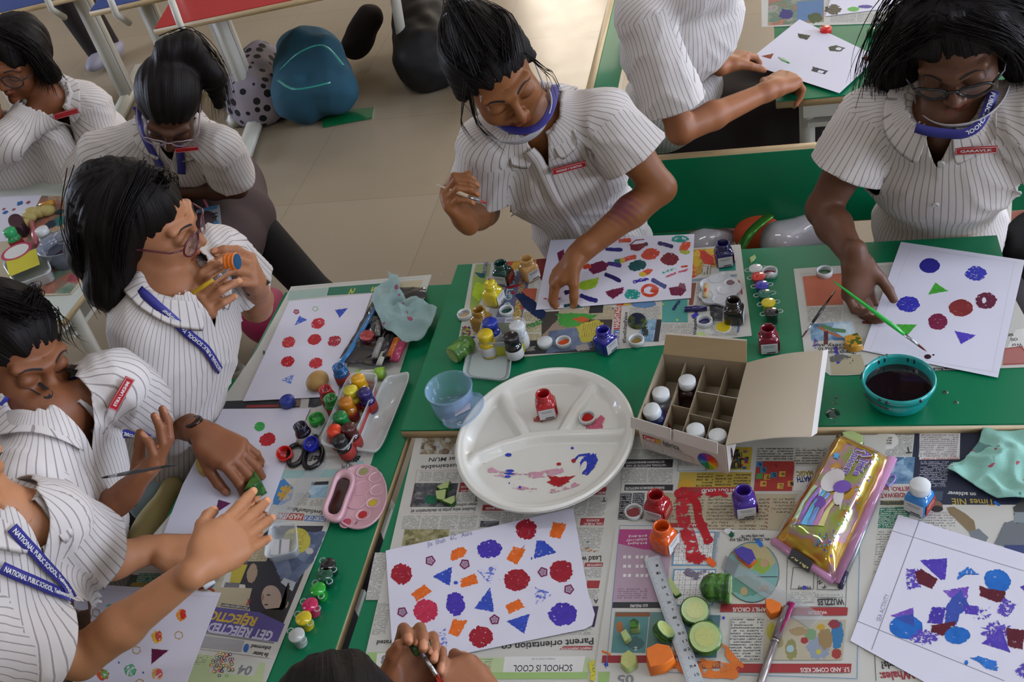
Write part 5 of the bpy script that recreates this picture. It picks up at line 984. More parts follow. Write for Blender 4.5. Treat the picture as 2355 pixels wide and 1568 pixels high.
lo = [np.array([*(cA + (p - cA) * .93)[:2], zz]) for p in A]; inn = [np.array([*(cA + (p - cA) * .97)[:2], zz + .006]) for p in B_]
rn = [lo, [p - [0, 0, .003] for p in A], A, [lerp(p, q, .35) + [0, 0, .001] for p, q in zip(A, B_)], B_, inn]; V = [tuple(p) for r in rn for p in r]
sgn = sum(np.cross(A[i] - cA, A[(i + 1) % n] - cA)[2] for i in range(n)) > 0
F = [(i * n + k, i * n + (k + 1) % n, (i + 1) * n + (k + 1) % n, (i + 1) * n + k) for i in range(5) for k in range(n)] + [tuple(range(n))[::-1]]
if not sgn: F = [f[::-1] for f in F]
a.mesh(V, F, m_pal); a.build('dish', t); a = MB(); a.face([p for p in inn] if sgn else inn[::-1], m_plumw); a.build('plum_water', t)
fl = []
for t_ in np.linspace(0, 2 * PI, 70, endpoint=False):
    fl.append((1655 + (47 + 5 * math.cos(5 * t_)) * math.cos(t_) * .98 + 4 * math.sin(t_), 664 + (36 + 4 * math.cos(5 * t_)) * math.sin(t_) - 2 * math.cos(t_) * 3))
Q3 = lambda x, y: (1380 + x / 4.9, 540 + y / 4.9)
palette('paint_palette', 'small white flower-shaped palette beside the dark brown jar', fl, [Q3(1300, 480) + (.013, None), Q3(1470, 525) + (.012, '6a5a62'), Q3(1400, 610) + (.012, None), Q3(1340, 710) + (.012, None), Q3(1190, 665) + (.013, None)], CZ + .002, m_palw)
a = MB(); A, B_ = at(*Q3(1195, 555), CZ + .013), at(*Q3(1190, 700), CZ + .013); a.tube([A, B_], .005, mat('peeled_stick', 'b8a274', .6, var=.1), 10, flat=.7); a.ball(lerp(A, B_, .55) + [0.0, 0, .003], (.003, .006, .002), paintmat('b8421c'), 6)
tag(a.build('vegetable_stick'), 'short pale stick with orange paint lying on the flower palette', 'vegetable piece')
# ================================================================= vegetables, tools and cloths
def skinmat(name, c1, c2, sc=40, rough=.35): 
    m = mat(name, c1, rough, coat=.2); nt, N, L, b = nodes_of(m); tc = N.new('ShaderNodeTexCoord'); L.new(mixc(nt, mathn(nt, 'GREATER_THAN', noisen(nt, tc.outputs['Object'], sc, 4), .52), lin(c1), lin(c2)), b.inputs['Base Color']); return m
m_cs = skinmat('cucumber_skin', '1f4a16', '3a6a20', 60); m_cf = mat('cucumber_flesh', '9db070', .3, coat=.3, var=.12, vscale=150); m_cc = mat('cucumber_seed_core', 'aab06a', .25, coat=.4, var=.2, vscale=300); m_car = mat('carrot_flesh', 'cf6a1a', .4, var=.12, vscale=120)
def cyl_veg(name, label, A, B_, r, skin, flesh, core=None, cut=(True, True), taper=1.0, wob=.04, cat='vegetable piece', group=None):
    A, B_ = np.array(A), np.array(B_); t = thing(name, label, cat, ((A + B_) / 2)[:2].tolist() + [min(A[2], B_[2]) - r], group=group); d = unit(B_ - A); n = 12
    path = [lerp(A, B_, i / n) for i in range(n + 1)]; rad = [r * (1 + wob * math.sin(i * 1.3)) * (1 + (taper - 1) * i / n) for i in range(n + 1)]
    if not cut[0]: path = [A - d * r * .7, A - d * r * .45] + path; rad = [r * .2, r * .72] + rad
    if not cut[1]: path += [B_ + d * r * .45, B_ + d * r * .7]; rad += [r * .72 * taper, r * .2]
    a = MB(); a.tube(path, rad, skin, 24); a.build('skin', t)
    u = unit(np.cross(d, [0, 0, 1.]) if abs(d[2]) < .9 else np.cross(d, [0, 1., 0])); v = np.cross(d, u)
    for k, (E, sg_, rr2) in enumerate(((A, -1, r), (B_, 1, rad[-1] if cut[1] else r))):
        if not cut[k]: continue
        a = MB(); 
        for f, m, o_ in ((.93, flesh, .0004), (.62, core or flesh, .0007)): a.face([E + d * sg_ * o_ + rr2 * f * (math.cos(q) * u + math.sin(q) * v) for q in np.linspace(0, 2 * PI, 28)[:-1]][::sg_], m)
        a.build('cut_face', t)
    return t
def T_(x, y, z=.0): return at(x, y, TZ + z)
def C_(x, y, z=.0): return at(x, y, CZ + z)
cyl_veg('cucumber_half', 'half cucumber lying beside the clear milky lid', C_(1040, 818, .016), C_(1076, 788, .018), .0165, skinmat('cucumber_light', '3c6a22', '5f8a34', 70), m_cf, m_cc, (True, False), 1.08)
cyl_veg('cucumber_half', 'dark green half cucumber with its cut face turned to the right', T_(1632, 1350, .019), T_(1680, 1354, .019), .019, m_cs, m_cf, m_cc, (False, True), 1.05)
for (x, y, r, nm, h_) in ((1598, 1404, .019, 'upper', .016), (1621, 1466, .021, 'lower', .022)): cyl_veg('cucumber_slice', 'thick round cucumber slice lying flat beside the ruler, the %s one' % nm, T_(x, y + 8, .001 + .001), T_(x, y - 2, .001 + h_), r, m_cs, m_cf, m_cc)
cyl_veg('cucumber_chunk', 'cucumber chunk half under the left edge of the ruler', T_(1520, 1458, .010), T_(1531, 1446, .018), .014, m_cs, m_cf, m_cc)
def prism(name, label, pts, z, h_, top, side, cat='vegetable piece', sc=.9, tex=None):
    P = [at(x, y, z + h_) for x, y in pts]; c = sum(P) / len(P)
    if sum(np.cross(P[i] - c, P[(i + 1) % len(P)] - c)[2] for i in range(len(P))) < 0: P = P[::-1]
    Q = [np.array([*(c + (p - c) / sc)[:2], z + .0005]) for p in P]; t = thing(name, label, cat, (c[0], c[1], z)); n = len(P); a = MB()
    R1 = [lerp(p, c, .06) for p in P]; P2 = [p - [0, 0, h_ * .15] for p in P]
    a.mesh(R1 + P2, [(k, n + k, n + (k + 1) % n, (k + 1) % n) for k in range(n)] , top); a.face(R1, top); a.build('cut_face', t)
    a = MB(); a.mesh(P2 + Q, [(k, n + k, n + (k + 1) % n, (k + 1) % n) for k in range(n)], side); a.face(Q[::-1], side); a.build('skin', t); return t
Q8 = lambda x, y: (780 + x / K1, 1030 + y / K1); Q9 = lambda x, y: (1555 + x / K1, 1030 + y / K1); Z2 = TZ + .0025
P8 = lambda *p: [Q8(*q) for q in p]; P9 = lambda *p: [Q9(*q) for q in p]
prism('cucumber_chunk', 'pale cucumber block on the comic panel, topmost by the ruler', P8((1945, 1160), (1975, 1138), (2008, 1158), (2002, 1200), (1950, 1205)), Z2, .014, m_cs, m_cf)
prism('cucumber_chunk', 'small pale square of cucumber below the topmost block', P8((1885, 1235), (1920, 1210), (1955, 1265), (1915, 1298)), Z2, .008, m_cf, m_cf)
prism('cucumber_chunk', 'pale green cucumber wedge at the near edge left of the big carrot', P8((1890, 1385), (1940, 1350), (1990, 1385), (1990, 1440), (1930, 1480), (1885, 1440)), Z2, .010, m_cc, m_cf)
prism('cucumber_wedge', 'thin green wedge touching the ruler above the chunk', P8((2205, 880), (2225, 868), (2290, 970), (2255, 990), (2225, 960)), Z2, .006, m_cf, m_cs)
prism('carrot_chunk', 'large orange carrot chunk beside the ruler near the picture edge', P8((2058, 1340), (2130, 1305), (2215, 1320), (2245, 1400), (2180, 1450), (2085, 1470), (2060, 1400)), Z2, .018, m_car, m_car)
prism('carrot_chunk', 'small orange carrot piece behind the pen cap', P9((598, 1010), (640, 1008), (705, 1040), (695, 1085), (635, 1112), (605, 1075)), Z2, .012, m_car, m_car)
prism('stamped_vegetable', 'blue and orange smeared stamp piece on the round cartoon', P9((385, 680), (440, 655), (510, 680), (535, 740), (490, 780), (420, 730)), Z2, .008, paintmat('3a2f8c'), paintmat('b8581c'))
prism('cucumber_end', 'cucumber end peeking out above the pencil case', [(1936, 993), (1958, 989), (1984, 1000), (1985, 1018), (1950, 1022)], TZ + .002, .012, m_cf, m_cs)
for pts, nm in (([(1004, 1118), (1024, 1108), (1034, 1104), (1030, 1120), (1012, 1124)], 'upper'), ([(1001, 1128), (1026, 1124), (1022, 1148), (1004, 1146)], 'middle'), ([(1016, 1150), (1045, 1138), (1046, 1150), (1038, 1158)], 'lower')): prism('cucumber_wedge', 'small cucumber wedge on the crowd picture of the newspaper, the %s one' % nm, pts, TZ + .002, .008, m_cf, m_cs)
prism('stamped_vegetable', 'dark blue and green smeared vegetable disc on the sideways newspaper', circ(1465, 734, 21, 16, 16), CZ + .002, .006, skinmat('dab_dark', '16203a', '3a4a1c', 90), paintmat('3a4a1c'))
prism('stamped_vegetable', 'yellow pepper piece smeared red and green near the brush tips', [(1942, 772), (1972, 764), (1982, 778), (1984, 792), (1958, 797), (1944, 788)], CZ + .002, .012, skinmat('dab_mixed', 'b8862a', '4a5a20', 90), paintmat('a87a20'))
prism('stamped_vegetable', 'flat oval of yellow paint below the brown jar', circ(1663, 751, 17, 12, 18), CZ + .0015, .002, paintmat('c0ac1c'), m_capw)
prism('potato_half', 'yellow potato half at the left edge of the watch hand drawing', circ(470, 1063, 21, 22, 18), TZ + .0045, .012, mat('potato_flesh', 'a8933e', .5, var=.08), mat('potato_side', '9a8438', .6))
a = MB(); p = at(730, 876, TZ + .016); a.ball(p, (.021, .024, .015), mat('potato_skin', 'a07e46', .5, var=.25, vscale=40, bump=.3), 18); tag(a.build('potato'), 'whole tan potato lying on the drawing of red discs', 'potato')
a = MB(); A, B_ = C_(1574, 711, .006), C_(1626, 708, .006); a.tube([A, lerp(A, B_, .5), B_], [.0045, .006, .0045], paintmat('1e1a5c'), 12); tag(a.build('stamped_vegetable'), 'stick covered in dark violet paint on the sideways newspaper', 'vegetable piece')
prism('stamped_vegetable', 'red painted vegetable end lying on the dark pouch', circ(843, 770, 17, 12, 16, -.3), TZ + .020, .008, skinmat('dab_redend', '8c1a1c', 'a8484a', 140), paintmat('3a0c10'))
prism('eraser_stub', 'tiny pale green sleeve at the top edge of the carton flap', [(1600, 764), (1618, 762), (1626, 772), (1604, 776)], CZ + .002, .01, m_cf, m_capw)
prism('okra_tip', 'scrap of pale green okra above the white pot', [(1724, 592), (1736, 585), (1738, 590), (1727, 602)], CZ, .004, m_cf, m_cf)

# steel ruler
m_steel = mat('brushed_steel', 'b4bcc0', .38, metal=.45, var=.06, vscale=60)
A0, A1, B0, B1 = T_(1481, 1285, .008), T_(1516, 1276, .008), T_(1590, 1600, .010), T_(1627, 1590, .010)
t = thing('steel_ruler', 'steel ruler lying across cucumber slices on the comics page', 'ruler', ((A0 + B1) / 2)); a = MB()
slab(a, [A0, B0, B1, A1], m_steel, None, .001); a.build('blade', t); a = MB(); ex = unit(B0 - A0); ey = unit(A1 - A0); Lr = np.linalg.norm(B0 - A0)
for i in range(int(Lr / .002)):
    for (o_, st, s_) in ((A0, .002, 1), (A1, .00159, -1)):
        q = o_ + ex * (.006 + i * st) + [0, 0, .00015]; ln = .006 if i % 5 == 0 else .0035; a.face([q, q + ex * .0003, q + ex * .0003 + ey * s_ * ln, q + ey * s_ * ln][::s_], m_ink)
for i in range(1, 20): q = A0 + ex * (.006 + i * .0127) + ey * .0125 + [0, 0, .0002]; put_text(a, str(i), q, q + ey * (.0035 if i < 10 else .006), .004, m_ink, .01)
for i in range(1, 8): q = A1 + ex * (.006 + i * .0254) - ey * .0125 + [0, 0, .0002]; put_text(a, str(i), q, q + ey * .003, .004, m_ink, .01)
a.build('scale_marks', t)
# clear ruler, set square
for nm, pts, z, lb in (('plastic_ruler', [(722, 1062), (760, 1064), (640, 1212), (606, 1200)], TZ + .006, 'clear plastic ruler lying over the scissors side of the left desk'), ('set_square', [Q9(330, 720), Q9(985, 1120), Q9(890, 1205), Q9(300, 800)], TZ + .005, 'clear plastic set square over the round cartoon')):
    P = [at(x, y, z) for x, y in pts]; a = MB(); slab(a, P if np.cross(P[1] - P[0], P[2] - P[0])[2] > 0 else P[::-1], clear('clear_acrylic', 'c8cdd0', .10, .05), None, .0015)
    t = thing(nm, lb, 'ruler', sum(P) / 4); a.build('blade', t); a = MB()
    for i in range(60): q = lerp(P[0], P[3], (i + .5) / 60); a.face([q + [0, 0, .0003], q + [.0003, 0, .0003], lerp(q, lerp(P[1], P[2], (i + .5) / 60), .15) + [.0003, 0, .0003], lerp(q, lerp(P[1], P[2], (i + .5) / 60), .15) + [0, 0, .0003]], m_grey)
    a.build('scale_marks', t)
# brushes, pencil, pen
def brush(name, label, tip, ferr, end, r, hm, tipc, cat='paintbrush', fer=.018):
    t = thing(name, label, cat, tip); d = unit(end - tip); a = MB(); L_ = np.linalg.norm(end - tip)
    a.tube([tip + d * .016, tip + d * (.016 + fer)], [r * .8, r * 1.0], mat('ferrule', 'a8adb0', .2, metal=.9), 12); a.build('ferrule', t)
    a = MB(); a.tube([tip, tip + d * .006, tip + d * .017], [r * .12, r * .6, r * .8], mat('bristle_' + tipc, tipc, .5), 10); a.build('bristles', t)
    a = MB(); a.tube([tip + d * (.016 + fer), tip + d * (.016 + fer + .03), end - d * .03, end], [r * 1.0, r * 1.35, r * .8, r * .5], hm, 12); a.build('handle', t); return t
brush('paintbrush', 'black handled paintbrush with its thin wet tip on the newspaper', C_(1843, 778, .004), None, C_(1921, 668, .035), .0022, mat('lacquer_black', '101012', .2, coat=.6), '3a0c18')
brush('paintbrush', 'bright green paintbrush held over the drawing by the right girl', C_(2131, 808, .012), None, C_(1918, 647, .085), .0027, plastic('plastic_brush_green', '1fa83a'), '6a2418', fer=.026)
t = thing('pencil', 'silver pencil with a navy end beside the pencil case', 'pencil', T_(1975, 1250)); A, B_ = T_(2019, 1140, .0045), T_(1932, 1352, .0045); a = MB(); a.tube([A, lerp(A, B_, .84)], .0037, mat('silver_paint', '8a9094', .3, metal=.6), 6); a.build('barrel', t); a = MB(); a.tube([lerp(A, B_, .84), B_], .0038, mat('navy_lacquer', '0c1638', .3, coat=.5), 6); a.build('end_band', t)
t = thing('ballpoint_pen', 'silver pen with a magenta clipped cap on the comics page', 'pen', T_(1780, 1480)); A, B_ = T_(1811, 1392, .009), T_(1742, 1590, .007); a = MB(); a.tube([lerp(A, B_, .42), lerp(A, B_, .9), B_], [.0048, .0052, .003], mat('pen_silver', '8c8684', .25, metal=.6), 14); a.build('barrel', t)
a = MB(); a.tube([A, lerp(A, B_, .03), lerp(A, B_, .4)], [.003, .0052, .0056], mat('smoke_plastic', '6a6064', .15, coat=.6), 14); a.build('cap', t); a = MB(); a.tube([lerp(A, B_, .42), lerp(A, B_, .44)], .0058, mat('pen_ring', '9c9494', .15, metal=.9), 14); a.build('ring', t)
m_mag = plastic('plastic_magenta', '8c0c5a'); q = np.array([.0, 0, .006]); a = MB(); a.tube([A - unit(B_ - A) * .003, A + q * .6 + [.006, 0, 0], lerp(A, B_, .2) + q + [.006, 0, 0], lerp(A, B_, .36) + q * .6 + [.002, 0, 0]], [.0045, .0042, .003, .0015], m_mag, 10, flat=.6); a.build('clip', t)
# scissors
m_bk = plastic('plastic_black', '0d0d0f'); t = thing('scissors', 'black handled scissors under the blue cap on the left desk', 'scissors', T_(705, 1040))
for k, pts in enumerate(([(664, 1060), (668, 1030), (690, 1022), (700, 1036), (690, 1060), (672, 1070)], [(700, 1066), (708, 1034), (728, 1022), (741, 1036), (735, 1062), (714, 1076)])):
    P = [T_(x, y, .007) for x, y in pts]; n = 30; cur = []
    for i in range(n + 1):
        f = i / n * 6; j = int(f) % 6; u = f - int(f); p0, p1, p2, p3 = P[j - 1], P[j], P[(j + 1) % 6], P[(j + 2) % 6]; cur.append(.5 * (2 * p1 + (p2 - p0) * u + (2 * p0 - 5 * p1 + 4 * p2 - p3) * u * u + (3 * p1 - p0 - 3 * p2 + p3) * u ** 3))
    a = MB(); a.tube(cur, .0045, m_bk, 10, caps=False); a.tube([T_(*((692, 1026) if k == 0 else (728, 1026)), .008), T_(725, 1004, .007)], [.005, .006], m_bk, 10); a.build('handle', t)
    a = MB(); e = T_(*((742, 962) if k == 0 else (752, 966)), .004); b0 = T_(722, 1008, .006); w_ = np.array([.006, .002, 0]); slab(a, [b0 - w_, b0 + w_, e + [0, .002, 0]], m_steel, None, .001); a.build('blade', t)
# glue tube, white tube
def tubeobj(name, label, A, B_, r, parts):
    t = thing(name, label, name.replace('_', ' '), (A + B_) / 2)
    for nm, u0, u1, f, m in parts: a = MB(); a.tube([lerp(A, B_, u0), lerp(A, B_, u0 + (u1 - u0) * .1), lerp(A, B_, u1)], [r * f * .9, r * f, r * f], m, 18); a.build(nm, t)
tubeobj('glue_tube', 'small tube with lime green ends above the clear pencil box', T_(820, 862, .012), T_(884, 858, .012), .010, [('foot', 0, .12, 1, plastic('plastic_lime2', '7aa42a')), ('body', .12, .68, .85, clear('clear_tube', 'c8ccc0', .5)), ('ribbed_cap', .68, 1, 1.15, plastic('plastic_lime2', '7aa42a'))])
tubeobj('white_bottle', 'little white tube half under the reaching arm', T_(462, 1342, .012), T_(498, 1318, .012), .012, [('body', 0, .7, 1, m_capw), ('cap', .7, 1, .7, m_capw)])

# cloths: outline filled with a folded sheet
def cloth(name, label, cat, outline, z, m, amp=.02, seed=1, base=.004, part='fabric', n=46, thick=.0015, extra=None):
    P = [at(x, y, z) for x, y in outline]; c = sum(P) / len(P); out = []; k = len(P)
    def edge(f):
        j = int(f * k) % k; u = f * k - int(f * k); return lerp(P[j], P[(j + 1) % k], u)
    V = []; nr_ = 26; ns = 96
    for i in range(nr_ + 1):
        r = i / nr_
        for j in range(ns):
            p = c + (edge(j / ns) - c) * r; q = Vector((p[0] * 14 + seed * 9, p[1] * 14, seed)); w1 = noise.noise(q); w2 = noise.noise(q * 2.3); rid_ = (1 - abs(w1) * 2.6) ** 2 * .7 + (1 - abs(w2) * 2.5) * .3
            h_ = base + amp * max(0, rid_) * (1 - .55 * r ** 2); V.append((p[0] + .006 * w2 * r, p[1] + .006 * w1 * r, z + max(.001, h_)))
    F = [(i * ns + j, i * ns + (j + 1) % ns, (i + 1) * ns + (j + 1) % ns, (i + 1) * ns + j) for i in range(nr_) for j in range(ns)]
    a = MB(); a.mesh(V, F, m); o = a.build(name); md = o.modifiers.new('s', 'SOLIDIFY'); md.thickness = thick; md.offset = 1; tag(o, label, cat); return o
m_tow = mat('towel_aqua', '8fa9a6', .9, var=.1, vscale=60, bump=.8, bscale=900); nt, N, L, b = nodes_of(m_tow)
tc = N.new('ShaderNodeTexCoord'); f_ = mathn(nt, 'GREATER_THAN', noisen(nt, tc.outputs['Object'], 45, 2), .69); L.new(mixc(nt, f_, lin('93aeab'), lin('9c5a6a')), b.inputs['Base Color'])
Qn = lambda x, y: (600 + x / 3.136, 600 + y / 3.136)
cloth('hand_towel', 'pale aqua towel with pink spots crumpled on the dark pouch', 'towel', [Qn(*q) for q in ((930, 110), (990, 115), (1000, 230), (1060, 290), (1130, 275), (1185, 335), (1290, 380), (1255, 450), (1240, 520), (1130, 590), (1040, 608), (970, 560), (900, 500), (840, 400), (820, 300), (850, 210), (920, 160))], TZ + .014, m_tow, .035, 3)
m_nap = mat('napkin_mint', '7fb5a6', .8, var=.05, bump=.4, bscale=300); nt, N, L, b = nodes_of(m_nap); tc = N.new('ShaderNodeTexCoord')
f1_ = mathn(nt, 'GREATER_THAN', noisen(nt, tc.outputs['Object'], 16, 3), .6); f2_ = mathn(nt, 'GREATER_THAN', noisen(nt, tc.outputs['Object'], 70, 1), .72)
L.new(mixc(nt, f2_, mixc(nt, f1_, lin('86b8aa'), lin('5a8480')), lin('a04a5a')), b.inputs['Base Color'])
cloth('floral_napkin', 'mint green napkin with small pink flowers and a grey wet patch', 'napkin', [(2178, 1095), (2188, 1077), (2220, 1066), (2262, 992), (2290, 1000), (2420, 984), (2440, 1150), (2340, 1152), (2290, 1150), (2250, 1135), (2225, 1112)], TZ + .002, m_nap, .018, 8)
m_dpo = mat('dark_pouch_film', '1b191c', .12, coat=.8, var=.3, vscale=30)
pz = cloth('dark_pouch', 'dark see-through zip pouch full of pens under the towel', 'pouch', [Qn(*q) for q in ((830, 310), (1000, 225), (1215, 220), (1170, 330), (1010, 610), (940, 780), (800, 790), (620, 750), (575, 735), (700, 540))], TZ + .003, m_dpo, .012, 5, .008)
t = pz; a = MB(); z = TZ + .020
def pouch_part(nm, pts, r, m):
    a = MB(); a.tube([at(*Qn(x, y), z_) for x, y, z_ in pts], r, m, 10, flat=.6); return a.build(nm, pz)
pouch_part('blue_zip', [(575, 735, TZ + .014), (640, 650, TZ + .016), (730, 500, TZ + .017), (830, 330, TZ + .015)], .0055, plastic('plastic_zip', '2a70a8'))
for i, (x0, y0, x1, y1, c, r) in enumerate(((870, 560, 820, 700, '8a8684', .007), (930, 540, 880, 700, '1c1c20', .008), (985, 560, 930, 690, 'b05a20', .008), (1020, 590, 960, 720, '9c2a50', .009), (885, 660, 850, 750, 'a8a89c', .006), (850, 430, 840, 540, '6a6460', .006))): pouch_part('pen_in_pouch', [(x0, y0, z), (x1, y1, z - .002)], r, plastic('pen_' + c, c))
# pencil case
m_ir = mat('iridescent_film', 'b09a3a', .14, metal=.55, coat=1); nt, N, L, b = nodes_of(m_ir); tc = N.new('ShaderNodeTexCoord'); lw = N.new('ShaderNodeLayerWeight'); lw.inputs[0].default_value = .5
v = mathn(nt, 'ADD', mathn(nt, 'MULTIPLY', noisen(nt, tc.outputs['Object'], 14, 2), 1.6), mathn(nt, 'MULTIPLY', lw.outputs['Facing'], .9)); cr = N.new('ShaderNodeValToRGB'); L.new(mathn(nt, 'FRACT', v), cr.inputs[0])
for i, c in enumerate(('b8862a', 'c4a83a', 'b0582a', 'a8742a', '8aa03a', 'b07a9a')):
    if i >= 2: cr.color_ramp.elements.new(i / 5)
for i, c in enumerate(('b8862a', 'c4a83a', 'b0582a', 'a8742a', '8aa03a', 'b07a9a')): cr.color_ramp.elements[i].position = i / 5; cr.color_ramp.elements[i].color = lin(c)
L.new(cr.outputs[0], b.inputs['Base Color'])
K = [(1925, 1003), (2046, 1057), (1917, 1332), (1784, 1243)]; t = thing('pencil_case', 'iridescent gold pencil case printed with a unicorn and rainbow', 'pencil case', T_(1915, 1160)); KP = [T_(x, y, .004) for x, y in K]
def kc(u, v): return lerp(lerp(KP[0], KP[1], u), lerp(KP[3], KP[2], u), v)
def kz(u, v): return .004 + .026 * (min(1, 6 * u, 6 * (1 - u)) ** .6) * (min(1, 9 * v, 9 * (1 - v)) ** .6) + .0018 * noise.noise(Vector((u * 5, v * 9, 2)))
a = MB(); G = 40; V = [kc(i / G, j / G) + [0, 0, kz(max(0, min(1, i / G)), max(0, min(1, j / G)))] for i in range(G + 1) for j in range(G + 1)]; F = [(i * (G + 1) + j, i * (G + 1) + j + 1, (i + 1) * (G + 1) + j + 1, (i + 1) * (G + 1) + j) for i in range(G) for j in range(G)]
a.mesh(V, F, m_ir); a.mesh([kc(i / G, j / G) - [0, 0, .001] for i in range(G + 1) for j in range(G + 1)], [f[::-1] for f in F], m_ir); a.build('shell', t)
def kpoly(mb, pts, m, dz=.0012):
    pts = [np.array(p, float) for p in pts]; c = sum(pts) / len(pts); R_ = [[c + (p - c) * r for p in pts] for r in (1, .66, .33)]; n = len(pts); V = [kc(*p) + [0, 0, kz(*p) + dz] for r in R_ for p in r] + [kc(*c) + [0, 0, kz(*c) + dz]]
    F = [(i * n + k, i * n + (k + 1) % n, (i + 1) * n + (k + 1) % n, (i + 1) * n + k) for i in range(2) for k in range(n)] + [(2 * n + k, 2 * n + (k + 1) % n, 3 * n) for k in range(n)]
    mb.mesh(V, F, m)
def kov(u, v, a_, b_, rot=0, n=18): return [(u + a_ * math.cos(t) * math.cos(rot) - b_ * math.sin(t) * math.sin(rot), v + (a_ * math.cos(t) * math.sin(rot) + b_ * math.sin(t) * math.cos(rot)) * .45) for t in np.linspace(0, 2 * PI, n, endpoint=False)]
a = MB()
for i, c in enumerate(('a8c0a0', '8a6ab0', '5aa0c0', '6a8ac0', 'b07aa0', 'b8b070')): u0 = .16 + i * .078; kpoly(a, [(u0, .92 - .02 * i), (u0 + .078, .90 - .02 * i), (u0 + .05, .70 - .01 * i), (u0 + .10, .56), (u0 + .04, .56), (u0 - .01, .72)], flat(c))
a.build('rainbow_print', t); a = MB(); wu = flat('b9b4b0'); vu = flat('6a4a9c')
kpoly(a, kov(.42, .46, .15, .24, .3), wu, .0016); kpoly(a, kov(.62, .55, .08, .15, -.2), wu, .0018); kpoly(a, kov(.60, .47, .10, .15, .8), vu, .0020); kpoly(a, kov(.40, .66, .10, .10, 1.2), vu, .0016); kpoly(a, [(.70, .56), (.74, .64), (.67, .59)], wu, .0018); kpoly(a, [(.30, .38), (.35, .36), (.36, .44)], wu); kpoly(a, [(.30, .56), (.36, .54), (.34, .62)], wu); a.build('unicorn_print', t)
a = MB(); kpoly(a, [(.28 + (.07 if i % 2 else .035) * math.cos(i * PI / 5), .27 + (.032 if i % 2 else .016) * math.sin(i * PI / 5)) for i in range(10)], flat('4a94c0'), .0018)
for tx, u, v0, v1 in (('A little', .66, .12, .35), ('Unicorn', .50, .14, .38)):
    A, B_ = kc(u, v0) + [0, 0, .0315], kc(u, v1) + [0, 0, .0315]; put_text(a, tx, A, B_, .011, wht, .07); put_text(a, tx, A + [0, 0, .0004], B_ + [0, 0, .0004], .011, vu, .02)
for i in range(70):
    u, v = .78 + .13 * rnd.random(), rnd.random() * .93 + .03; 
    if rnd.random() < .3: u, v = .62 + .2 * rnd.random(), .84 + .1 * rnd.random()
    kpoly(a, kov(u, v, .008 + .012 * rnd.random(), .012 + .01 * rnd.random(), rnd.random(), 5), mat('glitter_' + str(i % 3), ('5ab0c8', '7a6ac0', 'a0b8d0')[i % 3], .15, metal=.7), .0022)
a.build('lettering', t)
a = MB(); e0, e1 = kc(.30, 1.0), kc(.66, 1.0); dd = unit(kc(.5, 1) - kc(.5, .9)) * .016; slab(a, [e0 + [0, 0, .010], e0 + dd + [0, 0, .005], e1 + dd + [0, 0, .005], e1 + [0, 0, .010]], blk); put_text(a, 'XMQI', e0 + dd * .8 + [0, 0, .0068] + (e1 - e0) * .1, e1 + dd * .8 + [0, 0, .0068] - (e1 - e0) * .1, .009, flat('b0a468'), .04); a.build('brand_tag', t)
a = MB(); m_pvc = clear('pink_pvc_edge', 'c48ab0', .45); E = [kc(*q) + [0, 0, .004] for q in ((-.03, 1.02), (1.03, 1.02), (1.04, -.01))]; a.tube([E[0], E[1]], .006, m_pvc, 10, flat=.5); a.tube([E[1], E[2]], .0075, m_pvc, 10, flat=.5); a.build('seam_edge', t)
a = MB(); m_lil = plastic('plastic_lilac', '8a76b8'); hp = [T_(2043 + 16 * math.sin(t_) ** 3, 1103 - (12 * math.cos(t_) - 5 * math.cos(2 * t_) - 2 * math.cos(3 * t_)), .004) for t_ in np.linspace(0, 2 * PI, 30)]; a.tube(hp, .0016, m_lil, 6); tag(a.build('heart_charm'), 'lilac heart-shaped charm beside the pencil case zip', 'charm')
# drops
for i, (x, y, r) in enumerate(((1915, 951, .011), (2147, 893, .003), (2174, 902, .0042), (2199, 925, .0034), (1924, 914, .003), (1915, 928, .0022), (1924, 927, .0022), (1921, 971, .002), (2136, 885, .002))):
    p = C_(x, y); a = MB(); a.lathe([(r, .0001), (r * .9, .0006), (r * .6, .0011), (.0001, .0013)], mat('dirty_water_drop', '0a3a2c', .03, coat=1), 18, Matrix.Translation(V3(p))); tag(a.build('water_drop'), 'dark water drop on the green desk near the turquoise bowl', 'water drop', 'water drops around the turquoise bowl')
# ================================================================= people: engine
def rc(a, b, ra, rb, k=.012): return ('c', np.array(a, float), np.array(b, float), ra, rb, k)
def el(c, r, R=None, k=.02): return ('e', np.array(c, float), np.array(r, float), np.eye(3) if R is None else np.array(R, float), 0, k)
def sd(p, q):
    if q[0] == 'c':
        a, b, ra, rb = q[1:5]; ab = b - a; pa = p - a; t = np.clip((pa @ ab) / (ab @ ab + 1e-12), 0, 1); return np.sqrt(((pa - t[:, None] * ab) ** 2).sum(1)) - (ra + (rb - ra) * t)
    c, r, R = q[1:4]; l = (p - c) @ R; k0 = np.sqrt(((l / r) ** 2).sum(1)); k1 = np.sqrt(((l / r ** 2) ** 2).sum(1)) + 1e-9; return k0 * (k0 - 1) / k1
def field(p, prims):
    d = np.full(len(p), 1.0)
    for q in prims:
        k = q[5]; e = sd(p, q)
        if k < 0: k = -k; h = np.clip(.5 - .5 * (d + e) / k, 0, 1); d = d * (1 - h) - e * h + k * h * (1 - h)
        else: h = np.clip(.5 + .5 * (e - d) / k, 0, 1); d = e * (1 - h) + d * h - k * h * (1 - h)
    return d
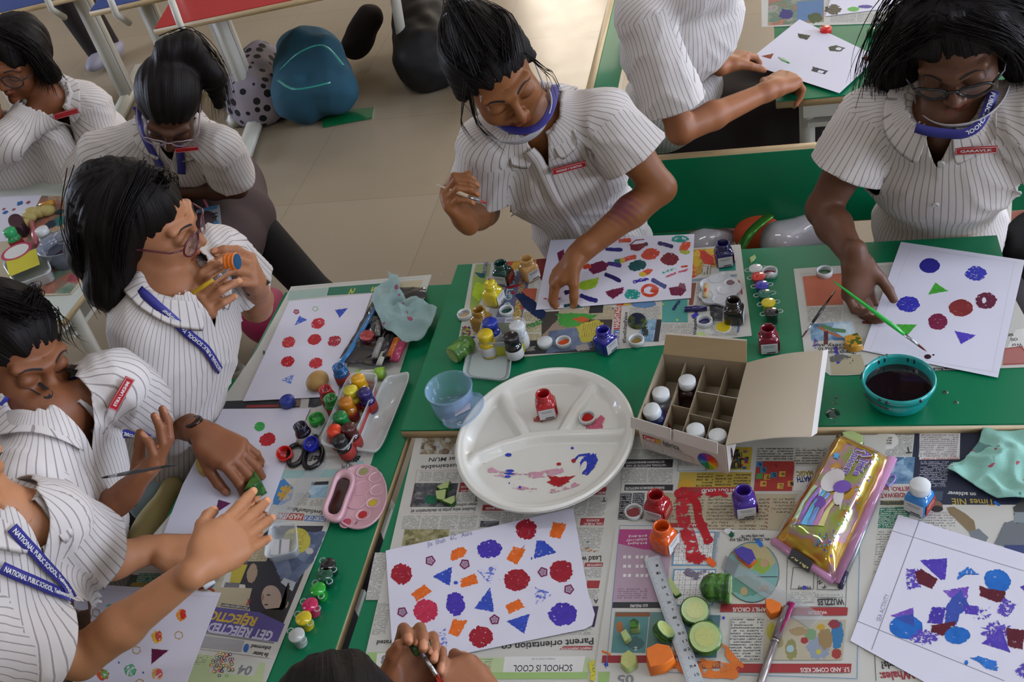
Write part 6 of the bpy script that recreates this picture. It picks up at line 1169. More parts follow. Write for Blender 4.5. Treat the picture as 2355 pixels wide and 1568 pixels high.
def grow(prims, vox, iters=4, extra=.002):
    """one closed surface around all the shapes: voxel mesh, then every vertex settled on the blended field"""
    mb = MB(); m0 = MATS.get('cap_white')
    for q in prims:
        if q[5] < 0: continue
        if q[0] == 'c': 
            mb.ball(q[1], q[3] + extra, m0, 6); mb.ball(q[2], q[4] + extra, m0, 6); mb.tube([q[1], q[2]], [q[3] + extra, q[4] + extra], m0, 12)
        else: mb.ball(q[1], q[2] + extra, m0, 9, Matrix([list(x) for x in q[3]]))
    o = mb.build('tmp'); md = o.modifiers.new('r', 'REMESH'); md.mode = 'VOXEL'; md.voxel_size = vox
    me = bpy.data.meshes.new_from_object(o.evaluated_get(bpy.context.evaluated_depsgraph_get())); old = o.data; bpy.data.objects.remove(o); bpy.data.meshes.remove(old)
    n = len(me.vertices); co = np.zeros(n * 3); me.vertices.foreach_get('co', co); co = co.reshape(-1, 3); e = np.zeros(len(me.edges) * 2, int); me.edges.foreach_get('vertices', e); e = e.reshape(-1, 2); deg = np.bincount(e.ravel(), minlength=n)[:, None] + 1e-9
    nr_ = np.zeros(n * 3)
    for i in range(iters):
        if i < iters - 1:
            s_ = np.zeros_like(co); np.add.at(s_, e[:, 0], co[e[:, 1]]); np.add.at(s_, e[:, 1], co[e[:, 0]]); co = co * .5 + s_ / deg * .5
        me.vertices.foreach_set('co', co.ravel()); me.update(); me.vertex_normals; me.vertices.foreach_get('normal', nr_); N_ = nr_.reshape(-1, 3); d = field(co, prims); co = co - N_ * np.clip(d, -.01, .01)[:, None] * .9
    me.vertices.foreach_set('co', co.ravel()); me.polygons.foreach_set('use_smooth', [True] * len(me.polygons)); me.update(); return me, co
def view_frame(p, roll, pitch, yaw, nod=0):
    """columns: person's left, forward, up; roll/pitch/yaw/nod in degrees seen from the photographer's side"""
    v = unit(CC - p); u = unit(RC[:, 1] - v * (RC[:, 1] @ v)); r = np.cross(u, v); a, b, c, d = [math.radians(x) for x in (roll, pitch, yaw, nod)]
    B = np.array([r, v, u]).T
    def Rx(t): return np.array([[1, 0, 0], [0, math.cos(t), -math.sin(t)], [0, math.sin(t), math.cos(t)]])
    def Ry(t): return np.array([[math.cos(t), 0, math.sin(t)], [0, 1, 0], [-math.sin(t), 0, math.cos(t)]])
    def Rz(t): return np.array([[math.cos(t), -math.sin(t), 0], [math.sin(t), math.cos(t), 0], [0, 0, 1]])
    # basis order (image right, towards camera, image up) is left-handed seen as x,y,z; keep lateral = image right for a face turned to us
    return B @ Ry(-a) @ Rx(-b) @ Rz(-c) @ Rx(-d)
def headprims(c, M, s=1.0, ear=True):
    P = lambda x, y, z: c + M @ (np.array([x, y, z]) * s); E = lambda x, y, z, r, k=.012: el(P(x, y, z), np.array(r) * s, M, k); Q = []
    Q += [E(0, -.012, .03, (.070, .088, .074)), E(0, .025, -.022, (.058, .062, .074), .02), E(0, .040, -.066, (.040, .042, .034), .02), E(0, .079, -.092, (.016, .013, .013), .014)]
    for x in (-1, 1):
        Q += [E(x * .034, .060, -.034, (.024, .024, .026), .02), rc(P(x * .008, .088, .014), P(x * .044, .072, .018), .009 * s, .008 * s, .012), E(x * .031, .0985, -.006, (.017, .012, .010), -.010), E(x * .031, .0795, -.004, (.0155, .0118, .0112), .007)]
        if ear: Q += [E(x * .073, -.006, -.006, (.006, .017, .028), .004), E(x * .078, .0, -.002, (.004, .009, .014), -.004), E(x * .072, .0, -.03, (.006, .007, .008), .004)]
    Q += [rc(P(0, .086, .008), P(0, .106, -.030), .0062 * s, .0090 * s, .010), E(.0105, .098, -.034, (.0075, .008, .0065), .005), E(-.0105, .098, -.034, (.0075, .008, .0065), .005),
          rc(P(-.013, .086, -.0565), P(0, .0945, -.0545), .0035 * s, .0052 * s, .006), rc(P(.013, .086, -.0565), P(0, .0945, -.0545), .0035 * s, .0052 * s, .006), rc(P(-.010, .086, -.0655), P(.010, .086, -.0655), .0062 * s, .0062 * s, .006), E(0, .0985, -.0608, (.024, .006, .0012), -.0022)]
    return Q
LEN = {1: (.038, .024, .019), 2: (.042, .027, .020), 3: (.039, .025, .020), 4: (.030, .019, .017)}
def handprims(w, d, n, side, curl, thumb=(.9, .35, .15, .3), s=1.0, spread=.10):
    """w wrist, d pointing along the palm, n the way the palm faces, side +1 when the thumb is on cross(d,n)"""
    d = unit(d); n = unit(n - d * (n @ d)); t = np.cross(d, n) * side; Q = []; tips = []; s = s * 1.0
    Q.append(rc(w - d * .02 * s, w + d * .012 * s, .0205 * s, .020 * s, .012)); kn = {}
    for f, o_, L_, r in ((1, .026, .069, .0098), (2, .0085, .073, .0100), (3, -.0085, .070, .0096), (4, -.0245, .062, .0088)):
        K_ = w + d * L_ * s + t * o_ * s - n * .003 * s; kn[f] = K_; Q.append(rc(w + d * .012 * s + t * o_ * .55 * s, K_, .0135 * s, (r + .0015) * s, .012))
    Q.append(el(w + d * .045 * s + n * .004 * s, np.array([.034, .032, .0115]) * s, np.array([t, d, n]).T, .010)); Q.append(rc(w + d * .012 * s + t * .020 * s, w + d * .05 * s + t * .030 * s, .0135 * s, .0105 * s, .01)); nails = []
    for f in (1, 2, 3, 4):
        c = curl[f - 1] if hasattr(curl[0], '__len__') else curl; a = 0; p = kn[f]; dirf = unit(d + t * spread * (2.3 - f)); r = (.0088, .0090, .0086, .0076)[f - 1] * s
        for j in range(3):
            a += c[j]; v = dirf * math.cos(a) + n * math.sin(a); q = p + v * LEN[f][j] * s; Q.append(rc(p, q, r, r * (.93 if j < 2 else .82), .0022)); 
            if j == 2: bk_ = -n * math.cos(a) + dirf * math.sin(a); nails.append((q - v * .002 * s + bk_ * r * .8, v, bk_, r)); tips.append(q)
            p = q; r *= .93
    sp_, up_, b1, b2 = thumb; p0 = w + d * .018 * s + t * .024 * s; v = unit(d * math.cos(sp_) + t * math.sin(sp_) + n * up_); q = p0 + v * .036 * s; Q.append(rc(p0, q, .0135 * s, .0102 * s, .008))
    v2 = unit(v + (d * .6 - t * .6) * b1 + n * b1 * .5); q2 = q + v2 * .027 * s; Q.append(rc(q, q2, .0100 * s, .0090 * s, .003)); v3 = unit(v2 + (d * .5 - t * .6) * b2 + n * b2 * .4); q3 = q2 + v3 * .019 * s; Q.append(rc(q2, q3, .0090 * s, .0076 * s, .003)); nb = unit(-n + t * .5 - v3 * ((-n + t * .5) @ v3)); nails.append((q3 + nb * .006 * s, v3, nb, .0088 * s)); tips.append(q3)
    return Q, nails, tips
m_skin = None
def skinmaterial(nm, c):
    m = mat(nm, c, .48, spec=.35, bump=.12, bscale=220, sub=.06); nt, N, L, b = nodes_of(m); at_ = N.new('ShaderNodeAttribute'); at_.attribute_name = 'tone'; tc = N.new('ShaderNodeTexCoord')
    n = noisen(nt, tc.outputs['Object'], 22, 4); mx = N.new('ShaderNodeMix'); mx.data_type = 'RGBA'; mx.blend_type = 'MULTIPLY'; mx.inputs[0].default_value = 1
    L.new(at_.outputs['Color'], mx.inputs[6]); L.new(mixc(nt, n, (.84, .82, .80, 1), (1.12, 1.12, 1.12, 1)), mx.inputs[7]); L.new(mx.outputs[2], b.inputs['Base Color']); return m
def mesh_obj(me, name, m, parent):
    o = bpy.data.objects.new(name, me); COL.objects.link(o); me.materials.clear(); me.materials.append(m); o.parent = parent; o.matrix_parent_inverse = parent.matrix_basis.inverted(); return o
m_shirt = mat('pinstripe_shirt', 'b9b3ac', .85, bump=.2, bscale=500); nt, N, L, b = nodes_of(m_shirt); uv = N.new('ShaderNodeUVMap'); uv.uv_map = 'UVMap'; sp = N.new('ShaderNodeSeparateXYZ'); L.new(uv.outputs[0], sp.inputs[0])
st = mathn(nt, 'LESS_THAN', mathn(nt, 'FRACT', mathn(nt, 'DIVIDE', sp.outputs[0], .0098)), .155); L.new(mixc(nt, mathn(nt, 'MULTIPLY', st, .62), lin('bfb9b3'), lin('5a4a4c')), b.inputs['Base Color'])
m_hair = mat('black_hair', '0d0b0b', .5, spec=.16, bump=.0); nt, N, L, b = nodes_of(m_hair); tc = N.new('ShaderNodeTexCoord'); fa_ = N.new('ShaderNodeAttribute'); fa_.attribute_name = 'flow'; n_ = noisen(nt, fa_.outputs['Vector'], 1.0, 4); L.new(mixc(nt, n_, lin('050404'), lin('17110f')), b.inputs['Base Color']); bp = N.new('ShaderNodeBump'); bp.inputs['Strength'].default_value = .7; bp.inputs['Distance'].default_value = .003; L.new(n_, bp.inputs['Height']); L.new(bp.outputs[0], b.inputs['Normal'])
m_brow = mat('brow_hair', '14100e', .8); m_skirt = mat('brown_grey_skirt', '4a3c3c', .9, var=.08, vscale=12, bump=.2, bscale=400); m_dark = mat('dark_trousers', '231b1a', .9, bump=.2); m_legg = mat('black_leggings', '0e0d0e', .85)
m_lan = mat('lanyard_blue', '2a2a78', .5); m_btn = mat('shirt_button', 'b8b8b4', .3); m_badge = plastic('plastic_badge_red', 'a01820')
def cr(pts, n=8):
    pts = [np.array(p, float) for p in pts]; P = [pts[0]] + pts + [pts[-1]]; out = []
    for j in range(1, len(P) - 2):
        for i in range(n):
            u = i / n; p0, p1, p2, p3 = P[j - 1:j + 3]; out.append(.5 * (2 * p1 + (p2 - p0) * u + (2 * p0 - 5 * p1 + 4 * p2 - p3) * u * u + (3 * p1 - p0 - 3 * p2 + p3) * u ** 3))
    return out + [pts[-1]]
class Person:
    def __init__(s, label, H, M, N, SL, SR, PV, EL=None, ER=None, WL=None, WR=None, handL=None, handR=None, skin='6e4326', hs=.92, vox=.0034, legs=None, face=True, T=None, nm='student', sh=1.0, ear=True):
        A = lambda q: None if q is None else np.array(q, float)
        s.H, s.M, s.N, s.SL, s.SR, s.PV = A(H), M, A(N), A(SL), A(SR), A(PV); s.hs = hs
        s.t = thing(nm, label, 'person', (s.PV[0], s.PV[1], 0)); s.skinc = skin
        up = unit(s.N - s.PV); lat = unit(s.SL - s.SR); lat = unit(lat - up * (lat @ up)); fw = np.cross(up, lat) * -1; fw = np.cross(lat, up) * -1
        fw = np.cross(up, lat)            # refined by the caller's face direction
        if fw @ (M[:, 1] if T is None else np.array(T)) < 0: fw = -fw
        s.up, s.lat, s.fw = up, lat, fw; R = np.array([lat, fw, up]).T; s.R = R; L_ = np.linalg.norm(s.N - s.PV); s.L = L_
        ch = s.PV + up * L_ * .70; wa = s.PV + up * L_ * .28
        s.tor = lambda o: [el(ch + fw * .005, (.125 * sh + o, .082 * sh + o, .15 + o), R, .05), el(wa, (.112 * sh + o, .085 * sh + o, .17 + o), R, .06), rc(s.N - up * .02, s.SL, .046 + o, .036 + o, .05), rc(s.N - up * .02, s.SR, .046 + o, .036 + o, .05), el(s.PV, (.13 * sh + o, .10 * sh + o, .10 + o), R, .05)]
        Q = s.tor(-.012); s.nails = []; s.tips = {}; s.arms = {}
        Q.append(rc(s.N - up * .01, s.H + M @ np.array([0, -.03, -.055]) * hs, .044, .043, .02)); Q += headprims(s.H, M, hs, ear)
        for side, S, E, W, hd in (('L', s.SL, A(EL), A(WL), handL), ('R', s.SR, A(ER), A(WR), handR)):
            if E is None: continue
            s.arms[side] = (S, E, W); Q.append(rc(S, lerp(S, E, .5), .040, .035, .03)); Q.append(rc(lerp(S, E, .5), E, .035, .028, .01)); m_ = lerp(E, W, .35); Q.append(rc(E, m_, .029, .030, .012)); Q.append(rc(m_, W, .029, .0195, .012))
            if hd is not None:
                q, na, ti = handprims(W, **hd); Q += q; s.nails += na; s.tips[side] = ti
        if legs:
            for K_, An in legs: Q += [rc(s.PV, K_, .075, .055, .04), rc(K_, An, .055, .035, .02)]
        me, co = grow(Q, vox); n = len(co); base = np.array(lin(skin)[:3]); col = np.ones((n, 4)); col[:, :3] = base
        l = ((co - s.H) @ M) / hs; x, y, z = np.abs(l[:, 0]), l[:, 1], l[:, 2]; hm = (y > .03) & (np.linalg.norm(l, axis=1) < .14)
        def put(mask, c, f=1.0): f = np.where(mask, f, 0)[:, None]; col[:, :3] = col[:, :3] * (1 - f) + np.array(c) * f
        if face:
            put(hm & (((x / .021) ** 2 + ((z + .0605) / .0105) ** 2) < 1) & (y > .075), base * np.array([1.05, .62, .62]), .8); put(hm & (np.abs(z + .0606) < .0016) & (x < .020) & (y > .07), base * .25, .8)
            put(hm & (x > .004) & (x < .012) & (np.abs(z + .0415) < .003) & (y > .09), base * .2, .8)
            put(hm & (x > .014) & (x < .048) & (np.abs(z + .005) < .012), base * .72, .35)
        for side, ti in s.tips.items():
            pass
        for c, v, b_, r in s.nails:
            q = co - c; a1 = np.abs(q @ v) / .0062; a2 = np.linalg.norm(q - np.outer(q @ v, v) - np.outer(q @ b_, b_), axis=1) / .0052; put((a1 ** 4 + a2 ** 4 < 1) & (np.linalg.norm(q, axis=1) < .012) & ((q @ b_) > -.004), np.minimum(base * 1.9 + .04, 1), .7)
        s.col = col; s.co = co; s.me = me; ca = me.color_attributes.new('tone', 'FLOAT_COLOR', 'POINT'); ca.data.foreach_set('color', col.ravel()); s.body = mesh_obj(me, 'body', skinmaterial('skin_' + skin, skin), s.t)
        if face: s.features()
    def features(s, lash=True):
        bv = BVHTree.FromPolygons([v.co for v in s.me.vertices], [q.vertices for q in s.me.polygons]); fo = V3(s.M[:, 1])
        def fc(x, z, o_=.0016):
            h = bv.ray_cast(V3(s.hp(x, .16, z)), -fo, .2); return (np.array(h[0]) if h[0] else s.hp(x, .07, z)) + s.M[:, 1] * o_
        for nm, W_, fn_ in (('eyebrow', .0021, lambda u: (.013 + .034 * u, .0175 + .0038 * math.sin(PI * min(1, u * 1.15) * .75) - .004 * max(0, u - .7) * 3)), ('eyelashes', .0013, lambda u: (.0165 + .030 * u, -.0105 - .0045 * math.sin(PI * u) + .003 * u))):
            for sx in (-1, 1):
                P = [fc(sx * fn_(u)[0], fn_(u)[1]) for u in np.linspace(0, 1, 14)]; a = MB(); A = [fc(sx * fn_(u)[0], fn_(u)[1] + W_ * (1 - .6 * u)) for u in np.linspace(0, 1, 14)]; B_ = [fc(sx * fn_(u)[0], fn_(u)[1] - W_ * (1 - .8 * u)) for u in np.linspace(0, 1, 14)]
                a.mesh(A + B_, [(i, i + 1, 15 + i, 14 + i) for i in range(13)], m_brow); a.build(nm, s.t)
    def stain(s, c, r, rgb, f=.7):
        d = np.linalg.norm(s.co - np.array(c), axis=1) / r; k = (np.clip(1.3 - d + .35 * np.sin(s.co @ np.array([300, 410, 220.])), 0, 1) * f)[:, None] * (d < 1.4)[:, None]; s.col[:, :3] = s.col[:, :3] * (1 - k) + np.array(lin(rgb)[:3]) * k; s.me.color_attributes['tone'].data.foreach_set('color', s.col.ravel())
    def shirt(s, hem=.06, sleeve=.62, vox=.0065, fold=.006, seed=1, flare=.014, m=None, collar=True, open_=.35, sw=0):
        Q = s.tor(.006); 
        for side, (S, E, W) in s.arms.items(): Q.append(rc(S, lerp(S, E, sleeve + .12), .050, .052 + flare, .022))
        me, co = grow(Q, vox, 5); bm = bmesh.new(); bm.from_mesh(me)
        for v in bm.verts:
            p = v.co; l = Vector(((np.array(p) - s.PV) @ s.R)); q = Vector((l.x * 9 + seed * 5, l.y * 9, l.z * 5)); d1 = noise.noise(q); q2 = Vector((l.x * 22 + l.z * 12 * (1 if l.x > 0 else -1) + seed, l.y * 18, l.z * 7)); d2 = (1 - abs(noise.noise(q2)) * 2) ** 3
            v.co = p + v.normal * (d1 * fold + d2 * fold * .75 * (.6 + .6 * abs(l.x) / .15))
        TQ = s.tor(0)[:2] + s.tor(0)[4:]; AQ = {k_: rc(S, E, .05, .05) for k_, (S, E, W) in s.arms.items()}
        def isarm(k_, c): c = np.array(c)[None]; return sd(c, AQ[k_])[0] < min(sd(c, q)[0] for q in TQ) - .004
        def cut(co_, no, reg):
            g = [f for f in bm.faces if reg(f.calc_center_median())]; g = g + list({e for f in g for e in f.edges}) + list({v for f in g for v in f.verts}); bmesh.ops.bisect_plane(bm, geom=g, plane_co=V3(co_), plane_no=V3(no), clear_outer=True)
        for side, (S, E, W) in s.arms.items():
            ax = unit(E - S); p0 = lerp(S, E, sleeve); Sv, av = V3(S), V3(ax)
            cut(p0, ax, lambda c: (c - V3(p0)).length < .11 and isarm(side, c))
        nk = unit(s.H + s.M @ np.array([0, -.03, -.055]) - s.N); nk = unit(nk * .35 + s.up); s.nk = nk; pn = s.N + s.up * .012 + s.fw * .006
        cut(pn, nk, lambda c: (lambda q: q.length < .10 and (q - V3(nk) * (q @ V3(nk))).length < .052 and abs(q @ V3(s.lat)) < .06)(c - V3(s.N))); cut(s.PV + s.up * hem, -s.up, lambda c: ((c - V3(s.PV)) @ V3(s.up)) < .12 and all(((c - V3(a[1])).length > .10) for a in s.arms.values()))
        def loc(c): return (np.array(c) - s.PV) @ s.R
        if collar and open_:
            tip = s.PV + s.up * (s.L - .055)
            for sg_ in (-1, 1):
                no = unit(s.lat * sg_ * .092 - s.up * .030 * 1.0 ); no = unit(np.cross(unit(s.up * .09 + s.lat * sg_ * .026), s.fw)); g = [f for f in bm.faces if (lambda l: l[1] > 0 and abs(l[0]) < .05 and l[2] > s.L - .10)(loc(f.calc_center_median()))]; g = g + list({e for f in g for e in f.edges}) + list({v for f in g for v in f.verts}); bmesh.ops.bisect_plane(bm, geom=g, plane_co=V3(tip), plane_no=V3(no))
            fr0 = [f for f in bm.faces if (lambda l: l[1] > 0 and l[2] > s.L - .055 and abs(l[0]) < .026 * (l[2] - s.L + .055) / .09)(loc(f.calc_center_median()))]; bmesh.ops.delete(bm, geom=fr0, context='FACES')
        ul = bm.loops.layers.uv.new('UVMap'); bm.normal_update()
        for f in bm.faces:
            f.smooth = True; c = np.array(f.calc_center_median()); arm = None
            for side, (S, E, W) in s.arms.items():
                ax = unit(E - S); t = (c - S) @ ax; out = (c - S) @ s.lat * (1 if side == 'L' else -1)
                if t > .0 and out > -.03 and t < .3 and isarm(side, c): arm = (S, ax)
            if arm is not None:
                S, ax = arm; e1 = unit(s.up - ax * (s.up @ ax)); e2 = np.cross(ax, e1); an = [math.atan2((np.array(l.vert.co) - S) @ e2, (np.array(l.vert.co) - S) @ e1) for l in f.loops]
                for l, a_ in zip(f.loops, an):
                    if a_ - an[0] > PI: a_ -= 2 * PI
                    if a_ - an[0] < -PI: a_ += 2 * PI
                    l[ul].uv = (a_ * .058, 0)
            else:
                an = []
                for l in f.loops: q = (np.array(l.vert.co) - s.PV) @ s.R; an.append(math.atan2(q[0] / .13, q[1] / .09 if abs(q[1]) > 1e-6 else 1e-6))
                for l, a_ in zip(f.loops, an):
                    if a_ - an[0] > PI: a_ -= 2 * PI
                    if a_ - an[0] < -PI: a_ += 2 * PI
                    l[ul].uv = (a_ * .118, 0)
        bm.to_mesh(me); bm.free(); me.update(); s.bvh = BVHTree.FromPolygons([v.co for v in me.vertices], [p.vertices for p in me.polygons]); o = mesh_obj(me, 'shirt', m or m_shirt, s.t); md = o.modifiers.new('t', 'SOLIDIFY'); md.thickness = .0016; md.offset = 1
        s.shirt_o = o
        if collar: s.collar()
        return o
    def near(s, p, off=.003):
        h = s.bvh.find_nearest(V3(p)); q = np.array(h[0]); n = unit(np.array(p) - q); n2 = np.array(h[1]); n2 = n2 if n2 @ (q - (s.PV + s.up * ((q - s.PV) @ s.up))) > 0 else -n2; return q + n2 * off, n2
    def collar(s):
        rows = [[], [], [], []]; K_ = 34
        for i in range(K_ + 1):
            ph = math.radians(17 + 326 * i / K_); fr = abs(i / K_ - .5) * 2; d = s.fw * math.cos(ph) + s.lat * math.sin(ph); c = s.N + s.up * .002; back = max(0, -math.cos(ph))
            rows[0].append(c + d * .0435 + s.up * (-.004)); rows[1].append(c + d * .049 + s.up * (.014 + .014 * back) + s.fw * .0); rows[2].append(c + d * .060 + s.up * (.014 + .012 * back))
            q = c + d * (.074 + .012 * fr ** 6 * 1.2) - s.up * (.016 + .030 * fr ** 4 - .012 * back); q2, n2 = s.near(q, .012); rows[3].append(q2 if np.linalg.norm(q2 - q) < .05 else q)
        V = [p for r in rows for p in r]; n = K_ + 1; F = [(i * n + k, i * n + k + 1, (i + 1) * n + k + 1, (i + 1) * n + k) for i in range(3) for k in range(K_)]
        a = MB(); a.mesh(V, F, s.shirt_o.data.materials[0], True, [(k * .0083, i * .01) for i in range(4) for k in range(n)]); o = a.build('collar', s.t); md = o.modifiers.new('t', 'SOLIDIFY'); md.thickness = .0012; md.offset = 0; md2 = o.modifiers.new('s', 'SUBSURF'); md2.levels = md2.render_levels = 1
    def hit(s, x, y, off=.002):
        d = ray(x, y); h = s.bvh.ray_cast(V3(CC), V3(d))
        if h[0] is None: q, n_ = s.near(at(x, y, s.N[2] - .1), off); return q, n_
        n_ = np.array(h[1]); n_ = n_ if n_ @ d < 0 else -n_; return np.array(h[0]) + n_ * off, n_
    def ribbon(s, px, w_, m, name, off=.003, text=None, th=None, bold=.02, rev=False):
        H_ = []; dp = None
        for (x, y) in cr(px, 6):
            d = ray(x, y); h = s.bvh.ray_cast(V3(CC), V3(d)); t_ = h[3] if h[0] is not None else None
            if dp is not None and (t_ is None or abs(t_ - dp) > .03): t_ = dp; n_ = H_[-1][1]
            elif t_ is None: t_ = np.linalg.norm(s.N + s.fw * .07 - CC); n_ = -d
            else: n_ = np.array(h[1]); n_ = n_ if n_ @ d < 0 else -n_; dp = t_
            H_.append((CC + d * t_ + n_ * off - d * .003, n_))
        P = [h[0] for h in H_]; Nn = [h[1] for h in H_]; 
        for _ in range(3): P = [P[0]] + [(P[i - 1] + 2 * P[i] + P[i + 1]) / 4 for i in range(1, len(P) - 1)] + [P[-1]]; Nn = [Nn[0]] + [unit(Nn[i - 1] + Nn[i] + Nn[i + 1]) for i in range(1, len(Nn) - 1)] + [Nn[-1]]
        A, B_ = [], []
        for i, p in enumerate(P):
            t = unit(P[min(i + 1, len(P) - 1)] - P[max(0, i - 1)]); u = unit(np.cross(Nn[i], t)); A.append(p + u * w_ / 2 + Nn[i] * .001); B_.append(p - u * w_ / 2 + Nn[i] * .001)
        a = MB(); n = len(A); a.mesh(A + B_, [(i, i + 1, n + i + 1, n + i) for i in range(n - 1)], m, True, [((j * w_), i * .01) for j in range(2) for i in range(n)])
        if text:
            if rev: P = P[::-1]; Nn = Nn[::-1]
            cum = [0]
            for i in range(1, n): cum.append(cum[-1] + np.linalg.norm(P[i] - P[i - 1]))
            v, f, wd = text_geo(text, bold); h_ = w_ * .42; k = h_ / .7; reps = max(1, int(cum[-1] / (wd * k + .03))); k2 = k if wd * k < cum[-1] else cum[-1] / wd
            for r_ in range(reps):
                out = []
                for (x_, y_) in v:
                    l = min(cum[-1] - 1e-4, x_ * k2 + r_ * (wd * k2 + .03) + .004); j = max(0, np.searchsorted(cum, l) - 1); u_ = (l - cum[j]) / (cum[j + 1] - cum[j]); p = lerp(P[j], P[j + 1], u_); t = unit(P[j + 1] - P[j]); nn = unit(lerp(Nn[j], Nn[j + 1], u_)); side = unit(np.cross(nn, t)); out.append(p + side * (y_ * k - h_ / 2) + nn * .0022)
                a.mesh(out, f, wht, False)
        o = a.build(name, s.t); md = o.modifiers.new('t', 'SOLIDIFY'); md.thickness = .001 if not text else .0003; md.offset = 0; return o
    def badge(s, x0, y0, x1, y1, hpx, txt):
        A, n1 = s.hit(x0, y0, .016); B_, n2 = s.hit(x1, y1, .016); dA, dB = np.linalg.norm(A - CC), np.linalg.norm(B_ - CC)
        if abs(dA - dB) > .025: dA = dB = min(dA, dB); A = CC + ray(x0, y0) * dA; B_ = CC + ray(x1, y1) * dB; n1 = n2 = unit(-ray(x0, y0) + s.fw)
        n_ = unit(n1 + n2); ex = unit(B_ - A); n_ = unit(n_ - ex * (n_ @ ex)); ey = np.cross(n_, ex); hh = np.linalg.norm(B_ - A) * hpx / math.hypot(x1 - x0, y1 - y0); a = MB(); slab(a, [A - ey * hh / 2, B_ - ey * hh / 2, B_ + ey * hh / 2, A + ey * hh / 2], m_badge, None, .002)
        e = .0012; q = [A + ex * e - ey * (hh / 2 - e) + n_ * .0003, B_ - ex * e - ey * (hh / 2 - e) + n_ * .0003, B_ - ex * e + ey * (hh / 2 - e) + n_ * .0003, A + ex * e + ey * (hh / 2 - e) + n_ * .0003]
        for i in range(4): a.tube([q[i], q[(i + 1) % 4]], .0003, wht, 4)
        if txt: Lb = np.linalg.norm(B_ - A); put_text(a, txt, A + ex * Lb * .12 - ey * hh * .16 + n_ * .0004, B_ - ex * Lb * .12 - ey * hh * .16 + n_ * .0004, hh * .34, wht, .03, n_)
        a.build('name_badge', s.t)
    def buttons(s, pts):
        for (x, y) in pts: p, n_ = s.hit(x, y, .003); a = MB(); q = Vector(n_).to_track_quat('Z', 'Y').to_matrix().to_4x4(); a.lathe([(.0001, .0012), (.003, .001), (.0045, .002), (.0055, .0014), (.0056, -.002)], m_btn, 16, Matrix.Translation(V3(p)) @ q); a.build('button', s.t)
    def hp(s, x, y, z): return s.H + s.M @ (np.array([x, y, z]) * s.hs)
    def hair(s, extra=(), vox=.005, cutz=.0, down=False, cuty=.0):
        E = lambda x, y, z, r, k: el(s.hp(x, y, z), np.array(r) * s.hs, s.M, k); Q = [E(0, -.018, .036, (.079, .094, .079), .02), E(0, -.055, -.01, (.070, .055, .065), .03)]
        for q in extra: Q.append(rc(s.hp(*q[0]), s.hp(*q[1]), q[2], q[3], q[4] if len(q) > 4 else .02))
        Q.append(E(0, .092 + cuty, -.042 + cutz, (.064, .070, .078), -.012))
        me, co = grow(Q, vox); nr_ = np.zeros(len(co) * 3); me.vertices.foreach_get('normal', nr_); nr_ = nr_.reshape(-1, 3); l = (co - s.H) @ s.M; 
        l = l / s.hs; x_, y_, z_ = l[:, 0], l[:, 1] + .01, l[:, 2] - .01; an = np.arctan2(x_, y_) if down else np.arctan2(x_, z_ + .03); al = z_ if down else y_; fl = np.array([an * 26, al * 14, np.linalg.norm(l, axis=1) * 20]).T
        k = np.array([noise.noise(Vector((a_ * .3, b_ * .6, c_ * .5))) * .0045 + noise.noise(Vector((a_, b_ * .8, c_))) * .0016 for a_, b_, c_ in fl]); fa = me.attributes.new('flow', 'FLOAT_VECTOR', 'POINT'); fa.data.foreach_set('vector', fl.ravel()); me.vertices.foreach_set('co', (co + nr_ * k[:, None]).ravel()); me.update(); s.hair_o = mesh_obj(me, 'hair', m_hair, s.t); return s.hair_o
    def strands(s, guides, name='loose_strands', r=.0011, seed=1):
        rr = random.Random(seed); a = MB()
        for pts, n, spread in guides:
            P = [s.hp(*p) if not isinstance(p, np.ndarray) else p for p in pts]
            for i in range(n):
                o1 = s.M @ np.array([rr.gauss(0, 1), rr.gauss(0, 1), rr.gauss(0, .5)]) * (spread if not isinstance(spread, tuple) else spread[0]); o2 = s.M @ np.array([rr.gauss(0, 1), rr.gauss(0, 1), rr.gauss(0, 1)]) * (spread * 1.2 if not isinstance(spread, tuple) else spread[1]); n_ = len(P); Q = [p + lerp(o1, o2, j / max(1, n_ - 1)) for j, p in enumerate(P)]; C_ = cr(Q, 4); m_ = len(C_); a.tube(C_, [r * (1 - .75 * (j / (m_ - 1)) ** 2) * (.7 + .6 * rr.random()) for j in range(m_)], m_hair, 4, caps=False)
        return tag(a.build(name, s.hair_o), kind='stuff')
    def glasses(s, m, w_=.024, h=.019, y=.103, z=-.006, thick=.0016):
        t = bpy.data.objects.new('glasses', None); COL.objects.link(t); t.parent = s.t; t.matrix_parent_inverse = s.t.matrix_basis.inverted(); a = MB()
        for x in (-1, 1):
            a.tube([s.hp(x * .033 + w_ * math.cos(q) * (1 + .08 * abs(math.cos(q))), y - .010 * abs(w_ * math.cos(q) * x + .0) / w_ * (1 if math.cos(q) * x > 0 else 0), z + h * math.sin(q)) for q in np.linspace(0, 2 * PI, 28)], thick, m, 6, caps=False)
            a.tube([s.hp(x * .059, y - .010, z + .006), s.hp(x * .072, y - .03, z + .006), s.hp(x * .075, .0, z + .008), s.hp(x * .073, -.02, z - .006)], thick, m, 6)
        a.tube([s.hp(-.011, y, z + .004), s.hp(0, y + .003, z + .007), s.hp(.011, y, z + .004)], thick, m, 6); a.build('frame', t)
        a = MB()
        for x in (-1, 1): a.face([s.hp(x * .033 + w_ * .95 * math.cos(q), y - .010 * max(0, math.cos(q) * x), z + h * .95 * math.sin(q)) for q in np.linspace(0, 2 * PI, 24)[:-1]], clear('spectacle_lens', 'c8ccd0', .03, .03, .12))
        a.build('lenses', t)
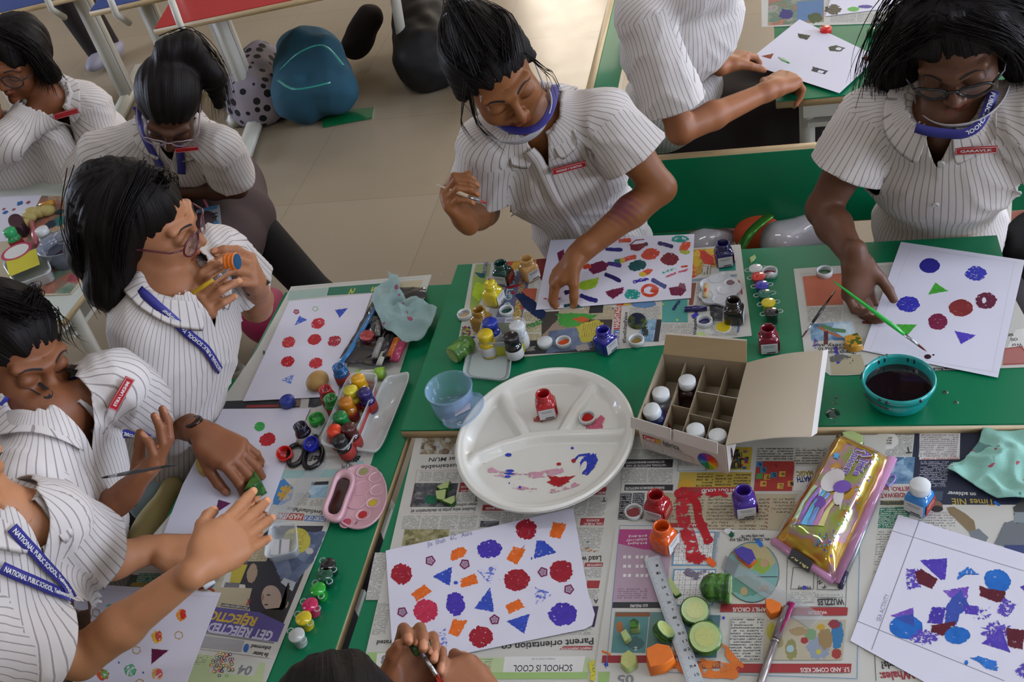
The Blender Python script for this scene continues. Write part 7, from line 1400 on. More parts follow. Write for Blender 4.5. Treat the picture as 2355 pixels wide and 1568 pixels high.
    def legs(s, P, m, name='skirt', vox=.008, k=.04):
        me, co = grow([rc(a_, b_, ra, rb, k) for a_, b_, ra, rb in P], vox); return mesh_obj(me, name, m, s.t)
    def mask(s, m, z0=-.100, w_=.030, y=.0, nm='face_mask'):
        a = MB(); rows = []
        for j in range(5):
            v = j / 4; rows.append([s.hp(.073 * math.sin(t) * (1 - .12 * v), .022 + .080 * math.cos(t) - .012 * v + y, z0 + w_ * (1 - v) * (1 - .2 * abs(math.sin(t))) - .004) for t in np.linspace(-1.45, 1.45, 22)])
        V = [p for r in rows for p in r]; a.mesh(V, [(i * 22 + k, i * 22 + k + 1, (i + 1) * 22 + k + 1, (i + 1) * 22 + k) for i in range(4) for k in range(21)], m)
        for x in (-1, 1): a.tube([s.hp(x * .069, .028, z0 + .01), s.hp(x * .076, -.005, z0 + .05), s.hp(x * .078, -.018, z0 + .09)], .0014, m, 5)
        o = a.build(nm, s.t); md = o.modifiers.new('t', 'SOLIDIFY'); md.thickness = .002
# ================================================================= people
def hd(d, n, side, curl=(.35, .5, .3), thumb=(.8, .3, .3, .3), s=.9, spread=.10): return dict(d=np.array(d, float), n=np.array(n, float), side=side, curl=curl, thumb=thumb, s=s, spread=spread)
LT = 'NATIONAL PUBLIC SCHOOL, Yeshwanthpur'
TRI = dict(m=None)
# --- the bending girl in the middle
H = at(1132, 158, 1.17); M = view_frame(H, 28, 48, 4, 0)
SL = at(1390, 268, 1.02); SR = at(1122, 335, 1.00); N = at(1232, 268, 1.04)
WL = at(1330, 585, .815); EL_ = at(1518, 432, .88); WR = at(1068, 505, .93); ER = at(1110, 500, .80) + np.array([0, .02, 0]); PV = np.array([-.40, 1.86, .52])
p = Person('bending student with tied-back hair dabbing the crowded drawing, brush in her other hand', H, M, N, SL, SR, PV, EL_, ER, WL, WR,
    hd(at(1262, 665, .76) - WL, (0, -.25, -1), 1, ((.5, .7, .4), (.55, .75, .4), (.6, .8, .4), (.6, .8, .5)), (.5, .7, .4, .3), .92),
    hd(at(1030, 455, .985) - WR, (.75, .2, -.1), 1, ((1.0, 1.1, .5), (1.1, 1.1, .5), (1.2, 1.1, .5), (1.2, 1.1, .5)), (.35, .9, .3, .2), .85), skin='80502c', vox=.003, T=(-.1, -1, -.2))
p.stain(at(1430, 475, .88), .03, '5a1c40', .7)
p.shirt(seed=2, sleeve=.55); p.hair(extra=[((0, -.05, .05), (0, -.08, .06), .03, .035), ((.045, 0, .05), (.072, .01, -.01), .02, .010), ((-.045, 0, .05), (-.072, .01, -.01), .02, .010)])
p.strands([(((-.055, .06, .06), (-.07, .07, .01), (-.073, .06, -.05), (-.055, .08, -.12)), 10, .0035), (((.06, .05, .05), (.078, .055, -.01), (.085, .05, -.04), (.08, .07, -.07)), 6, .004), (((-.05, .05, .07), (-.085, .06, .02), (-.10, .05, -.03), (-.095, .08, -.06)), 4, .003), (((.0, .05, .10), (0, -.01, .118), (0, -.07, .115), (0, -.11, .08)), 160, (.022, .008)), (((.03, .07, .08), (.052, 0, .093), (.03, -.07, .085), (0, -.11, .06)), 90, (.010, .006)), (((-.03, .07, .08), (-.052, 0, .093), (-.03, -.07, .085), (0, -.11, .06)), 90, (.010, .006))], r=.0008)
a = MB(); a.tube([p.hp(-.03, -.065, .108), p.hp(.01, -.055, .124), p.hp(.045, -.055, .108)], [.003, .0045, .003], mat('hair_clip_metal', '8a8c90', .2, metal=.8), 8, flat=.5); a.build('hair_clip', p.t)
W3 = cr([at(1140, 278, 1.085), at(1180, 299, 1.078), at(1222, 298, 1.08), at(1253, 276, 1.085), at(1270, 240, 1.09), at(1277, 196, 1.09)], 5); a = MB(); a.tube(W3, .0072, m_lan, 12, flat=.16, up=(0, -.6, .75)); a.build('lanyard', p.t); p.mask(mat('grey_mask_lining', 'a8a6a8', .7), -.098, .032, .014)
p.ribbon([(1216, 345), (1238, 373), (1274, 453), (1318, 517), (1335, 560)], .026, m_shirt, 'placket', .0025); p.badge(1268, 381, 1342, 363, 19, 'MANASI V KARTHA'); p.buttons([(1238, 373), (1274, 453), (1318, 517)])
p.legs([(PV, PV + [.12, -.3, -.02], .11, .08), (PV, PV + [-.1, -.28, -.02], .11, .08), (PV + [.12, -.3, -.02], PV + [.12, -.3, -.4], .07, .05), (PV + [-.1, -.28, -.02], PV + [-.1, -.3, -.4], .07, .05)], m_dark, 'trousers')
brush('paintbrush', 'cream handled paintbrush with a red and blue tip held by the bending student', at(1121, 468, 1.0), None, at(1005, 425, 1.0), .003, mat('cream_lacquer', 'b0a088', .4), 'a02a1c', fer=.03)
# --- the girl in black glasses at the right
H = at(2204, 84, 1.15); M = view_frame(H, 11, 52, -14, 0)
SL = at(2345, 262, 1.02); SR = at(2010, 268, 1.0); N = at(2172, 250, 1.04); PV = np.array([.30, 1.80, .52])
ER = at(1893, 480, .85); WR = at(1968, 598, .83); EL_ = at(2420, 400, .85); WL = at(2440, 520, .78)
p = Person('student in black glasses and loose hair painting with a green brush at the right', H, M, N, SL, SR, PV, EL_, ER, WL, WR, None,
    hd(at(1975, 680, .765) - WR, (.35, -.5, -.75), -1, ((.35, .75, .4), (.5, .8, .4), (.6, .9, .4), (.7, .9, .5)), (.45, .5, .3, .3), .92), skin='5e3e2c', vox=.003, T=(0, -1, -.2))
p.shirt(seed=5, sleeve=.55, sh=1) if False else p.shirt(seed=5, sleeve=.56)
p.hair(extra=[((-.05, .0, .05), (-.10, .0, -.06), .035, .04), ((-.10, .0, -.06), (-.115, .02, -.13), .04, .028), ((.05, .0, .05), (.088, .0, -.06), .035, .034), ((.088, .0, -.06), (.09, .01, -.12), .034, .024), ((0, -.07, 0), (0, -.10, -.09), .06, .05), ((-.04, -.06, 0), (-.08, -.06, -.10), .05, .04), ((.04, -.06, 0), (.07, -.06, -.10), .05, .04), ((0, .04, .1), (-.05, .05, .06), .02, .02)], down=True)
p.strands([(((-.02, .05, .10), (-.08, .05, .05), (-.12, .03, -.05), (-.12, .04, -.16)), 170, .014), (((.0, .04, .11), (.075, .05, .06), (.10, .03, -.05), (.10, .04, -.15)), 130, .011), (((0, -.02, .115), (-.08, -.02, .07), (-.14, -.0, -.04), (-.16, .02, -.13)), 110, .014), (((0, .0, .115), (.09, -.01, .06), (.12, -.02, -.04), (.12, .01, -.15)), 90, .013)], r=.0007)
p.glasses(m_bk, .023, .014, y=.101, z=-.010, thick=.0022); p.mask(mat('grey_mask_lining', 'a8a6a8', .7), -.094, .034, .022)
p.ribbon([(2112, 290), (2150, 300), (2205, 303), (2240, 290), (2262, 255), (2280, 220)], .016, m_lan, 'lanyard', .008, 'PUBLIC SCHOOL', rev=True)
p.ribbon([(2200, 262), (2222, 262), (2246, 285), (2232, 302), (2222, 285), (2235, 258), (2256, 250)], .012, m_lan, 'lanyard_knot', .014)
p.ribbon([(2166, 335), (2165, 373), (2152, 468), (2146, 535)], .026, m_shirt, 'placket', .0025); p.badge(2197, 349, 2294, 344, 20, 'GARAVI.K'); p.buttons([(2165, 373), (2152, 468)])
p.legs([(PV, PV + [.12, -.3, -.02], .11, .08), (PV, PV + [-.1, -.28, -.02], .11, .08), (PV + [.12, -.3, -.02], PV + [.12, -.3, -.4], .07, .05), (PV + [-.1, -.28, -.02], PV + [-.1, -.3, -.4], .07, .05)], m_dark, 'trousers')
# --- the girl in maroon glasses at the left
H = at(322, 508, 1.12); M = view_frame(H, 18, 34, 62, 8)
SR = at(330, 745, .98); SL = at(500, 585, .98); N = at(405, 650, 1.02); PV = np.array([-1.20, 1.18, .52])
ER = at(450, 905, .76); WR = at(460, 715, .95); EL_ = at(590, 705, .80); WL = at(588, 655, .92)
p = Person('student in maroon glasses painting a vegetable piece held up in her fingers', H, M, N, SL, SR, PV, EL_, ER, WL, WR,
    hd(at(565, 590, 1.02) - WL, (-.7, -.3, .1), -1, ((.5, .7, .4), (.6, .8, .4), (.7, .8, .4), (.8, .8, .5)), (.5, .6, .3, .3), .92),
    hd(at(482, 640, 1.06) - WR, (.6, .6, .1), 1, ((.5, .8, .4), (.6, .9, .4), (.8, .9, .4), (.9, 1.0, .5)), (.5, .7, .3, .3), .92), skin='9c6a4a', vox=.003, T=(1, -.1, 0))
p.shirt(seed=8, sleeve=.5)
p.hair(extra=[((0, -.05, .04), (0, -.08, -.08), .06, .055), ((-.05, -.03, .02), (-.07, -.04, -.10), .045, .04), ((.05, -.03, .02), (.07, -.03, -.10), .045, .035), ((-.07, -.04, -.10), (-.06, -.03, -.145), .04, .025), ((0, -.08, -.08), (0, -.07, -.14), .05, .03)], down=True)
p.strands([(((0, .02, .11), (-.075, .0, .06), (-.09, -.02, -.06), (-.085, -.02, -.18)), 150, (.012, .009)), (((0, -.05, .10), (-.06, -.08, .02), (-.065, -.075, -.08), (-.06, -.05, -.16)), 130, (.014, .010)), (((0, .05, .1), (.07, .03, .05), (.09, .02, -.05), (.085, .04, -.14)), 80, .010)], r=.0009)
p.glasses(plastic('plastic_maroon', '4a1020'), .024, .020, y=.103, z=-.010, thick=.0018)
a = MB(); a.ball(p.hp(-.078, .002, -.038), .0035, mat('gold_stud', 'b08a30', .2, metal=1), 8); a.build('ear_stud', p.t)
p.ribbon([(325, 668), (360, 700), (395, 730), (430, 765), (470, 800), (500, 850)], .015, m_lan, 'lanyard', .005, LT, rev=True); p.badge(502, 700, 512, 605, 12, '')
p.legs([(PV, PV + [.25, .1, -.02], .12, .09), (PV, PV + [.25, -.1, -.02], .12, .09), (PV + [.25, .1, -.02], PV + [.27, .1, -.42], .08, .05), (PV + [.25, -.1, -.02], PV + [.27, -.1, -.42], .08, .05)], m_legg, 'skirt')
a = MB(); a.tube([WL + q for q in ([.0, -.026, 0], [.026, 0, .004], [0, .026, 0], [-.026, 0, -.004], [0, -.026, 0])], .005, m_bk, 8, flat=.5); a.build('wristband', p.t)
brush('paintbrush', 'yellow handled paintbrush held up by the student in maroon glasses', at(528, 618, 1.05), None, at(397, 705, 1.0), .0028, plastic('plastic_brush_yellow', 'b08c10'), '7a7e84')
P0 = at(530, 602, 1.05); cyl_veg('carrot_stamp', 'orange carrot disc painted blue held up by the student in maroon glasses', P0 + [.012, 0, .0], P0 - [.006, .0, 0], .014, m_car, paintmat('1c4a6a'), None)
# --- the student with the black mask and wristwatch
H = at(24, 800, 1.06); M = view_frame(H, 6, 38, 34, 0)
SL = at(262, 880, .97); SR = at(60, 1110, .97); N = at(100, 935, .995); PV = np.array([-1.22, .80, .52])
EL_ = at(395, 960, .87); WL = at(470, 1000, .80); ER = at(195, 1200, .80); WR = at(285, 1140, .88)
EL_ = dist(365, 950, WL, .19, True)
p = Person('student with a patterned black chin mask and wristwatch stamping with a cut vegetable', H, M, N, SL, SR, PV, EL_, ER, WL, WR,
    hd(at(545, 1050, .775) - WL, (.1, -.1, -1), -1, ((.45, .6, .4), (.5, .65, .4), (.5, .7, .4), (.5, .7, .5)), (.5, .6, .4, .3), 1.0),
    hd(at(335, 1085, .90) - WR, (.3, .5, .5), -1, ((.3, .5, .3), (.3, .5, .3), (.35, .5, .3), (.4, .6, .4)), (.5, .7, .3, .3), .95), skin='784a2e', vox=.003, T=(1, -.1, 0))
p.shirt(seed=11, sleeve=.62)
p.hair(extra=[((0, -.05, .04), (-.02, -.09, .0), .05, .05), ((.04, 0, .05), (.07, .01, -.01), .02, .014), ((-.05, .0, .05), (-.075, -.01, -.03), .02, .02)])
p.strands([(((0, .04, .10), (.05, .0, .09), (.07, -.05, .05), (.06, -.10, 0)), 140, (.012, .008)), (((.03, .05, .09), (.07, .02, .04), (.09, .0, -.02), (.11, -.01, -.05)), 30, .012), (((0, .04, .1), (-.03, -.02, .11), (-.04, -.08, .07), (-.03, -.11, .02)), 120, (.015, .008))], r=.0008)
p.mask(mat('black_mask_print', '17181a', .7, var=.5, vscale=90), -.092, .034)
p.ribbon([(160, 862), (200, 905), (250, 950), (300, 985), (338, 995)], .015, m_lan, 'lanyard', .006, LT); p.ribbon([(5, 920), (60, 948), (130, 975), (200, 990), (270, 995), (330, 990)], .015, m_lan, 'lanyard', .006, LT, rev=True)
p.badge(246, 935, 290, 872, 22, 'ETIKA LAKSHMI')
p.legs([(PV, PV + [.28, .1, -.02], .12, .09), (PV, PV + [.28, -.1, -.02], .12, .09), (PV + [.28, .1, -.02], PV + [.3, .1, -.42], .08, .05), (PV + [.28, -.1, -.02], PV + [.3, -.1, -.42], .08, .05)], m_legg, 'skirt')
ax = unit(EL_ - WL); wc = WL + ax * .012; u = unit(np.cross(ax, [0, 0, 1.])); v = np.cross(ax, u); a = MB()
band = [wc + .0235 * math.cos(q) * u + .0215 * math.sin(q) * v for q in np.linspace(0, 2 * PI, 26)]; a.tube(band, .007, m_bk, 8, flat=.35, up=band[0] - wc)
tv = v if v[2] > 0 else -v; M4 = Matrix([[u[0], ax[0], tv[0], 0], [u[1], ax[1], tv[1], 0], [u[2], ax[2], tv[2], 0], [0, 0, 0, 1]]); a.lathe([(.0001, .029), (.014, .029), (.0155, .027), (.0155, .021), (.0001, .021)], mat('watch_case', '3a2c28', .15, metal=.8), 24, Matrix.Translation(V3(wc)) @ M4)
tag(a.build('wristwatch', p.t))
brush('paintbrush', 'black paintbrush with a dark tip held out by the student with the mask', at(232, 1099, .93), None, at(405, 1068, .96), .0026, mat('lacquer_black', '101012', .2), '101418')
P0 = at(575, 1108, TZ + .022); prism('stamped_vegetable', 'dark green wedge pressed on the paper by the wristwatch hand', [(560, 1128), (598, 1106), (586, 1080)], TZ + .0045, .03, m_cs, m_cs)

# --- the student at the lower left reaching over
H = at(-165, 1050, 1.12); M = view_frame(H, 0, 40, 50, 0); N = at(-15, 1165, 1.03); SL = at(118, 1195, .97); SR = at(-80, 1468, .96); PV = np.array([-1.12, .42, .52])
WL = at(362, 1262, .765); EL_ = at(205, 1300, .80); WR = at(465, 1300, .90); ER = dist(185, 1512, WR, .225, True)
p = Person('student at the lower left reaching a bare forearm across the rainbow dab drawing', H, M, N, SL, SR, PV, EL_, ER, WL, WR,
    hd(at(440, 1268, .75) - WL, (.3, 0, -1), -1, ((.5, .9, .5), (.6, .9, .5), (.7, 1., .5), (.8, 1., .5)), (.5, .5, .3, .3), .92),
    hd(at(600, 1185, .865) - WR, WR - CC, 1, ((.1, .1, .1), (.15, .12, .1), (.2, .15, .1), (.25, .2, .1)), (.55, .3, .4, .3), 1.0, .08), skin='a87450', vox=.003, T=(1, .1, 0))
p.shirt(seed=14, sleeve=.66, flare=.02); p.hair(); p.mask(mat('white_mask', 'b4b2ae', .7), -.095, .05)
p.ribbon([(25, 1215), (60, 1255), (100, 1300), (140, 1345), (162, 1380)], .015, m_lan, 'lanyard', .005, LT); p.ribbon([(0, 1305), (50, 1328), (110, 1355), (162, 1382)], .015, m_lan, 'lanyard', .005, LT)
p.legs([(PV, PV + [.28, .1, -.02], .12, .09), (PV, PV + [.28, -.1, -.02], .12, .09), (PV + [.28, .1, -.02], PV + [.3, .1, -.42], .08, .05), (PV + [.28, -.1, -.02], PV + [.3, -.1, -.42], .08, .05)], m_legg, 'skirt')
# --- the student whose hair and hands show at the near edge
H = at(772, 1690, .96); M = view_frame(H, 5, 60, 180, 0); N = H + [.0, -.06, -.16]; SL = N + [-.15, -.03, -.04]; SR = N + [.15, -.03, -.04]; PV = N + [0, -.14, -.38]
WL = at(935, 1620, .80); EL_ = dist(900, 1790, WL, .2); WR = at(1120, 1640, .80); ER = dist(1150, 1800, WR, .2)
p = Person('student at the near edge, dark hair and two hands with okra and brush', H, M, N, SL, SR, PV, EL_, ER, WL, WR,
    hd(at(960, 1500, .835) - WL, (.6, -.2, .9), -1, ((.7, .9, .5), (.8, 1., .5), (.9, 1., .5), (1.0, 1., .5)), (.5, .7, .5, .4), .92),
    hd(at(1060, 1570, .82) - WR, (-.4, .1, -1), -1, ((.9, 1., .5), (1., 1., .5), (1.1, 1., .5), (1.1, 1., .5)), (.5, .5, .4, .4), .9), skin='8a5a3c', vox=.003, T=(0, 1, 0))
p.shirt(seed=17); p.hair()
P0 = at(948, 1492, .872); cyl_veg('okra_stamp', 'green okra piece painted plum held at the near edge', P0, P0 + [.02, .012, .004], .0105, m_cs, paintmat('3a1020'), paintmat('3a1020'))
brush('paintbrush', 'red handled paintbrush touching the okra at the near edge', at(960, 1486, .885), None, at(1035, 1600, .86), .003, plastic('plastic_brush_red', 'b82a1c'), '5a5a60', fer=.026)
# --- the girl with the ponytail behind
H = at(388, 238, .98); M = view_frame(H, 6, 66, -6, 0); N = at(380, 330, .86) + np.array([0, .05, .02]); SL = at(500, 335, .83); SR = at(232, 350, .83); PV = at(450, 500, .46) + np.array([0, .12, 0]); 
WL = at(400, 440, .66); EL_ = at(545, 430, .64); WR = at(330, 470, .66); ER = at(190, 440, .66)
p = Person('student with a ponytail bowed over her lap on the far bench', H, M, N, SL, SR, PV, EL_, ER, WL, WR, hd((-.9, .1, -.2), (0, 0, -1), 1, s=.85), hd((.9, .1, -.2), (0, 0, -1), -1, s=.85), skin='4a2c1e', vox=.0042, T=(0, -1, -.3))
p.shirt(seed=20, sleeve=.62, vox=.008); p.hair(extra=[((0, -.06, .07), (0, -.10, .10), .03, .02), ((0, -.09, .10), (.045, -.11, .085), .028, .034), ((.045, -.11, .085), (.105, -.07, .03), .034, .026), ((.105, -.07, .03), (.12, -.02, -.03), .026, .012)])
p.strands([(((0, -.10, .10), (.05, -.13, .10), (.11, -.09, .04), (.13, -.02, -.05)), 90, .012)], r=.0012); p.glasses(mat('clear_pink_frame', '8a7478', .2, coat=.5), .024, .016)
p.ribbon([(315, 245), (330, 300), (355, 350), (372, 380)], .02, m_lan, 'lanyard', .006); p.ribbon([(413, 328), (416, 360), (418, 395)], .02, m_lan, 'lanyard', .006); p.badge(402, 347, 457, 341, 13, '')
K1_, K2_ = at(560, 500, .50), at(480, 610, .50); p.legs([(PV, K1_, .15, .09), (PV, K2_, .15, .10), (PV, lerp(K1_, K2_, .5), .15, .1)], m_skirt, 'skirt'); p.legs([(K1_ + [.0, 0, .02], K1_ + [.18, -.06, -.28], .06, .05), (K1_ + [.18, -.06, -.28], K1_ + [.22, -.06, -.46], .05, .045)], m_legg, 'leggings')
a = MB(); c = at(480, 500, .60); e1 = np.array([.06, .02, 0]); e2 = np.array([.025, -.065, -.02]); slab(a, [c - e1 * .5 - e2 * .5, c - e1 * .5 + e2 * .5, c + e1 * .5 + e2 * .5, c + e1 * .5 - e2 * .5], mat('id_card', 'a9b4bc', .3, coat=.5), None, .002); n_ = unit(np.cross(e2, e1)) * -.0; 
for f0, f1, m_ in ((-.48, -.3, flat('4a80b0')), (.3, .48, flat('4a80b0')), (-.1, -.04, blk), (.06, .12, blk)): a.face([c - e1 * .4 + e2 * f0 + [0, 0, .003], c - e1 * .4 + e2 * f1 + [0, 0, .003], c + e1 * .4 + e2 * f1 + [0, 0, .003], c + e1 * .4 + e2 * f0 + [0, 0, .003]], m_)
a.tube([c - e2 * .5, c - e2 * .5 + [-.03, .04, .03], at(435, 400, .72)], .004, plastic('plastic_pink_strap', 'a03a60'), 6); a.build('identity_card', p.t)
# --- the student with glasses at the far left
H = at(40, 130, 1.02); M = view_frame(H, 20, 35, -38, 0); N = at(110, 225, .90); SL = at(205, 240, .84); SR = at(10, 330, .86); PV = at(215, 400, .46) + np.array([0, .1, 0])
WL = at(165, 372, .68); EL_ = at(245, 390, .66); WR = at(-14, 262, .92); ER = at(-70, 380, .74)
p = Person('student in dark glasses and short hair at the far left', H, M, N, SL, SR, PV, EL_, ER, WL, WR, hd((-.8, -.1, .3), (0, 0, -1), 1, (.8, .9, .5), s=.85), hd((0, 0, 1), (0, 1, 0), 1, (.8, .9, .5), s=.85), skin='7c4c30', vox=.0042, T=(-.4, -1, -.2))
p.shirt(seed=23, sleeve=.7, vox=.008); p.hair(extra=[((.05, 0, .03), (.075, -.01, -.05), .03, .03), ((0, .05, .08), (.03, .07, .03), .02, .014)], down=True); p.glasses(m_bk, .026, .02)
p.strands([(((0, .03, .1), (.06, .03, .07), (.09, .03, 0), (.085, .02, -.06)), 120, .014)], r=.0013); p.ribbon([(65, 232), (80, 280), (105, 325), (130, 345)], .022, m_lan, 'lanyard', .006); p.ribbon([(128, 220), (127, 270), (132, 320), (138, 345)], .022, m_lan, 'lanyard', .006); p.badge(124, 270, 180, 254, 16, '')
p.legs([(PV, at(100, 420, .46), .12, .09), (PV, at(150, 470, .46), .12, .09)], m_dark, 'trousers')
# --- sleeve at the left picture edge
H = at(-90, 190, 1.0); N = H + [0, .03, -.16]; p = Person('student mostly outside the left edge, only a shirt sleeve showing', H, view_frame(H, 0, 30, 60, 0), N, N + [.13, .02, -.05], N + [-.13, 0, -.05], N + [-.02, .05, -.42], N + [.16, -.03, -.25], N + [-.15, 0, -.25], N + [.05, -.16, -.2], N + [-.1, -.15, -.25], skin='5a3826', vox=.006, T=(.5, -1, 0)); p.shirt(seed=25, vox=.009); p.hair()
# --- the student seen from behind at the top
N = at(1585, -60, 1.10); H = N + [.04, .08, .17]; M = view_frame(H, -10, 10, 110, 0); SL = at(1640, -40, 1.05); SR = at(1478, 30, 1.05); PV = at(1530, 330, .50) + np.array([.0, .04, 0])
ER = at(1565, 300, .80); WR = at(1775, 205, .785); WL = at(1665, 150, .785); EL_ = at(1600, 120, .80)
p = Person('student painting at the desk behind, head above the picture edge', H, M, N, SL, SR, PV, EL_, ER, WL, WR, hd(at(1740, 100, .76) - WL, (0, 0, -1), -1, s=.95), hd(at(1840, 170, .77) - WR, (0, .1, -1), 1, ((.7, .9, .5), (.8, .9, .5), (.8, .9, .5), (.9, .9, .5)), s=1.0), skin='8f5a38', vox=.0036, T=(1, .3, 0), sh=1.08)
p.shirt(seed=28, sleeve=.78, hem=.0, vox=.007, collar=False); p.hair(); p.stain(at(1808, 208, .80), .006, 'c85a14', 1)
p.legs([(PV, PV + [.36, -.02, .02], .13, .09), (PV, PV + [.36, .2, .02], .13, .09), (PV + [.36, -.02, .02], PV + [.4, 0, -.42], .09, .06), (PV + [.36, .2, .02], PV + [.4, .2, -.42], .09, .06)], m_dark, 'trousers')
# ================================================================= benches, desks and bags behind
bench('green bench with white-capped backrest behind the bending student', .0, 1.80, 1.06, .44)
bench('green bench seen end-on behind the student at the rear desk', -.30, 2.45, 1.0, .44, rz=PI / 2)
bench('bench under the students of the left desk', -1.22, .95, 1.3, .42, rz=PI / 2, back=False)
bench('red bench under the two students on the far left', -2.1, 2.25, .95, .36, rz=.15, mt=m_red, back=False)
c0 = at(1784, 233, .73); desk('green topped desk behind the bench at the top right', c0[0] + .52, c0[1] + .3, 1.04, .6, .73)
s = Sheet(.7312); s.paper([(1750, -40), (2120, -40), (2090, 52), (1752, 62)], m_news); s.org(1555, 0, K2); s.quad([(625, 0), (1000, -20), (1000, 150), (620, 175)], ph_smear); s.quad([(820, 10), (1000, 0), (990, 120), (815, 150)], flat('4a6f98')); s.txt(1050, 90, 1400, 150, m_txt, 2, 8, 0)
for (x, y, c) in ((745, 95, '241e6a'), (1060, 65, '2a2018'), (940, 120, '3a4a24')): s.oval(x, y, 50, 34, flat(c), .15)
s.done('newspaper', 'paint-smeared newspaper on the desk behind at the top right', 'newspaper')
s = Sheet(.733); s.org(1555, 0, K2); s.paper([(1010, 110), (1060, -60), (1640, -60), (1440, 55)], m_paper); s.oval(1070, 65, 50, 34, paint('dab_dark_olive', '2a2a18'), .15); s.oval(1200, 62, 40, 16, paint('tri_green', '3f9a32', .05), .1); s.oval(1280, 45, 50, 12, paint('disc_navy', '23207c', .02, 120), .1); s.done('drawing', 'drawing with dark dabs cut off by the top picture edge', 'drawing')
s = Sheet(.736); s.org(1555, 0, K2); s.paper([(835, 130), (1100, 255), (1370, 385), (1105, 630), (468, 425)], m_paper); dg = paint('dab_dark_green', '1c2c18', .12)
s.blob([(822, 225), (912, 240), (885, 270), (830, 255)], dg, .1); s.blob([(1032, 318), (1080, 305), (1145, 325), (1110, 350), (1040, 345)], dg, .1); s.oval(1100, 330, 20, 10, m_paper, .1); s.blob([(575, 380), (662, 360), (640, 400)], paint('dab_rust', '7a2a18', .05), .1); s.oval(1290, 395, 36, 12, paint('dab_rust', '7a2a18', .05), .1); s.blob([(925, 450), (1030, 480), (1005, 503), (915, 480)], paint('dab_ink', '14122a', .05), .08); s.blob([(965, 474), (1005, 482), (990, 496), (955, 488)], m_paper, .05)
s.done('drawing', 'white sheet with dark green and rust stamps on the desk behind', 'drawing')
cap('red cap on the green desk behind at the top right', 1899, 64, .73, None, plastic('plastic_red', 'c0140f'), .016, closed=True); cap('green cap on the green desk behind beside the black hair', 2007, 68, .73, None, plastic('plastic_0c6c30', '0c6c30'), .016, closed=True)
brush('paintbrush', 'thin green paintbrush held by the student at the desk behind', at(1790, 132, .745), None, at(1815, 145, .80), .003, plastic('plastic_brush_green', '1fa83a'), '6a2418')
# classroom desks further back
def odesk(label, x, y, w_, d_, z, rz, m):
    t = thing('classroom_desk', label, 'desk', (x, y, 0), rz, None, local=True); a = MB(); a.box((0, 0, z - .012), (w_, d_, .022), m_edge, bev=.002); a.build('edge_band', t); a = MB(); a.box((0, 0, z), (w_ - .01, d_ - .01, .003), m); a.build('desktop', t)
    for sx in (-1, 1):
        a = MB(); X = sx * (w_ / 2 - .12); a.box((X, 0, z / 2), (.05, .11, z - .05), m_metal, bev=.006); a.box((X + .026, 0, z / 2), (.004, .03, z - .1), m_lgrey); a.build('leg', t); a = MB(); a.box((X, 0, .03), (.06, d_, .05), m_metal, bev=.01); a.build('foot', t)
        a = MB(); a.tube([(X, -d_ / 2 - .02, z + .1), (X, -d_ / 2 - .04, z - .02), (X, -d_ / 2 + .04, z - .09)], .014, m_metal, 8); a.build('bracket', t)
    return t
odesk('red topped desk at the top left above the backpacks', -1.70, 3.80, 1.25, .8, .62, .20, m_red); u1, u2 = at(110, 30, .62), at(335, 26, .62); odesk('blue topped desk at the top left corner', u1[0] - .38, u1[1] + .36, .75, .6, .62, .25, m_blue); odesk('blue topped desk between the corner and the red one', u2[0] - .12, u2[1] + .42, .5, .6, .62, .22, m_blue)
p = at(905, 100, .3); a = MB(); a.tube([at(908, -10, .42), at(938, 172, .01)], .022, m_metal, 8); a.ball(at(938, 172, .022), .028, m_metal, 8); tag(a.build('desk_post'), 'ivory slanted post beside the black bag at the top', 'post')
# bags
def bag(name, label, pts, k, m, cat='bag', vox=.010, nz=.01, extra=()):
    t = thing(name, label, cat, (pts[0][0][0], pts[0][0][1], 0)); me, co = grow([rc(np.array(a_), np.array(b_), ra, rb, k) for a_, b_, ra, rb in pts], vox); nr_ = np.zeros(len(co) * 3); me.vertices.foreach_get('normal', nr_); d = np.array([noise.noise(Vector(c * 14)) for c in co]) * nz; co2 = co + nr_.reshape(-1, 3) * d[:, None]; co2[:, 2] = np.maximum(co2[:, 2], .004); me.vertices.foreach_set('co', co2.ravel()); me.update(); mesh_obj(me, 'bag_body', m, t)
    for nm, path, r, mm in extra: a = MB(); a.tube(cr(path, 5), r, mm, 8, flat=.5); a.build(nm, t)
    return t
m_bp = mat('teal_blue_canvas', '1d4a5c', .85, var=.12, vscale=10, bump=.4, bscale=120); m_pol = mat('polka_fabric', '8c8490', .8); nt, N, L, b = nodes_of(m_pol); tc = N.new('ShaderNodeTexCoord'); vo = N.new('ShaderNodeTexVoronoi'); vo.inputs['Scale'].default_value = 22; vo.inputs['Randomness'].default_value = .35; L.new(tc.outputs['Object'], vo.inputs['Vector'])
L.new(mixc(nt, mathn(nt, 'LESS_THAN', vo.outputs['Distance'], .36), mixc(nt, noisen(nt, tc.outputs['Object'], 5), lin('a89a90'), lin('6f6f8c')), lin('141416')), b.inputs['Base Color'])
q0, q1 = at(692, 215, .12), at(690, 118, .22); q2 = at(765, 205, .12)
bag('backpack', 'teal blue backpack lying on the tiles beside the spotted bag', [(q0, q1, .125, .10), (q2, q1 + [.1, 0, 0], .11, .085), (at(690, 100, .28), at(750, 110, .26), .06, .06)], .05, m_bp, 'backpack', extra=[('zip', [at(640, 185, .27), at(680, 205, .30), at(760, 190, .29)], .006, plastic('plastic_teal_zip', '1a8a7c')), ('zip', [at(645, 160, .28), at(690, 120, .36), at(745, 105, .36), at(790, 150, .3)], .006, plastic('plastic_teal_zip', '1a8a7c')), ('strap', [at(650, 265, .02), at(690, 272, .02), at(735, 262, .04)], .012, m_bp)])
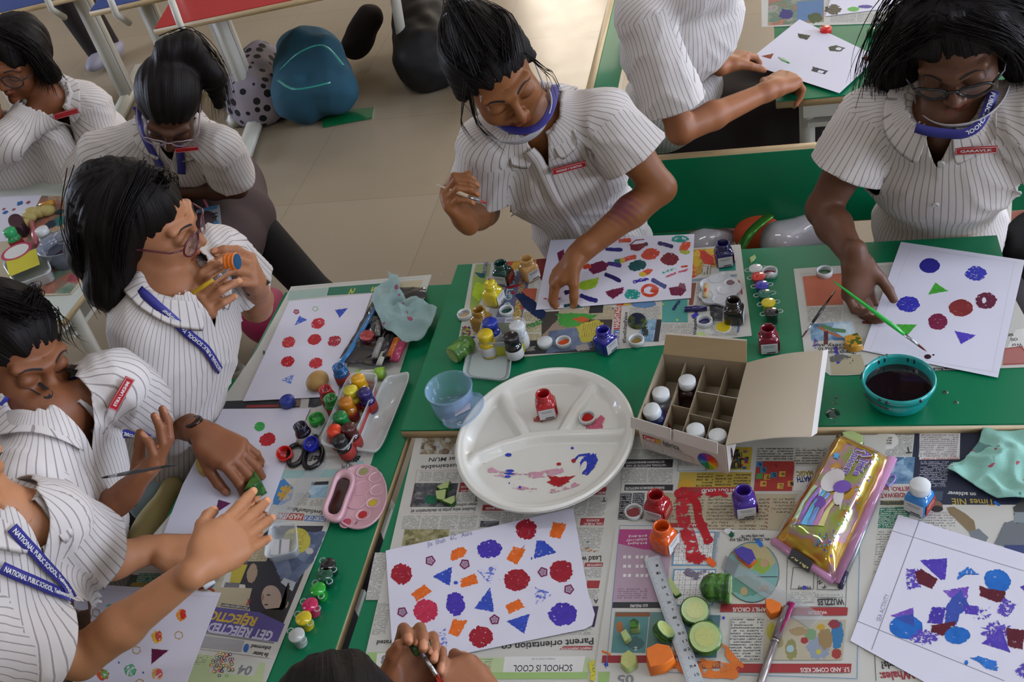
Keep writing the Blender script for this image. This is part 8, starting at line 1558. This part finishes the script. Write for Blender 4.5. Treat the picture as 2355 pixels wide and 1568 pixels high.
bag('spotted_bag', 'grey bag with black polka dots beside the teal backpack', [(at(585, 225, .1), at(600, 140, .16), .13, .09), (at(560, 215, .08), at(620, 230, .08), .09, .09)], .06, m_pol)
bag('dark_bag', 'dark brown bag on the floor under the red desk', [(at(820, 100, .1), at(850, 40, .2), .07, .06)], .05, m_dark); bag('black_bag', 'black bag on the floor behind the bending student', [(at(985, 130, .12), at(975, 20, .2), .15, .14), (at(1010, 110, .1), at(1040, 30, .15), .12, .1)], .06, mat('black_nylon', '121214', .6, bump=.4, bscale=60))
a = MB(); P = [at(*q, .006) for q in ((740, 262), (742, 292), (856, 270), (860, 246), (795, 252))]; slab(a, P[::1] if np.cross(P[1] - P[0], P[2] - P[1])[2] > 0 else P[::-1], mat('green_book_cover', '0c6a3c', .2, coat=.6, var=.2), None, .004); tag(a.build('book'), 'thin green book cover lying on the floor by the backpack', 'book')
bag('orange_bag', 'orange cloth bag on the bench behind the strip of pots', [(at(1740, 540, .5), at(1800, 500, .5), .05, .05)], .03, mat('orange_cloth', 'b0421c', .7, var=.1)); bag('plastic_bag', 'crumpled clear plastic bag on the bench left of the right student', [(at(1800, 560, .5), at(1880, 530, .5), .05, .05), (at(1620, 560, .48), at(1660, 545, .48), .05, .04)], .03, mat('crumpled_plastic', 'a8a4a8', .15, coat=1, bump=.6, bscale=20))
a = MB(); a.tube(cr([at(1700, 575, .52), at(1730, 530, .56), at(1770, 495, .57)], 5), .016, mat('green_foil', '4a8a3a', .15, metal=.6, var=.5, vscale=50), 8, flat=.3); tag(a.build('foil_strip'), 'shiny green foil strip beside the orange bag', 'strip')
c = at(2372, 560, .46) * [1, 1, 0]; t = thing('red_stool', 'round red stool at the right edge beside the right student', 'stool', c); a = MB(); a.lathe([(.0001, .47), (.15, .468), (.165, .455), (.165, .43), (.15, .42), (.0001, .42)], mat('red_seat', '8c1422', .4, var=.15, vscale=20), 40, Matrix.Translation(V3(c))); a.build('seat', t); a = MB()
for i in range(4): an = i * PI / 2 + .6; a.tube([c + [.1 * math.cos(an), .1 * math.sin(an), .43], c + [.17 * math.cos(an), .17 * math.sin(an), .01]], .014, m_metal, 8)
a.build('legs', t)
bag('black_strap_bag', 'black bag hanging over the red stool at the right edge', [(at(2345, 600, .56), at(2380, 560, .6), .05, .06)], .04, MATS['black_nylon'])
m_sm = mat('smiley_cloth', '8fa3aa', .8); nt, N, L, b = nodes_of(m_sm); tc = N.new('ShaderNodeTexCoord'); vo = N.new('ShaderNodeTexVoronoi'); vo.inputs['Scale'].default_value = 16; vo.inputs['Randomness'].default_value = .5; L.new(tc.outputs['Object'], vo.inputs['Vector']); L.new(mixc(nt, mathn(nt, 'LESS_THAN', vo.outputs['Distance'], .3), lin('8a9ea6'), lin('2f8a68')), b.inputs['Base Color'])
bag('patterned_pouch', 'pale grey pouch with green faces on the lap by the watch hand', [(at(400, 1040, .62), at(350, 1140, .62), .05, .05), (at(425, 1000, .62), at(400, 1060, .62), .04, .045)], .03, m_sm); bag('yellow_cloth', 'folded yellow cloth strip along the left desk edge', [(at(395, 1120, .66), at(325, 1250, .66), .022, .025)], .02, mat('yellow_cloth', '9a8a58', .8, var=.1))
bag('pink_bag', 'deep pink bag between the student in maroon glasses and the desk', [(at(605, 735, .5), at(625, 700, .5), .05, .04), (at(625, 745, .06), at(605, 735, .5), .05, .05)], .03, mat('pink_nylon', '8c1a48', .6, bump=.3))
# left table
LZ = .70; A, B_, C2 = at(215, 640, LZ), at(165, 722, LZ), at(190, 452, LZ); desk('white topped desk at the left with smeared newspaper and the dark water tub', (A[0] - .45), (A[1] + C2[1]) / 2 - .02, .9, .62, LZ, top=m_white_l)
s = Sheet(LZ + .0015); s.org(0, 430, 5.227); s.paper([(-400, 130), (500, 100), (1030, 110), (1115, 1010), (850, 1290), (-400, 1350)], m_news2); s.quad([(500, 105), (1000, 130), (1050, 1000), (840, 1280), (250, 1280), (100, 900)], ph_smear); s.quad([(-300, 130), (505, 95), (200, 640), (-300, 680)], m_paper)
for (x, y, c, w_) in ((240, 195, '1f5a98', 44), (65, 305, '1f5a98', 36), (340, 185, '8c4a5a', 30), (165, 270, '8c4a5a', 26), (45, 265, '8c4a5a', 24), (740, 400, '2f6a68', 110), (610, 450, '1c2c3c', 80), (720, 300, '1a3a3c', 60), (980, 850, '3f9a58', 80), (900, 1080, '8c3f44', 90), (960, 920, '4aa060', 60)): s.oval(x, y, w_, w_ * .55, flat(c), .2, -.4)
s.done('newspaper', 'paint-smeared newspaper and sheet on the white desk at the left', 'newspaper')
Lq = lambda x, y: (x / 5.227, 430 + y / 5.227); L3 = lambda x, y, z=0: at(*Lq(x, y), LZ + z)
t = lathed('water_tub', 'grey clear tub of dark water on the white desk', 'tub', *Lq(750, 660), LZ, .05, [('tub', [(.0001, .001), (.050, .001), (.056, .03), (.060, .050), (.062, .052), (.058, .052), (.053, .03), (.047, .005), (.0001, .004)], clear('grey_tub', '7c8494', .4), 0), ('dark_water', [(.0001, .028), (.052, .028)], mat('blue_dark_water', '1c2030', .05, coat=1), 0)])
prism('beetroot_half', 'dark purple beetroot half on the white desk', [Lq(*q) for q in circ(185, 400, 95, 85, 16)], LZ + .003, .03, mat('beetroot', '38101f', .4, var=.2), mat('beetroot_skin', '2a0c18', .6))
for i, (x, y) in enumerate(((380, 310), (470, 300), (565, 280), (280, 445), (350, 360))): a = MB(); a.ball(L3(x, y, .016), (.022, .018, .014), mat('potato_cut_pale', 'a89a5c', .5, var=.15), 10); tag(a.build('potato_piece'), 'pale yellow potato piece on the white desk beside the beetroot', 'vegetable piece', 'potato pieces on the white desk')
jar('small jar with white cap and red stripe on the white desk', *Lq(490, 500), LZ + .003, '8c8c90', .8, True, s=1.15); bottle('green capped bottle on the white desk at the left edge', *Lq(100, 510), LZ + .003, '2a9a58', plastic('plastic_mint', '2aa060'), s=1.2)
a = MB(); a.tube([L3(385, 420, .02), L3(440, 700, .012)], .007, plastic('plastic_salmon', 'b8646c'), 8); tag(a.build('felt_pen'), 'salmon pink pen on the white desk beside the white-capped jar', 'pen'); a = MB(); a.tube([L3(480, 230, .012), L3(650, 180, .012)], .008, plastic('plastic_amber', 'b8841c'), 8); tag(a.build('marker'), 'amber marker lying above the potato pieces', 'pen')
t = rtray('paint_set', 'translucent case with a yellow label on the white desk', 'case', [Lq(20, 890), Lq(500, 720), Lq(620, 1010), Lq(190, 1170)], LZ + .003, .03, m_cwm, None, flare=.95)
a = MB(); a.face([L3(110, 1080, .034), L3(480, 930, .034), L3(430, 740, .034), L3(70, 880, .034)], flat('b8b01c')); a.disc(.03, .0342, wht, 24, Matrix.Translation(V3(L3(283, 905, 0) * [1, 1, 0] + [0, 0, LZ]))); a.lathe([(.031, .0341), (.038, .0341)], flat('a82a50'), 24, Matrix.Translation(V3(L3(283, 905, 0) * [1, 1, 0] + [0, 0, LZ]))); a.build('printed_label', t)
a = MB(); P = [at(*q, .5) for q in ((10, 362), (82, 352), (95, 420), (70, 440))]; a.box(at(50, 395, .52), (.22, .02, .2), m_red); tag(a.build('seat_panel'), 'dark red seat panel at the left edge above the white desk', 'panel')
# legs of someone under the blue desk
for (x, y, dx) in ((165, 50, 0), (200, 30, .1)): 
    t = thing('person_leg', 'dark trousered leg with a pale shoe under the blue desk', 'person', at(x, y, .0), group='legs under the blue desk'); K_ = at(x, y, .25); me, co = grow([rc(K_ + [0, 0, .15], K_ + [.05, 0, -.17], .06, .045, .02)], .012); mesh_obj(me, 'trouser_leg', m_dark, t); a = MB(); a.ball(K_ + [.07, -.04, -.2], (.045, .10, .04), mat('pale_shoe', '8c8a9a', .5), 10); a.build('shoe', t)
for o in bpy.data.objects:
    if '_local' in o: del o['_local']
